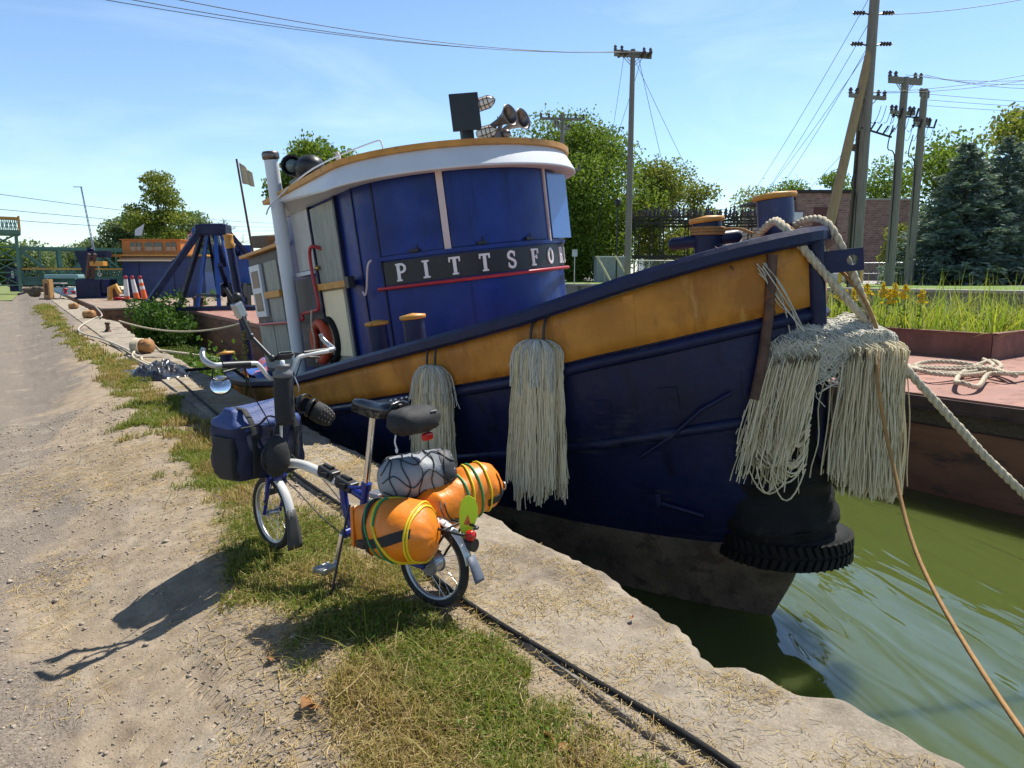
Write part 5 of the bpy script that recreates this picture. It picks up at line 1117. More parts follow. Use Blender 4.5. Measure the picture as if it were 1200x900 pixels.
# crane
base = gz(P(104, 350, 44), .03); s = 44/820
t = thing('barge_crane', 'dark blue squat barge crane with short rusty boom and orange drum guard', 'crane', base, (0, 0, -YAW))
g = MB(); g.box((0, 1, .62), (1.55, 2, 1.15)); g.box((.2, 1, .03), (2.0, 2.4, .12)); g.box((.75, .6, .75), (.4, 1.0, .9)); g.build('house', M['navy'], t, None, .04)
g = MB()
for dx in (0, .35): g.bar((-.15+dx, .2, 1.1), (.42+dx, -.2, 2.75), .12, .22)
for k in range(6): g.bar((-.05+k*.1, .15-k*.06, 1.3+.25*k), (.3+k*.1, .15-k*.06, 1.45+.25*k), .05, .05)
g.build('boom', M['iron'], t)
g = MB(); g.box((.75, .1, 2.15), (.85, .5, .28)); g.build('drum_guard', M['gold2'], t, None, .02)
g = MB(); g.add([(-1.0, .6, 2.95), (.2, .6, 2.95), (.2, .6, 2.0), (-.2, .6, 1.2), (-.4, .6, 1.2)], [(0, 1, 2, 3, 4)]); g.box((.2, .8, 2.75), (1.6, .6, .35)); g.lathe([(.16, 0), (.16, .2)], (-.1, .8, 2.95), n=10); g.build('counterweight', M['navy'], t, None, 0, .08)
g = MB(); g.tube([(.8, 0, 2.0), (.82, 0, 1.6)], .02, 5); g.torus((.82, 0, 1.5), (0, 1, 0), .1, .03, 14, 6, a0=0, a1=5); g.build('hook', M['pink'], t)
t = thing('antenna_mast', 'thin leaning lattice mast with a short crosspiece above the crane', 'mast', P(110, 293, 45))
q = P(95, 219, 45)-P(110, 293, 45); g = MB(); x = RT*.045
for o_ in (x, -x): g.tube([o_, q+o_*.6], .025, 5)
for k in range(14): g.bar(q*(k/14)+x, q*((k+1)/14)-x, .018, .018)
g.bar(q-RT*.5, q+RT*.06, .05, .05); g.build('lattice', M['steel'], t)
# cones: tall striped channelizers
M['cone_white'] = mat('cone_white', (.62, .60, .58), .5, 0, .1, 6, 0)
def chan(label, px, py, hpx, lean, bands):
    s = 40/820; p = gz(P(px, py, 40), .035); t = thing('traffic_cone', label, 'traffic cone', p, (R_(3), lean, -YAW), 'tall striped cones on the barge')
    H = hpx*s; g = MB(); g.lathe([(.26, 0), (.26, .06), (.2, .10)], (0, 0, 0), n=8); g.build('base', M['rubber'], t)
    zs = np.linspace(.08, H*.86, len(bands)+1)
    for k, c in enumerate(bands):
        r0 = .165-.065*(k/len(bands)); r1 = .165-.065*((k+1)/len(bands)); g = MB(); g.lathe([(r0, zs[k]), (r1, zs[k+1])], (0, 0, 0), n=14); g.build('band', M['cone_orange'] if c == 'o' else M['cone_white'], t)
    g = MB(); g.torus((0, 0, H*.93), (0, 1, 0), .08, .04, 14, 6); g.build('handle', M['red'], t)
chan('leftmost tall cone, mostly white with a red top loop and foot', 149, 352, 29, .04, 'owwwww')
chan('middle tall cone, white with a broad orange foot', 161, 352, 29, -.12, 'oowwww')
chan('rightmost tall cone, mostly orange with a white upper band', 170, 351, 29, -.12, 'ooowow')
for i, (px, py, r, h, lab) in enumerate(((137, 350, .26, .75, 'dark rusty capstan with a red cap on the far barge'), (140, 357, .42, .16, 'low red mushroom bollard at the far barge corner'), (76, 336, .22, .4, 'small red capped bollard by the pale blue boat'), (86, 339, .25, .22, 'low red bollard right of the small red capped one'))):
    g = MB(); p = gz(P(px, py, 41 if i < 2 else 55), .03); g.lathe([(r*.8, 0), (r*.6, h*.3), (r*.55, h*.7), (r, h*.8), (r, h), (0, h*1.1)], p, n=14)
    g.build('bollard', M['iron'] if i == 0 else M['red'], None, p, label=lab, category='bollard')
g = MB(); p = gz(P(135, 352, 40.5), .03); g.tube([p+RT*-.3, p+RT*-.25+Vector((0, 0, .7)), p+RT*.1+Vector((0, 0, .85)), p+RT*.3+Vector((0, 0, .4))], .14, 8); g.build('pipe_elbow', M['gold2'], None, p, label='bent orange pipe elbow lying beside the dark capstan', category='pipe')
# flag on far cabin
t = thing('flag', 'small drooping red white and blue striped flag behind the blue steel frame', 'flag', P(226, 300, 52))
g = MB(); q = P(229, 262, 52)-P(226, 300, 52); g.tube([(0, 0, 0), q], .03, 5); g.build('pole', M['steel'], t)
g = MB(); g2 = MB(); n_ = 10
for k in range(7):
    V = []
    for i in range(n_+1):
        for j in (0, 1): V.append(q*(.95-.05*(k+j))-RT*(.06*i)+Vector((0, 0, -.07*i))+FW*(.06*math.sin(i*1.2+k*.2)))
    (g if k % 2 == 0 else g2).add(V, [(i*2, i*2+2, i*2+3, i*2+1) for i in range(n_)], 0, True)
g.build('red_stripes', M['red'], t, None, 0, .01); g2.build('white_stripes', M['white'], t, None, 0, .01)
g = MB(); g.add([q*.955-RT*(.06*i)+Vector((0, 0, -.07*i))+FW*(.06*math.sin(i*1.2)-.03)-q*(.19*j) for i in range(5) for j in (0, 1)], [(i*2, i*2+2, i*2+3, i*2+1) for i in range(4)], 0, True); g.build('canton', M['frame_blue'], t, None, 0, .01)
t = thing('flag', 'plain pale blue and white flag peeping over the orange cabin roof', 'flag', P(166, 276, 50))
g = MB(); q = P(169, 262, 50)-P(166, 276, 50); g.tube([(0, 0, 0), q], .02, 5); g.build('pole', M['steel'], t)
g = MB(); g.add([(0, 0, 0), q*.98, q*.5-RT*.55, -RT*.5], [(0, 1, 2, 3)]); g.build('cloth', mat('flag_cloth', (.6, .65, .7), .9), t, None, 0, .01)

# lift bridge
BY = 76
t = thing('lift_bridge', 'green steel truss lift bridge with an orange handrail crossing the canal', 'bridge', (.4, BY, 0))
g = MB(); bx0, bx1 = .45, 24
for yy in (0, 5):
    for z, hh in ((3.85, .22), (.75, .35)): g.box(((bx0+bx1)/2-.4, yy, z), (bx1-bx0, .3, hh))
    g.box(((bx0+bx1)/2-.4, yy-.0, 1.05), (bx1-bx0, .12, .55))
    for k in range(9):
        x = bx0-.4+k*(bx1-bx0)/8; g.bar((x, yy, .7), (x, yy, 3.85), .24, .24)
        if k < 8:
            w2 = (bx1-bx0)/8
            if k % 2: g.bar((x, yy, .9), (x+w2, yy, 3.75), .2, .2)
            else: g.bar((x, yy, 3.75), (x+w2, yy, .9), .2, .2)
            g.bar((x+w2*.5, yy, .9), (x+w2*.5, yy, 3.8), .1, .1)
    for k in range(60): g.bar((.05+k*(bx1-bx0)/60, yy-.1, .9), (.05+(k+1)*(bx1-bx0)/60, yy-.1, 2.0), .05, .05); g.bar((.05+k*(bx1-bx0)/60, yy-.1, 2.0), (.05+(k+1)*(bx1-bx0)/60, yy-.1, .9), .05, .05)
g.build('truss', M['green_steel'], t)
g = MB(); g.box(((bx0+bx1)/2-.4, 2.5, .55), (bx1-bx0, 5, .2)); g.build('deck', M['substeel'], t)
g = MB(); g.box(((bx0+bx1)/2-.4, -.22, 2.02), (bx1-bx0, .1, .16)); g.build('handrail', M['gold2'], t)
t = thing('bridge_tower', 'green steel lift tower with a railed orange topped balcony left of the bridge', 'tower', (-.6, BY, 0))
g = MB()
for x in (-1.0, .9):
    for y in (-.6, 1.2): g.bar((x*.9, y, 0), (x, y, 5.1), .26, .26)
for x, y in ((-1, -.6),): pass
for k in range(4):
    z = .6+k*1.1
    for y in (-.6, 1.2): g.bar((-1, y, z), (.9, y, z+1.1), .08, .08); g.bar((-1, y, z+1.1), (.9, y, z), .08, .08); g.bar((-1, y, z), (.9, y, z), .1, .1)
g.build('frame', M['green_steel'], t)
g = MB(); g.box((0, .3, 5.15), (2.5, 2.4, .35)); g.box((0, .3, 4.95), (2.3, 2.2, .12)); g.build('platform', M['green_steel'], t)
g = MB()
for y in (-.85, 1.45):
    for k in range(9): g.bar((-1.2+k*.3, y, 5.3), (-1.2+k*.3, y, 6.3), .05, .05)
    for k in range(16): g.bar((-1.2+k*.15, y, 5.35), (-1.05+k*.15, y, 6.2), .03, .03); g.bar((-1.2+k*.15, y, 6.2), (-1.05+k*.15, y, 5.35), .03, .03)
g.build('balcony_railing', M['green_steel'], t)
g = MB()
for y in (-.85, 1.45): g.box((0, y, 6.35), (2.5, .12, .14)); g.box((1.2, y, 5.9), (.16, .16, 1.25))
g.build('top_rail', M['gold2'], t)
g = MB(); p = Vector((-.25, 66, .05)); t = thing('control_kiosk', 'dark blue control kiosk standing on the grass beside the bridge tower', 'kiosk', gz(P(17, 338, 62), .03), (0, 0, -YAW))
g.box((0, 0, .45), (.5, .5, .9)); g.box((0, 0, 1.45), (.85, .7, 1.3)); g.box((0, 0, 2.13), (.95, .8, .08)); g.build('cabinet', M['navy'], t, None, .02)
g = MB(); g.box((.22, -.36, 1.5), (.22, .03, .6)); g.build('notice', M['white'], t)
# orange timber post on its slab, small bench, skiff, canopy
t = thing('timber_post', 'orange boxed timber post standing on a grey slab at the quay edge', 'post', gz(P(56, 356, 43), 0), (0, 0, -YAW))
g = MB(); g.box((0, .2, .64), (.4, .4, 1.15)); g.build('box_post', M['litewood'], t, None, .02)
g = MB(); g.box((0, .2, .62), (.18, .44, .7)); g.build('recess', M['iron'], t)
g = MB(); g.box((.15, .2, .035), (1.1, .8, .07)); g.build('slab', M['timber'], t)
t = thing('picnic_table', 'small pale folding table frame right of the orange timber post', 'table', gz(P(66, 352, 44.5), 0), (0, 0, -YAW))
for x in (-.35, .35):
    g = MB(); g.bar((x-.12, 0, 0), (x+.1, .3, .95), .05, .05); g.build('leg', M['steel'], t)
g = MB(); g.box((0, .2, .97), (1.0, .6, .05)); g.build('tabletop', M['pink'], t)
t = thing('moored_skiff', 'pale blue flat boat with a teal canopy tied beyond the crane', 'boat', gz(P(78, 340, 62), -.6), (0, 0, -YAW))
g = MB(); g.loft([[(-1.6, y*1.0-0, .3), (-1.4, y, 1.0), (1.4, y, 1.0), (1.6, y, .3)] for y in (-1.2, 1.2)], smooth=False); g.build('hull', M['paleblue'], t)
g = MB(); g.box((.1, .3, 1.95), (3.0, 2.2, .35)); g.build('canopy', M['teal'], t, None, .08)
for x in (-1.2, 1.3):
    g = MB(); g.bar((x, -.6, .9), (x, -.6, 1.85), .08, .08); g.build('post', M['white'], t)
g = MB(); r = np.random.default_rng(14); c = gz(P(38, 342, 48), 0); 
for k in range(14): g.ell(c+RT*r.normal()*.35+Vector((0, 0, .2+r.random()*.35)), (.25*r.random()+.08, .2, .12+.2*r.random()), 8, fn=lambda p, d: p*(1+.15*math.sin(9*d.x+7*d.y)))
g.build('junk_pile', M['timber'], None, c, label='small dark pile of discarded gear by the path left of the orange post', category='junk pile')

# bushes between quay and barges, weeds at the wall
def bush(name, label, base, rx, ry, h, n, size, m, seed, cl=14, lowz=0):
    r = np.random.default_rng(seed); cs = np.stack([r.normal(size=cl)*rx*.4, r.normal(size=cl)*ry*.4, lowz+r.random(cl)*(h-lowz)*.85], 1); rs = np.stack([r.uniform(.22, .4, cl)*h]*3, 1)
    V, F = leaf_quads(clump_points(cs, rs, n, r), size, r); t = thing(name, label, 'bush', base); raw('foliage', V, F, m, parent=t)
    g = MB()
    for c in cs[::2]: g.tube([(0, 0, lowz), Vector(c)*.5+Vector((0, 0, .1+lowz*.5)), c], [.03, .02, .008], 5)
    g.build('stems', M['bark'], t); return t
bush('bush', 'dense dark green bush growing below the cones at the barge end', Vector((4.55, 30.5, -1.2)), 1.15, 1.6, 1.55, 5200, .13, M['weed_dark'], 51, 26)
bush('bush', 'brighter leafy bush growing at the rusty barge corner', Vector((5.3, 32.2, -1.2)), .7, .9, 1.8, 2400, .13, M['weed'], 52, 14)
bush('bush', 'light green weed bush rising over the quay edge beside the black plastic', Vector((2.72, 12.9, -1.2)), .32, .9, .98, 1300, .08, M['weed'], 53, 14, .1)
bush('bush', 'tall loose weed with broad pale leaves growing from the quay wall', Vector((2.75, 14.2, -1.2)), .28, .45, 1.25, 420, .11, M['weed'], 54, 12, .5)
t = thing('mullein_stalk', 'single upright seedy weed stalk left of the handlebar', 'weed', Vector((2.62, 10.6, -.7)))
g = MB(); g.tube([(0, 0, 0), (.02, 0, .6), (.03, .01, 1.35)], [.012, .012, .006], 6); g.build('stem', M['weed'], t)
r = np.random.default_rng(3); cs = np.array([(.03+r.normal()*.018, r.normal()*.018, .85+.55*r.random()) for _ in range(260)]); V, F = leaf_quads(cs, .035, r); raw('seed_head', V, F, M['blade'], parent=t)
for i, (px, py) in enumerate(((253, 352), (240, 357))):
    p = at_z(px, py+1, .01); bush('weed', ['taller yellow green weed sprouting through the pinkish barge deck', 'smaller yellow green weed left of the taller one on the barge deck'][i], p, .25, .25, [1.0, .6][i], 240, .11, M['weed'], 60+i, 7)

# ------------------------------------------------------------------ things lying on the quay
def log_bollard(label, p, s, rope):
    t = thing('mooring_bollard', label, 'bollard', p, (0, 0, R_(20)), 'old mooring bollards along the quay')
    g = MB(); g.lathe([(.0, -.21*s), (.15*s, -.20*s), (.17*s, -.12*s), (.15*s, .0), (.17*s, .1*s), (.155*s, .19*s), (.13*s, .22*s), (0, .225*s)], (0, 0, .17*s), (.55, -.80, .12), 18); g.build('drum', mat('bollard_tan', (.36, .17, .055), .7, 0, .3, 8, .4, 40, ((.12, .07, .04), 9, .55)), t)
    g = MB(); g.lathe([(.16*s, 0), (.14*s, .08*s)], (0, 0, 0), n=14); g.build('foot', M['iron'], t)
    return t
b1 = Vector((1.86, 14.97, .0)); b2_ = Vector((1.95, 28.3, .0)); b3 = Vector((1.95, 36.5, 0))
log_bollard('nearest fat orange ended bollard wrapped in grey rope on the quay', b1, .85, 1); log_bollard('smaller orange ended bollard farther along the quay with pale rope behind it', b2_, .85, 1); log_bollard('far grey bollard lying nearly hidden near the barge end', b3, .8, 0)
g = MB()
for k in range(5): g.torus(b1+Vector((-.07+.022*k-.02, .09-.035*k, .14)), (.55, -.80, .12), .15, .017, 26, 6)
tw = [b1+Vector((.1, -.1, .3)), b1+Vector((.3, .2, .05)), Vector((2.3, 14.6, .05)), Vector((3.2, 14.4, -.15)), TW((-1.5, 10.3, 1.75))]
twisted(g, smooth_path(tw, 8), .024)
g.build('mooring_rope', M['rope'], None, b1, label='grey rope wound on the nearest quay bollard and led across to the tug stern', category='rope')
g = MB(); g.tube(smooth_path([b1+Vector((-.1, .1, .1)), b1+Vector((-.25, -.6, .03)), Vector((1.62, 13.3, .03)), Vector((1.70, 12.2, .03)), Vector((1.78, 11.6, .04))], 8), .022, 7); g.tube(smooth_path([Vector((1.75, 14.3, .03)), Vector((1.66, 13.5, .035)), Vector((1.74, 12.6, .03)), Vector((1.9, 11.8, .03))], 8), .02, 7)
g.build('rope_tail', M['rope'], None, b1+Vector((-.2, -.6, .03)), label='grey rope tails lying on the quay between bollard and black plastic', category='rope')
g = MB(); g.tube(smooth_path([Vector((2.75, 36, .1)), b2_+Vector((.35, -.4, .12)), Vector((1.98, 27.3, .04)), Vector((1.35, 23.2, .05)), Vector((1.22, 20.8, .05)), Vector((1.48, 18.4, .05)), Vector((1.65, 15.7, .05)), Vector((1.66, 14.0, .05))], 8), .022, 7)
g.build('white_rope', mat('white_rope', (.42, .385, .32), .9, 0, .1, 20, .5, 80), None, b2_, label='long pale rope trailing loosely along the quay past the bollards', category='rope')
g = MB(); twisted(g, sag(Vector((2.6, 26, .02)), Vector((6.0, 23.2, .05)), .35, 16), .03); g.build('mooring_rope', M['rope'], None, Vector((2.6, 26, .02)), label='pale rope sagging across the gap from quay to the pinkish barge', category='rope')
p = Vector((1.86, 21.3, .0)); g = MB(); g.lathe([(.09, 0), (.08, .04), (.05, .08), (.045, .2), (.08, .22), (.05, .26)], p, n=12); g.box(p+Vector((0, 0, .14)), (.07, .40, .06)); g.build('mooring_cleat', M['iron'], None, p, label='small rusty iron cleat bolted to the quay between the two bollards', category='cleat')
# black plastic heap
g = MB(); r = np.random.default_rng(21); c = Vector((1.68, 11.75, 0)); n_ = 44; V = []
for i in range(n_+1):
    for j in range(n_+1):
        u, v_ = i/n_*2-1, j/n_*2-1; rr = math.hypot(u, v_); f = max(0, 1-rr**2.2)
        z = .02+f*(.085+.035*math.sin(7*u+3*v_)+.035*math.sin(11*v_-5*u+1)+.03*abs(math.sin(13*u+9*v_))+.02*abs(math.sin(19*u-17*v_+2)))+abs(r.normal())*.006*f
        V.append(c+Vector((u*.42+.05*math.sin(5*v_), v_*.72+.06*math.sin(6*u), max(.012, z)*(1 if rr < 1 else .1)+.008)))
g.add(V, [(i*(n_+1)+j, (i+1)*(n_+1)+j, (i+1)*(n_+1)+j+1, i*(n_+1)+j+1) for i in range(n_) for j in range(n_)], 0, False)
g.build('plastic_sheet', M['tarp'], None, c, label='crumpled heap of shiny black plastic lying on the quay by the grass', category='plastic sheet')
g = MB(); g.tube(smooth_path([Vector((1.95, 11.6, .05)), Vector((2.2, 11.3, .09)), Vector((2.5, 10.9, .12)), TW((-1.75, 7.2, 1.6))], 6), .024, 7); g.build('black_cable', M['rubber'], None, Vector((1.95, 11.6, .05)), label='black cable led from the plastic heap to the tug side', category='cable')
# black pipe along the slab joint
pts = [(1.62, .55), (1.655, 1.26), (1.60, 1.92), (1.565, 2.68), (1.61, 3.53), (1.585, 4.93), (1.62, 6.6), (1.66, 8.5), (1.74, 10.2), (1.78, 11.3)]
g = MB(); g.tube(smooth_path([Vector((x, y, .012+(.010 if i % 3 else 0))) for i, (x, y) in enumerate(pts)], 10), .0125, 10); g.build('hose', M['rubber'], None, (1.565, 2.68, .02), label='long black hose lying along the joint between grass and concrete quay', category='hose')
# dry curled leaves
def dry_leaf(label, p, s, rz, tilt):
    g = MB(); n_ = 10; V = []
    for i in range(n_+1):
        t_ = i/n_; w_ = math.sin(math.pi*min(1, t_*1.03))**.8*.42+.01
        for j in range(7):
            q = (j/6*2-1); V.append(Vector(((t_-.5)*1.3, q*w_, .30*q*q*w_+.12*math.sin(t_*5)+.10*abs(q)*math.sin(t_*9))))
    Rm = Matrix.Rotation(rz, 3, 'Z') @ Matrix.Rotation(tilt, 3, 'X'); V = [Vector(p)+Rm @ (v*s) for v in V]
    g.add(V, [(i*7+j, (i+1)*7+j, (i+1)*7+j+1, i*7+j+1) for i in range(n_) for j in range(6)], 0, True); g.tube([Vector(p)+Rm @ (Vector((.6, 0, .0))*s), Vector(p)+Rm @ (Vector((.95, .1, .1))*s)], .003, 4)
    g.build('dry_leaf', M['dryleaf'], None, p, label=label, category='leaf', group='fallen dry leaves')
for lab, px, py, s, rz, tl in (('large curled brown leaf on the dirt at the grass edge near the shadow', 362, 826, .085, .6, .5), ('small brown leaf tucked beneath the large curled one', 369, 833, .05, 2.0, .2),
                           ('curled brown leaf among grass at the bottom, left of the hose', 645, 868, .08, 1.2, .9), ('brown leaf lying beside the other bottom leaf close to the hose', 622, 858, .075, 2.6, .4), ('pale brown leaf half sunk in the grass right of the bottom pair', 662, 880, .06, .2, .3),
                           ('flat brown leaf lying on the dirt near the tyre tread', 318, 775, .055, 1.4, .1), ('little rusty leaf on the bare concrete quay', 740, 727, .03, .4, .2), ('small tan leaf on the grass just behind the rear wheel', 575, 765, .05, 1.0, .4)):
    p = at_z(px, py, 0)
    for _ in range(6): p = at_z(px, py, float(gh(np.array([p.x]), np.array([p.y]))[0]) if p.x < 1.55 else .014)
    dry_leaf(lab, p+Vector((0, 0, .012)), s*.8, rz, tl*.6)

# ------------------------------------------------------------------ ground cover
gL = lambda y: np.interp(y, [0, 1.2, 2.05, 3.06, 3.88, 6, 8.82, 15, 25, 37.8, 44], [.86, .86, .78, .76, .76, .85, .90, .86, .72, .52, .6])
gR = lambda y: np.interp(y, [0, 1.2, 1.9, 2.6, 3.5, 5, 8, 11, 13, 20, 25, 38, 44], [1.60, 1.60, 1.54, 1.54, 1.50, 1.46, 1.46, 1.40, 1.46, 1.22, 1.15, 1.35, 1.2])
def strip(dens):
    def f(x, y, r):
        e = .13*vnoise(x, y, 3.2, 61)+.07*vnoise(x, y, 9, 62); L_, R2 = gL(y), gR(y); d = np.minimum(x-L_, R2-x)+e
        patch = .80+.4*vnoise(x, y, 2.0, 63)+.30*vnoise(x, y, 7, 64)
        return (r.random(len(x)) < dens*np.clip(d/.14, 0, 1)*np.clip(patch, .30, 1)) & (y < 43)
    return f
zg = lambda x, y: gh(x, y)-.004
Vs, Fs, o = [], [], 0
for (n, y0, y1, h, w_, sd, dn) in ((110000, .7, 3.2, .040, .0040, 71, .85), (80000, 3.2, 6.5, .045, .0052, 72, .85), (60000, 6.5, 14, .06, .010, 73, .95), (50000, 14, 43, .08, .024, 74, 1.1), (5200, .7, 6, .12, .004, 75, .4)):
    V, F = blades(n, .35, 1.72, y0, y1, zg, h, w_, sd, .9, strip(dn), .4, 4); Vs.append(V); Fs.append(F+o); o += len(V)
GV, GF = np.concatenate(Vs), np.concatenate(Fs); bx = GV[GF[:, 0]]; K3 = 3
root = GV.reshape(-1, 8, 3)[:, 0]; rr = np.random.default_rng(5).random(len(root)); green = vnoise(root[:, 0], root[:, 1], 2.3, 66)+.6*vnoise(root[:, 0], root[:, 1], 6, 67)+rr*1.1 > .62
mi = np.repeat(np.where(green, 1, 0), 3)
raw('grass', GV, GF, [M['blade'], M['blade_green']], mi=mi, kind='stuff', label='strip of short half dry grass between path and quay', category='grass', loc=(1.2, 3, 0))
# broad leafy clover and plantain in the strip
r = np.random.default_rng(81); n = 20000; x = r.uniform(.6, 1.6, n); y = r.uniform(.7, 9, n); k = strip(.9)(x, y, r) & (vnoise(x, y, 2.3, 66)+.6*vnoise(x, y, 6, 67) > .1); x, y = x[k], y[k]
V, F = leaf_quads(np.stack([x, y, gh(x, y)+.008+.03*r.random(len(x))], 1), .016, r, 1.5); raw('clover', V, F, M['weed'], kind='stuff', label='small green clover leaves scattered through the dry grass', category='ground cover', loc=(1.2, 3, 0))
# straw litter: flat dry stems on dirt and concrete
def litter(n, fx, fy, keep, ln, wd_, zf_, seed):
    r = np.random.default_rng(seed); x = fx(r, n); y = fy(r, n); k = keep(x, y, r); x, y = x[k], y[k]; n = len(x)
    a = r.uniform(0, 6.283, n); l = ln*np.exp(r.normal(size=n)*.55); bend = r.normal(size=n)*.25; w2 = wd_*(.5+r.random(n)); lift = np.abs(r.normal(size=n))*.0045
    V = np.zeros((n, 6, 3)); z = zf_(x, y)+.002
    for i, t_ in enumerate((-.5, 0, .5)):
        cx = x+np.cos(a)*l*t_-np.sin(a)*bend*l*(t_*t_); cy = y+np.sin(a)*l*t_+np.cos(a)*bend*l*(t_*t_)
        for j, sg in enumerate((-1, 1)): V[:, i*2+j] = np.stack([cx-np.sin(a)*w2*sg*.5, cy+np.cos(a)*w2*sg*.5, z+lift*(1+t_)+.0006*sg], 1)
    F = (np.arange(n)[:, None, None]*6+np.array([[0, 1, 3, 2], [2, 3, 5, 4]])[None]).reshape(-1, 4); return V.reshape(-1, 3), F
qk = lambda x, y, r: (r.random(len(x)) < np.clip(.5+.55*vnoise(x, y, 1.5, 91)+.35*vnoise(x, y, 5, 92), .06, 1)) & (x < np.interp(y, EDGE_Y, EDGE_X)-.055-.03*np.abs(vnoise(x, y, 6, 68)))
pk = lambda x, y, r: r.random(len(x)) < np.clip(-.10+.6*vnoise(x, y, 2.2, 93)+.35*vnoise(x, y, .9, 94)+.4*np.exp(-((x-gL(y)+.15)/.22)**2), .015, 1)
A1 = litter(24000, lambda r, n: r.uniform(1.58, 2.32, n), lambda r, n: .6+4.6*r.random(n)**1.1, qk, .022, .0017, lambda x, y: .016+.005*vnoise(x, y, 2.5, 15), 95)
A2 = litter(50000, lambda r, n: r.uniform(-1.3, 1.0, n), lambda r, n: 1.3+6.5*r.random(n)**1.3, pk, .03, .0018, gh, 96)
A3 = litter(5000, lambda r, n: r.uniform(1.6, 2.25, n), lambda r, n: r.uniform(5, 14, n), qk, .05, .005, lambda x, y: .016+0*x, 97)
A4 = litter(16000, lambda r, n: r.uniform(.7, 1.65, n), lambda r, n: r.uniform(.8, 4.5, n), lambda x, y, r: r.random(len(x)) < .7, .032, .0015, lambda x, y: gh(x, y)+.018, 98)
Vs, Fs, o = [], [], 0
for V, F in (A1, A2, A3, A4): Vs.append(V); Fs.append(F+o); o += len(V)
raw('straw_litter', np.concatenate(Vs), np.concatenate(Fs), M['straw'], kind='stuff', label='dry straw scattered over the dirt and the quay concrete', category='straw', loc=(1, 2, 0))
# pebbles
r = np.random.default_rng(99); n = 44000; x = np.concatenate([r.uniform(-3.2, .9, n//2), r.uniform(-.3, 1.0, n//4), r.uniform(1.45, 1.72, n//4)]); y = .9+9*r.random(len(x))**1.5; n = len(x)
s = .0021*np.exp(r.normal(size=n)*.6)*(1+.10*y); oc = np.array([(1, 0, 0), (0, 1, 0), (-1, 0, 0), (0, -1, 0), (0, 0, .8), (0, 0, -.8)]); V = oc[None]*(.6+.8*r.random((n, 6, 1)))*s[:, None, None]*np.array([1, 1, .7])
a = r.uniform(0, 6.28, n); ca, sa = np.cos(a)[:, None], np.sin(a)[:, None]; V = np.stack([V[..., 0]*ca-V[..., 1]*sa, V[..., 0]*sa+V[..., 1]*ca, V[..., 2]], -1)+np.stack([x, y, gh(x, y)+s*.25], 1)[:, None]
F = (np.arange(n)[:, None, None]*6+np.array([[0, 1, 4], [1, 2, 4], [2, 3, 4], [3, 0, 4], [1, 0, 5], [2, 1, 5], [3, 2, 5], [0, 3, 5]])[None]).reshape(-1, 3)
raw('gravel', V.reshape(-1, 3), F, leafmat('pebble', [(.20, .165, .13), (.40, .34, .27), (.29, .24, .19), (.46, .40, .32)], 0, .9), kind='stuff', label='loose small stones scattered on the dirt path', category='gravel', loc=(0, 3, 0))

# ------------------------------------------------------------------ the folding bicycle: x forward, y to its left, z up, origin at the rear tyre's contact
BP = Vector((1.441, 2.663, .0)); BR = R_(110.1)
bike = thing('folding_bicycle', 'small wheeled blue folding bicycle loaded with bags, parked on the grass strip', 'bicycle', BP, (0, 0, BR))
BM = Matrix.Translation(BP) @ Matrix.Rotation(BR, 4, 'Z')
def BW(p): return BM @ Vector(p)
M['bike_blue'] = mat('bike_blue_enamel', (.012, .028, .20), .2, 0, .08, 10, 0)
M['bike_white'] = mat('bike_silver_enamel', (.62, .62, .60), .25, .1, .05, 10, 0)
M['tyre'] = mat('bike_tyre', (.02, .02, .02), .8, 0, .2, 30, .4, 200, ((.10, .085, .065), 25, .6))
M['rubber_grey'] = mat('mudflap_rubber', (.055, .055, .058), .7, 0, .15, 10, .1)
M['leather'] = mat('black_leather', (.012, .014, .02), .22, 0, .2, 10, .15, 80)
M['nylon'] = mat('black_nylon', (.016, .017, .019), .75, 0, .3, 14, .5, 160)
M['navy_cloth'] = mat('navy_canvas', (.010, .014, .048), .7, 0, .25, 6, .5, 220)
M['orange_pvc'] = mat('orange_pvc', (.74, .205, .010), .40, 0, .08, 5, .25, 7, ((.62, .15, .008), 5, .62), .03)
M['grey_sack'] = mat('grey_ripstop', (.26, .275, .30), .55, 0, .1, 6, .35, 11, None, .02)
M['yellow_cord'] = mat('yellow_bungee', (.75, .55, .01), .6, 0, .05, 8, 0)
M['green_cord'] = mat('green_bungee', (.01, .26, .10), .6, 0, .05, 8, 0)
M['lime'] = mat('lime_reflector', (.55, .75, .02), .45, 0, .05, 8, 0)
M['clear_red'] = mat('red_lens', (.45, .015, .012), .2, 0, .1, 8, 0)
M['mirror'] = mat('mirror_glass', (.9, .9, .9), .04, 1, .02, 3, 0)
PIV = Vector((1.12, 0, 0)); SR = Matrix.Rotation(R_(-9), 3, 'Z')
def ST(p): return PIV+SR @ (Vector(p)-PIV)
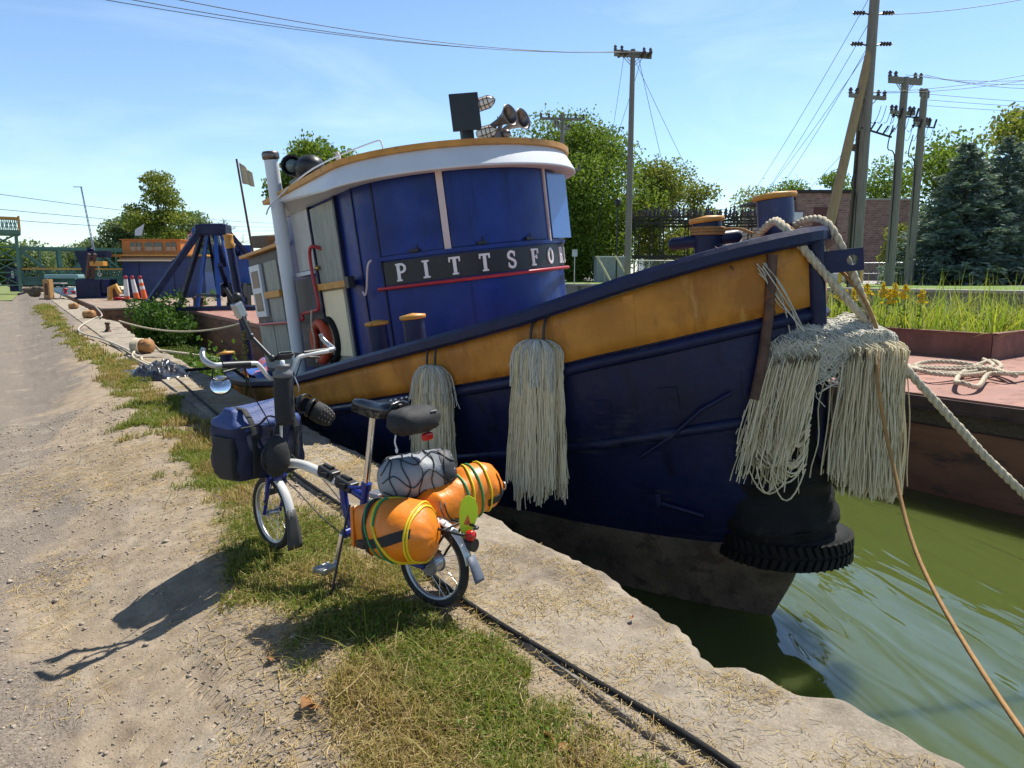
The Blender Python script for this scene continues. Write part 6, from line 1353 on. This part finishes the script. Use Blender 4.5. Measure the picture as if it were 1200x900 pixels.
def wheel(c, steer):
    f = ST if steer else Vector; c0 = Vector(c); cc = f(c0); ax = (f(c0+Vector((0, 1, 0)))-cc)
    t = MB(); t.torus(cc, ax, .170, .0125, 48, 8, flat=.95); wl = t.build('wheel', M['steel'], bike)
    g = MB(); g.torus(cc, ax, .186, .0195, 56, 12); g.build('tyre', M['tyre'], wl)
    g = MB(); n = 28; xd = f(c0+Vector((1, 0, 0)))-cc
    for k in range(n):
        a = 2*math.pi*k/n; sd = 1 if k % 2 else -1; a2 = a+(.5 if (k//2) % 2 else -.5); e = lambda q, r: cc+xd*math.cos(q)*r+Vector((0, 0, math.sin(q)*r))
        g.tube([e(a2, .028)+ax*sd*.026, e(a, .165)], .0012, 4, caps=False)
    g.build('spokes', M['chrome'], wl)
    g = MB(); g.cyl(cc-ax*.035, cc+ax*.035, .016 if steer else .044, n=18); g.cyl(cc-ax*.055, cc+ax*.055, .008, n=10)
    for s_ in (-1, 1): g.cyl(cc+ax*s_*.028, cc+ax*s_*.031, .03 if steer else .05, n=20)
    g.build('hub', M['steel'], wl); return wl
RH, FHB = (.015, 0, .206), (1.20, 0, .206)
wheel(RH, False); wheel(FHB, True)
g = MB(); g.tube(smooth_path([(1.095, 0, .485), (1.02, 0, .515), (.9, 0, .525), (.78, 0, .51), (.62, 0, .475)], 5), .0245, 14); g.build('main_tube', M['bike_white'], bike)
g = MB(); g.tube(smooth_path([(.64, 0, .478), (.52, 0, .455), (.44, 0, .43)], 4), .022, 10); g.tube([(.432, 0, .50), (.49, 0, .235)], .02, 10); g.tube(smooth_path([(.60, 0, .46), (.585, 0, .36), (.54, 0, .25)], 5), .02, 10)
g.cyl((.545, -.05, .245), (.545, .05, .245), .024)
for y in (-.052, .052):
    g.tube(smooth_path([(.49, y*.4, .25), (.40, y*.8, .235), (.2, y*1.1, .21), (.015, y*1.15, .206)], 4), .011, 8); g.tube(smooth_path([(.44, y*.3, .40), (.3, y*.9, .36), (.12, y*1.15, .27), (.015, y*1.15, .21)], 4), .008, 8)
g.build('frame', M['bike_blue'], bike)
g = MB(); g.tube([(1.085, 0, .56), (1.118, 0, .43)], .022, 12); g.tube([(1.085, 0, .485), (1.06, 0, .50)], .027, 12); g.build('head_tube', M['bike_blue'], bike)
g = MB(); cr = ST((1.125, 0, .43)); g.ell(cr, (.035, .055, .028), 12)
for y in (-.048, .048): g.tube([ST((1.125, y, .43)), ST((1.15, y, .33)), ST((1.178, y, .25)), ST((1.20, y, .206))], [.013, .012, .010, .009], 10)
g.build('fork', M['bike_blue'], bike)
for i, (a, b) in enumerate(((.755, .645), (.63, .515))):
    g = MB(); g.box(((a+b)/2, 0, .517-.035*i), (a-b, .062, .052), Matrix.Rotation(R_(16), 3, 'Y') if False else Matrix.Rotation(R_(-14), 3, 'Y')); hb_ = g.build('hinge_clamp', M['black'], bike, None, .008)
    g = MB(); g.tube([((a+b)/2+.03, 0, .55-.035*i), ((a+b)/2-.03, 0, .54-.035*i)], .014, 8); g.box(((a+b)/2, .036, .515-.035*i), (.06, .012, .025)); g.build('lever', M['nylon'], hb_)
g = MB(); g.tube([(.445, 0, .44), (.372, 0, .86)], .0155, 16); g.build('seat_post', M['chrome'], bike)
g = MB(); g.cyl((.437, 0, .475), (.43, 0, .51), .026, n=16); g.tube([(.44, .02, .49), (.50, .05, .487)], .008, 6); g.build('seat_clamp', M['bike_blue'], bike)
# saddle
g = MB(); rings = []
for x, w_, z, dr in ((.505, .012, .905, .02), (.49, .022, .918, .035), (.44, .027, .922, .045), (.38, .034, .920, .05), (.32, .052, .922, .05), (.27, .074, .930, .05), (.23, .084, .938, .052), (.205, .080, .938, .05), (.198, .066, .932, .04)):
    rings.append([Vector((x, w_*q, z-.012*q*q*4*.5-(dr if abs(q) == 1 else 0)*(1 if abs(q) == 1 else 0))) for q in (-1, -.85, -.5, 0, .5, .85, 1)]+[Vector((x, w_*q, z-.03)) for q in (.7, 0, -.7)])
g.loft(rings); sd = g.build('saddle', M['leather'], bike)
g = MB()
for y in (-.02, .02): g.tube(smooth_path([(.47, y*.6, .89), (.42, y, .865), (.33, y, .862), (.24, y*1.6, .90)], 4), .0045, 6)
g.tube([(.37, -.025, .865), (.37, .025, .865)], .013, 8); g.build('rails', M['black'], sd)
g = MB()
for y in (-.05, -.02, .02, .05): g.ell((.203, y, .944), (.005, .006, .005), 6)
g.build('rivets', M['chrome'], sd)
# handlebar, stem and what is fixed to it
g = MB(); g.tube([ST((1.088, 0, .555)), ST((1.04, 0, .97))], .018, 12); st = g.build('handlebar_stem', M['bike_white'], bike); g = MB(); g.box(ST((1.09, .0, .56)), (.05, .06, .07)); g.tube([ST((1.09, .035, .58)), ST((1.07, .045, .70))], .007, 6); g.build('stem_hinge', M['black'], st)
hbp = [(1.05, .29, 1.055), (1.045, .14, 1.06), (1.04, .105, 1.045), (1.04, .06, .985), (1.04, .03, .972), (1.04, -.03, .972), (1.04, -.06, .985), (1.04, -.105, 1.055), (1.04, -.14, 1.075), (1.03, -.29, 1.09)]
g = MB(); g.tube(smooth_path([ST(p) for p in hbp], 5), .0115, 10); hbar = g.build('handlebar', M['bike_white'], bike)
for sg in (1, -1):
    z0 = 1.058 if sg > 0 else 1.085
    g = MB(); g.tube([ST((1.048, sg*.15, z0)), ST((1.046, sg*.20, z0+.002)), ST((1.04, sg*.295, z0+.006))], [.016, .0175, .0175], 10); g.build('grip', M['black'], hbar)
    g = MB(); g.tube(smooth_path([ST((1.045, sg*.295, z0+.006)), ST((1.055, sg*.335, z0+.01)), ST((1.12, sg*.345, z0+.03)), ST((1.16, sg*.335, z0+.06)), ST((1.165, sg*.325, z0+.085))], 4), [.015]*9+[.014]*4+[.012]*4, 10); g.build('bar_end', M['steel'], hbar)
    g = MB(); g.tube(smooth_path([ST((1.06, sg*.13, z0-.01)), ST((1.10, sg*.16, z0-.02)), ST((1.105, sg*.22, z0-.03)), ST((1.09, sg*.27, z0-.035))], 4), .007, 6); g.box(ST((1.06, sg*.13, z0-.008)), (.035, .03, .03)); g.build('brake_lever', M['black'], hbar)
g = MB(); g.box(ST((1.03, -.03, 1.085)), (.055, .085, .02), SR @ Matrix.Rotation(R_(35), 3, 'Y')); dsp = g.build('display', M['black'], hbar, None, .004); g = MB(); g.box(ST((1.024, -.03, 1.0955)), (.045, .065, .003), SR @ Matrix.Rotation(R_(35), 3, 'Y')); g.build('screen', mat('lcd_glass', (.18, .24, .21), .1), dsp)
g = MB(); c = ST((1.06, .30, .965)); nrm = Vector((-.75, .47, .47)).normalized(); g.lathe([(.0, .006), (.050, .006), (.053, 0), (.05, -.008), (0, -.012)], c, nrm, 24); g.tube(smooth_path([c-nrm*.01, c+Vector((.03, .02, .02)), ST((1.06, .33, 1.06))], 4), .005, 6); mr = g.build('mirror', M['black'], hbar)
g = MB(); g.lathe([(0, .0075), (.047, .0072), (.048, .006)], c, nrm, 24); g.build('mirror_glass', M['mirror'], mr)
# action camera arm
g = MB(); q0 = ST((1.05, .03, 1.075)); q1 = Vector((1.165, .08, 1.185)); q2 = Vector((1.235, .10, 1.33)); g.tube([q0, q1], .012, 8); g.tube([q1, q2], .013, 8); g.ell(q1, (.02, .02, .02), 10); g.ell(q0, (.02, .02, .02), 10); g.tube([q2, q2+Vector((.05, .03, .10))], .011, 8); ca = g.build('camera_arm', M['black'], bike)
g = MB(); g.box(q2+Vector((-.01, .0, -.01)), (.045, .05, .085), Matrix.Rotation(R_(-25), 3, 'X')); bx = g.build('camera_body', M['steel'], ca, None, .008); g = MB(); g.ell(q2+Vector((.0, .0, .055)), (.026, .026, .026), 12); g.build('ball_head', M['black'], bx)
# mudguards
def guard(name, c, R, a0, a1, m, steer, w_=.024):
    g = MB(); f = ST if steer else Vector; rings = []
    for k in range(17):
        a = R_(a0+(a1-a0)*k/16); rings.append([f((c[0]+math.cos(a)*(R-abs(q)*.012), w_*q, c[2]+math.sin(a)*(R-abs(q)*.012))) for q in (-1, -.6, 0, .6, 1)])
    g.loft(rings, caps=False, closed=False); return g.build(name, m, bike, None, 0, .003)
mg = guard('mudguard', FHB, .226, 60, 172, M['bike_white'], True)
g = MB(); g.loft([[ST((x, q*w_, z)) for q in (-1, -.5, 0, .5, 1)] for x, w_, z in ((.985, .024, .27), (.977, .03, .22), (.968, .038, .15), (.962, .044, .085), (.965, .040, .06))], caps=False, closed=False); g.build('mud_flap', M['rubber_grey'], mg, None, 0, .004)
mg = guard('mudguard', RH, .228, 50, 168, M['bike_white'], False)
g = MB(); g.loft([[Vector((x, q*w_, z)) for q in (-1, 0, 1)] for x, w_, z in ((-.205, .025, .29), (-.225, .028, .25), (-.25, .033, .20), (-.255, .03, .185))], caps=False, closed=False); g.build('mud_flap', mat('blue_grey_flap', (.10, .12, .16), .6), mg, None, 0, .004)
# cranks, chainring, stand, rack, lamp
g = MB(); g.bar((.545, .065, .245), (.575, .085, .088), .016, .026); cr = g.build('crank', M['chrome'], bike, None, .004)
g = MB(); g.box((.59, .14, .085), (.055, .085, .022)); g.box((.62, .14, .085), (.012, .095, .026)); g.box((.56, .14, .085), (.012, .095, .026)); g.cyl((.575, .085, .088), (.575, .12, .088), .008); g.build('pedal', M['steel'], cr, None, .003)
g = MB(); g.bar((.545, -.065, .245), (.515, -.085, .40), .016, .026); cr = g.build('crank', M['chrome'], bike, None, .004)
g = MB(); g.box((.50, -.14, .405), (.08, .08, .025)); g.box((.46, -.14, .405), (.006, .04, .015), None, 1); g.build('pedal', [M['steel'], M['cone_orange']], cr, None, .003)
g = MB(); g.torus((.545, -.058, .245), (0, 1, 0), .085, .006, 36, 6)
for k in range(5): a = k*1.2566; g.bar((.545, -.058, .245), (.545+.083*math.cos(a), -.058, .245+.083*math.sin(a)), .006, .014)
g.build('chainring', M['steel'], bike); g = MB(); g.tube([(.545, -.058, .332), (.015, -.058, .24)], .004, 5); g.tube([(.545, -.058, .158), (.015, -.058, .172)], .004, 5); g.build('chain', M['iron'], bike)
g = MB(); g.tube([(.505, .045, .40), (.50, .11, .22), (.495, .185, .0)], .006, 8); g.ell((.495, .185, .004), (.014, .014, .01), 8); g.build('prop_stand', M['black'], bike)
g = MB()
for y in (-.06, .06): g.tube(smooth_path([(.34, y*.5, .40), (.25, y, .405), (-.17, y, .405), (-.19, y*.6, .40)], 4), .006, 8); g.tube([(-.12, y, .405), (.01, y*1.1, .215)], .006, 8)
for x in (.2, .05, -.1): g.tube([(x, -.06, .405), (x, .06, .405)], .005, 6)
g.build('rear_rack', M['black'], bike)
g = MB(); g.lathe([(.0, .014), (.02, .011), (.025, 0), (.023, -.02), (0, -.025)], (-.195, -.02, .375), (-1, 0, 0), 14); g.build('tail_light', M['clear_red'], bike)
g = MB(); g.cyl((-.16, -.03, .33), (-.205, -.03, .33), .03, n=14); g.build('lamp_housing', M['black'], bike)
g = MB(); pl = [(0, .115), (.028, .10), (.045, .06), (.048, .02), (.035, -.03), (.02, -.08), (.006, -.115), (-.008, -.11), (-.018, -.06), (-.030, -.01), (-.036, .04), (-.032, .09), (-.015, .112)]
fx = Vector((-.78, -.62, .03)).normalized(); fo = Vector((-.185, -.085, .425))-fx*.055; fy = Vector((-.05, -.10, 1)).normalized(); g.prism(pl, fo, fx, fy, .003, 0); fl_ = g.build('reflector_flag', M['lime'], bike); fn_ = fx.cross(fy).normalized()
if fn_.dot(Vector((-.62, .78, 0))) < 0: fn_ = -fn_
g = MB(); g.prism([(.004, .03), (.022, -.02), (-.012, -.015)], fo, fx, fy, .0045, 0); g.build('warning_mark', mat('flag_red', (.6, .12, .03), .5), fl_); g = MB(); g.tube(smooth_path([Vector((-.14, -.05, .405)), Vector((-.15, -.06, .42)), fo-fn_*.02-fy*.03, fo-fn_*.008-fy*.02], 4), .004, 6); g.build('flag_wire', M['black'], fl_)
g = MB()
for pts in ([ST((1.09, .16, 1.03)), ST((1.13, .10, .88)), (1.12, .03, .72), (1.10, .02, .56), (1.13, .04, .42)], [ST((1.09, -.16, 1.05)), ST((1.12, -.10, .86)), (1.10, -.03, .66), (1.02, -.02, .56), (.8, -.03, .47), (.6, -.03, .33), (.5, -.04, .26)],
            [(1.11, .025, .52), (1.02, .03, .44), (.9, .03, .38), (.72, .03, .28), (.56, .03, .22)], [ST((1.1, .03, .46)), ST((1.02, .09, .40)), ST((1.06, .10, .31)), ST((1.17, .06, .29))]):
    g.tube(smooth_path(pts, 6), .0035, 6)
g.build('cables', M['black'], bike)
g = MB(); g.box(ST((1.165, .0, .335)), (.03, .09, .025)); g.tube([ST((1.165, .05, .34)), ST((1.16, .045, .30))], .008, 6); g.tube([ST((1.165, -.05, .34)), ST((1.16, -.045, .30))], .008, 6); g.build('brake_caliper', M['black'], bike)

# ------------------------------------------------------------------ luggage on the bicycle: things of their own
BE = (0, 0, BR)
def luggage(name, label, cat, c): return thing(name, label, cat, BW(c), BE)
def rrect(cx, cy, hx, hy, z, n=6, k=.28, dz=None):
    out = []
    for i in range(4*n):
        a = 2*math.pi*(i+.5)/(4*n); e = k; x = math.copysign(abs(math.cos(a))**e, math.cos(a))*hx; y = math.copysign(abs(math.sin(a))**e, math.sin(a))*hy
        out.append(Vector((cx+x, cy+y, z+(dz(x, y) if dz else 0))))
    return out
t = luggage('front_bag', 'large navy canvas front bag with black straps hung ahead of the handlebar stem', 'bag', (1.27, 0, .58))
def soft(rows, amp, seed, n=11, k=.34):
    r = np.random.default_rng(seed); ph = r.uniform(0, 6.28, 9); out = []
    for cx, cy, hx, hy, z in rows:
        ring = []
        for p in rrect(cx, cy, hx, hy, z, n, k):
            d = Vector((p.x, p.y, 0)).normalized(); w_ = math.sin(14*p.y+22*z+ph[0])+.8*math.sin(27*p.x-19*z+ph[1])+.7*math.sin(33*p.y-41*z+9*p.x+ph[2])+.5*math.sin(61*p.y+37*z+ph[3])
            ring.append(p+d*amp*w_*.45+Vector((0, 0, amp*.8*math.sin(16*p.y+11*p.x+ph[4]))))
        out.append(ring)
    return out
zs = np.linspace(-.150, .135, 15)
g = MB(); g.loft(soft([(0, 0, .10, .17, -.158)]+[(0, 0, float(np.interp(z, [-.15, -.12, 0, .135], [.125, .143, .150, .132])), float(np.interp(z, [-.15, -.1, .05, .135], [.195, .215, .226, .212])), z) for z in zs], .011, 3)); g.build('body', M['navy_cloth'], t)
M['navy_sunlit'] = mat('navy_canvas_sunlit', (.026, .058, .20), .6, 0, .15, 6, .5, 60, None, .01)  # lid canvas coloured lighter than the body to carry the sunlight on top
g = MB(); g.loft(soft([(.0, 0, .136, .214, .118), (.0, 0, .139, .219, .136), (0, 0, .128, .212, .158), (-.01, .0, .085, .20, .178), (-.015, 0, .058, .19, .205), (-.015, 0, .045, .18, .226), (-.015, 0, .02, .15, .233)], .013, 4)); g.build('lid', M['navy_sunlit'], t)
for y in (.13, -.13):
    g = MB(); g.tube([Vector((-.150, y, -.13)), Vector((-.162, y, .0)), Vector((-.152, y, .12)), Vector((-.135, y, .17)), Vector((-.08, y, .225)), Vector((.02, y, .228)), Vector((.12, y, .17)), Vector((.150, y, .08))], .017, 8, flat=.22); g.build('strap', M['nylon'], t)
g = MB(); g.loft([rrect(-.03, .214, .07, .016, -.13), rrect(-.03, .222, .085, .02, -.11), rrect(-.03, .228, .088, .02, .0), rrect(-.03, .222, .08, .016, .09)]); g.build('side_pocket', M['nylon'], t)
g = MB(); g.tube(smooth_path([(-.165, .21, .15), (-.19, .12, .16), (-.175, .05, .19), (-.18, -.04, .15)], 5), .011, 8, flat=.4); g.build('carry_handle', M['nylon'], t)
for y in (.13, -.13): g = MB(); g.box((-.166, y, .09), (.012, .045, .03)); g.build('buckle', M['black'], t)
t = luggage('water_bottle', 'black insulated water bottle with grey cap standing in front of the stem', 'bottle', (1.0, .02, .73))
g = MB(); g.lathe([(.0, .0), (.044, .004), (.05, .03), (.051, .20), (.047, .235), (.047, .25)], (0, 0, 0), n=22); g.build('sleeve', M['nylon'], t)
g = MB(); g.lathe([(.046, .25), (.050, .255), (.05, .275), (.036, .285), (.036, .30), (.040, .302), (.038, .315), (0, .318)], (0, 0, 0), n=20); cp = g.build('cap', mat('grey_cap', (.13, .13, .14), .5), t); g = MB(); g.lathe([(.013, .316), (.012, .335), (0, .338)], (0, 0, 0), n=12); g.build('spout', M['white'], cp)
g = MB(); g.tube(smooth_path([(-.04, -.04, .25), (-.055, -.05, .20), (-.05, -.055, .17)], 4), .004, 6); g.build('clip', M['steel'], t)
t = luggage('stem_pouch', 'small black rounded pouch hanging under the water bottle', 'pouch', (1.0, .085, .575))
g = MB(); g.ell((0, 0, 0), (.055, .075, .112), 18, fn=lambda p, d: Vector((p.x, p.y*(1+.10*(-d.z)), p.z))); g.build('body', M['nylon'], t); g = MB(); g.torus((0, 0, .0), (1, .0, 0), .088, .006, 26, 6); g.build('zip_band', M['black'], t); g = MB(); g.tube(smooth_path([(.0, -.02, .11), (.03, -.04, .17), (.06, -.05, .1)], 4), .007, 6); g.build('strap', M['nylon'], t)
cw = P(368, 480, 3.98); t = thing('rubber_clog', 'black perforated rubber clog shoe tied on behind the handlebar', 'shoe', cw)
fx_ = (RT*.80-Vector((0, 0, 1))*.56+FH*.18).normalized(); uz_ = (-FH*.80+RT*.25+Vector((0, 0, 1))*.45); uz_ = (uz_-fx_*uz_.dot(fx_)).normalized(); fy_ = uz_.cross(fx_); Rc = Matrix((fx_, fy_, uz_)).transposed()
g = MB(); rings = []
for i in range(13):                          # sole and toe: rings along the shoe
    x = -.125+.25*i/12; wd_ = .047*math.sqrt(max(.02, 1-(abs(x+.0)/.131)**3.2))*(1+.30*x/.125)
    rings.append([Rc @ Vector((x, wd_*math.cos(a), .030*math.sin(a) if math.sin(a) < 0 else .012*math.sin(a))) for a in np.linspace(0, 2*math.pi, 14, endpoint=False)])
g.loft(rings); g.build('sole', M['rubber'], t)
g = MB(); rings = []
for i in range(12):
    x = .0+.125*i/11; f = math.sqrt(max(.03, 1-(x/.131)**2.6)); wd_ = .053*f*(1+.25*x/.125); hh = .062*f**1.1
    rings.append([Rc @ Vector((x-.012*math.sin(a), wd_*math.cos(a), hh*math.sin(a)-.004)) for a in np.linspace(0, math.pi, 13)])
g.loft(rings, caps=False, closed=False); g.build('upper', M['nylon'], t, None, 0, .006)
for xx, tl in ((-.02, .02), (-.055, .05)):
    g = MB(); g.tube([Rc @ Vector((xx-tl*math.sin(a), .053*math.cos(a), .066*math.sin(a)-.004)) for a in np.linspace(0, math.pi, 13)], .013, 8, flat=.35); g.build('strap', M['black'], t)
g = MB()
for i in range(4):
    for j in range(4):
        x = .045+.020*i; a = math.pi*(.26+.16*j); f = math.sqrt(1-(x/.131)**2.6); p = Rc @ Vector((x, .053*f*(1+.25*x/.125)*math.cos(a), .062*f**1.1*math.sin(a))); n_ = Rc @ Vector((.2, math.cos(a), math.sin(a))); g.cyl(p-n_*.003, p+n_*.003, .0045, n=8)
g.build('holes', mat('clog_hole', (.14, .11, .09), .8), t)
t = luggage('saddle_bag', 'small black nylon bag strapped under the back of the saddle', 'bag', (.125, -.01, .855))
g = MB(); g.ell((0, 0, 0), (.090, .138, .060), 30, fn=lambda p, d: Vector((p.x*(1+.3*(1-abs(d.x))*0), math.copysign(abs(d.y)**.6, d.y)*.128, math.copysign(abs(d.z)**.75, d.z)*.062))*(1+.035*math.sin(9*d.y+4*d.z)+.03*math.sin(17*d.x+8*d.y)+.02*math.sin(23*d.z+11*d.y))); g.build('body', M['nylon'], t); g = MB(); g.tube(smooth_path([(.05, .03, .07), (.09, .03, .02), (.095, .03, -.03), (.05, .03, -.065)], 4), .011, 8, flat=.3); g.build('strap', M['black'], t)
g = MB(); g.box((-.075, -.05, .035), (.004, .04, .02), Matrix.Rotation(R_(-30), 3, 'Y')); g.build('label_patch', mat('patch_grey', (.12, .12, .13), .6), t)
g = MB(); g.box((-.055, -.03, -.075), (.03, .055, .035)); g.build('rear_lamp', M['clear_red'], t, None, .008); g = MB(); g.tube(smooth_path([(.06, .05, -.06), (.065, .055, -.10), (.06, .05, -.13)], 3), .004, 5); g.ell((.06, .05, -.14), (.007, .007, .014), 8); g.build('zip_pull', M['white'], t)
def drybag(t, p0, p1, R0, m, seed, n=44, k=44, flatA=1.0, e0=.35, e1=.35, part='body', crease=.02, prof=None, fin=None, sag_=0, dents=16):
    """stuffed roll from p0 to p1: creased, dented, gathered at the ends; returns its surface as a function of (along, round, offset)"""
    r = np.random.default_rng(seed); p0, p1 = Vector(p0), Vector(p1); ax = (p1-p0).normalized(); x = Vector((0, 0, 1)).cross(ax).normalized(); y = ax.cross(x); ph = r.uniform(0, 6, 10)
    D = [(r.uniform(.1, .9), r.uniform(0, 6.28), r.uniform(.05, .14), r.uniform(.22, .6), r.uniform(-.12, .06), r.uniform(-1.2, 1.2)) for _ in range(dents)]
    def surf(s, an, off=0):
        s = min(1, max(0, s)); f = min(1, (s/.16))**.55 if s < .16 else (min(1, ((1-s)/.16))**.55 if s > .84 else 1); lo = e0 if s < .5 else e1; f = lo+(1-lo)*f; end = 1-f
        f *= (float(np.interp(s, [0, .3, .65, 1], prof)) if prof else 1); fl = float(np.interp(s, [0, .25, .5, .8, 1], fin)) if fin else 1
        w_ = 1+crease*(math.sin(3*an+ph[0]+5*s)+.6*math.sin(5*an+ph[1]-7*s))+.10*max(0, end-.02)*math.sin(9*an+ph[3]+3*s)+crease*.5*(1-abs(math.sin(3.5*an+6*s+ph[4])))**3*2
        for ds, da, ws, wa, am, tw in D:
            u = (s-ds)/ws; q = math.remainder(an-da-tw*(s-ds)*4, 2*math.pi)/wa
            if abs(u) < 3 and abs(q) < 3: w_ += am*math.exp(-u*u-q*q)
        return p0.lerp(p1, s)+x*math.cos(an)*(R0*f*w_*fl+off)+y*math.sin(an)*(R0*f*w_*flatA+off)-Vector((0, 0, sag_*s*s))
    g = MB(); rings = [[p0-ax*.004+(surf(0, 2*math.pi*q/k)-p0)*.35 for q in range(k)]]+[[surf(i/n, 2*math.pi*q/k) for q in range(k)] for i in range(n+1)]+[[p1-Vector((0, 0, sag_))+ax*.004+(surf(1, 2*math.pi*q/k)-p1+Vector((0, 0, sag_)))*.35 for q in range(k)]]
    g.loft(rings); g.build(part, m, t); return surf, ax, x, y
def cord(t, name, m, surf, s0, tilt, ph, rr=.0052):
    g = MB(); pts = [surf(s0+tilt*math.sin(a+ph), a, rr*.7) for a in np.linspace(0, 2*math.pi, 44)]; g.tube(pts, rr, 6, caps=False); return g.build(name, m, t)
def webbing(t, surf, path, w_, name='strap'):
    """flat strap lying on the bag: path of (along, round), half width in radians round it or in length along it"""
    g = MB(); rows = []
    for (s, a, ds, da) in path: rows.append([surf(s-ds*w_, a-da*w_, .001), surf(s-ds*w_, a-da*w_, .006), surf(s+ds*w_, a+da*w_, .006), surf(s+ds*w_, a+da*w_, .001)])
    g.loft(rows, smooth=False); return g.build(name, M['nylon'], t)
# near orange bag lies along the left of the rack
cA = (.11, .11, .412); t = luggage('dry_bag', 'plump orange dry bag on the near side of the rack, bound with green cords', 'bag', cA)
a0, a1 = Vector((.215, .06, -.045)), Vector((-.19, -.02, .0)); sf, ax, x, y = drybag(t, a0, a1, .142, M['orange_pvc'], 3, flatA=.95, e0=.85, e1=.4, crease=.022, prof=[.74, .95, 1.05, .86], fin=[.12, .66, .98, 1.0, .95], sag_=.03)
webbing(t, sf, [(.24+.05*math.sin(a), a, 1, 0) for a in np.linspace(0, 2*math.pi, 40)], .038)
webbing(t, sf, [(q, R_(212-52*(q-.14)/.74), 0, 1) for q in np.linspace(.14, .88, 18)], .17)
for s_, mm, tl, p_ in ((.36, 'green_cord', .10, 2.6), (.52, 'green_cord', .10, 2.4), (.60, 'yellow_cord', .22, 2.5), (.63, 'yellow_cord', .235, 2.5), (.83, 'yellow_cord', .02, 0), (.87, 'yellow_cord', .02, 1)): cord(t, 'bungee_cord', M[mm], sf, s_, tl, p_)
g = MB(); g.loft([[a0+Vector((.005, y_, -.10)), a0+Vector((.028, y_*.6, -.095)), a0+Vector((.028, y_*.6, .085)), a0+Vector((.005, y_, .095))] for y_ in (-.014, .014)]); g.build('roll_closure', M['orange_pvc'], t)
g = MB(); bp_ = sf(.12, R_(215), .01); g.box(bp_, (.05, .02, .035)); g.build('buckle', M['black'], t, None, .004)
# far orange bag lies crosswise to the right
cB = (.03, -.2, .46); t = luggage('dry_bag', 'orange dry bag sticking out crosswise behind the grey sack, black strap at its end', 'bag', cB)
b0, b1 = Vector((.06, .20, -.05)), Vector((-.05, -.215, .045)); sf, ax, x, y = drybag(t, b0, b1, .124, M['orange_pvc'], 5, e0=.5, e1=.6, crease=.022, prof=[.9, 1, 1, .93])
for s_, mm, tl in ((.50, 'green_cord', .05), (.68, 'green_cord', .06), (.60, 'yellow_cord', .10), (.80, 'yellow_cord', .06)): cord(t, 'bungee_cord', M[mm], sf, s_, tl, 1.0)
webbing(t, sf, [(.93-.05*k/9, R_(150+70*k/9), 0, 1) for k in range(10)], .16); webbing(t, sf, [(q, R_(200), 0, 1) for q in np.linspace(.70, .97, 10)], .15)
g = MB(); g.torus(b1+Vector((-.050, -.02, -.03)), (.4, 1, 0), .018, .004, 16, 6); g.build('buckle', M['steel'], t)
cG = (.15, -.075, .588); t = luggage('stuff_sack', 'grey stuff sack with a dark end under a black cargo net', 'sack', cG)
g0, g1 = Vector((.12, .15, -.03)), Vector((-.08, -.135, .0)); sf, ax, x, y = drybag(t, g0, g1, .107, M['grey_sack'], 7, e0=.45, e1=.75, crease=.028, prof=[.9, 1, 1.04, 1.0])
dk = MB(); ks = np.linspace(.80, 1.0, 7)
dk.loft([[sf(q, 2*math.pi*j/40, .002+.002*math.sin(9*j)) for j in range(40)] for q in ks]+[[g1+(sf(1, 2*math.pi*j/40)-g1)*.4+ax*.014 for j in range(40)]]); dk.build('dark_end', mat('charcoal_ripstop', (.035, .037, .042), .6, 0, .2, 8, .4, 20), t)
net = MB(); NA = 7
for k in range(NA): net.tube([sf(q, 2*math.pi*(k+.35*math.sin(q*6.28*2+k))/NA+.3, .004) for q in np.linspace(.02, 1, 22)], .0028, 5)
for q0 in (.14, .32, .50, .68, .86): net.tube([sf(q0+.035*math.sin(NA*a*.5+q0*9), a, .004) for a in np.linspace(0, 2*math.pi, 44)], .0028, 5, caps=False)
net.build('cargo_net', M['black'], t)
g = MB()
for k in range(5): g.tube(smooth_path([sf(.9, R_(180+35*k), .004), Vector((-.12-.02*k, -.11+.05*k, -.10)), Vector((-.16-.015*k, -.06+.03*k, -.17)), Vector((-.22, -.02, -.19))], 5), .003, 5)
for k in range(3): g.tube(smooth_path([Vector((-.13-.02*k, -.12+.04*k, -.10)), Vector((-.15, -.08, -.14+.02*k)), Vector((-.17, -.0, -.13))], 4), .003, 5)
g.build('net_tail', M['black'], t)
print('objects', len(bpy.data.objects))
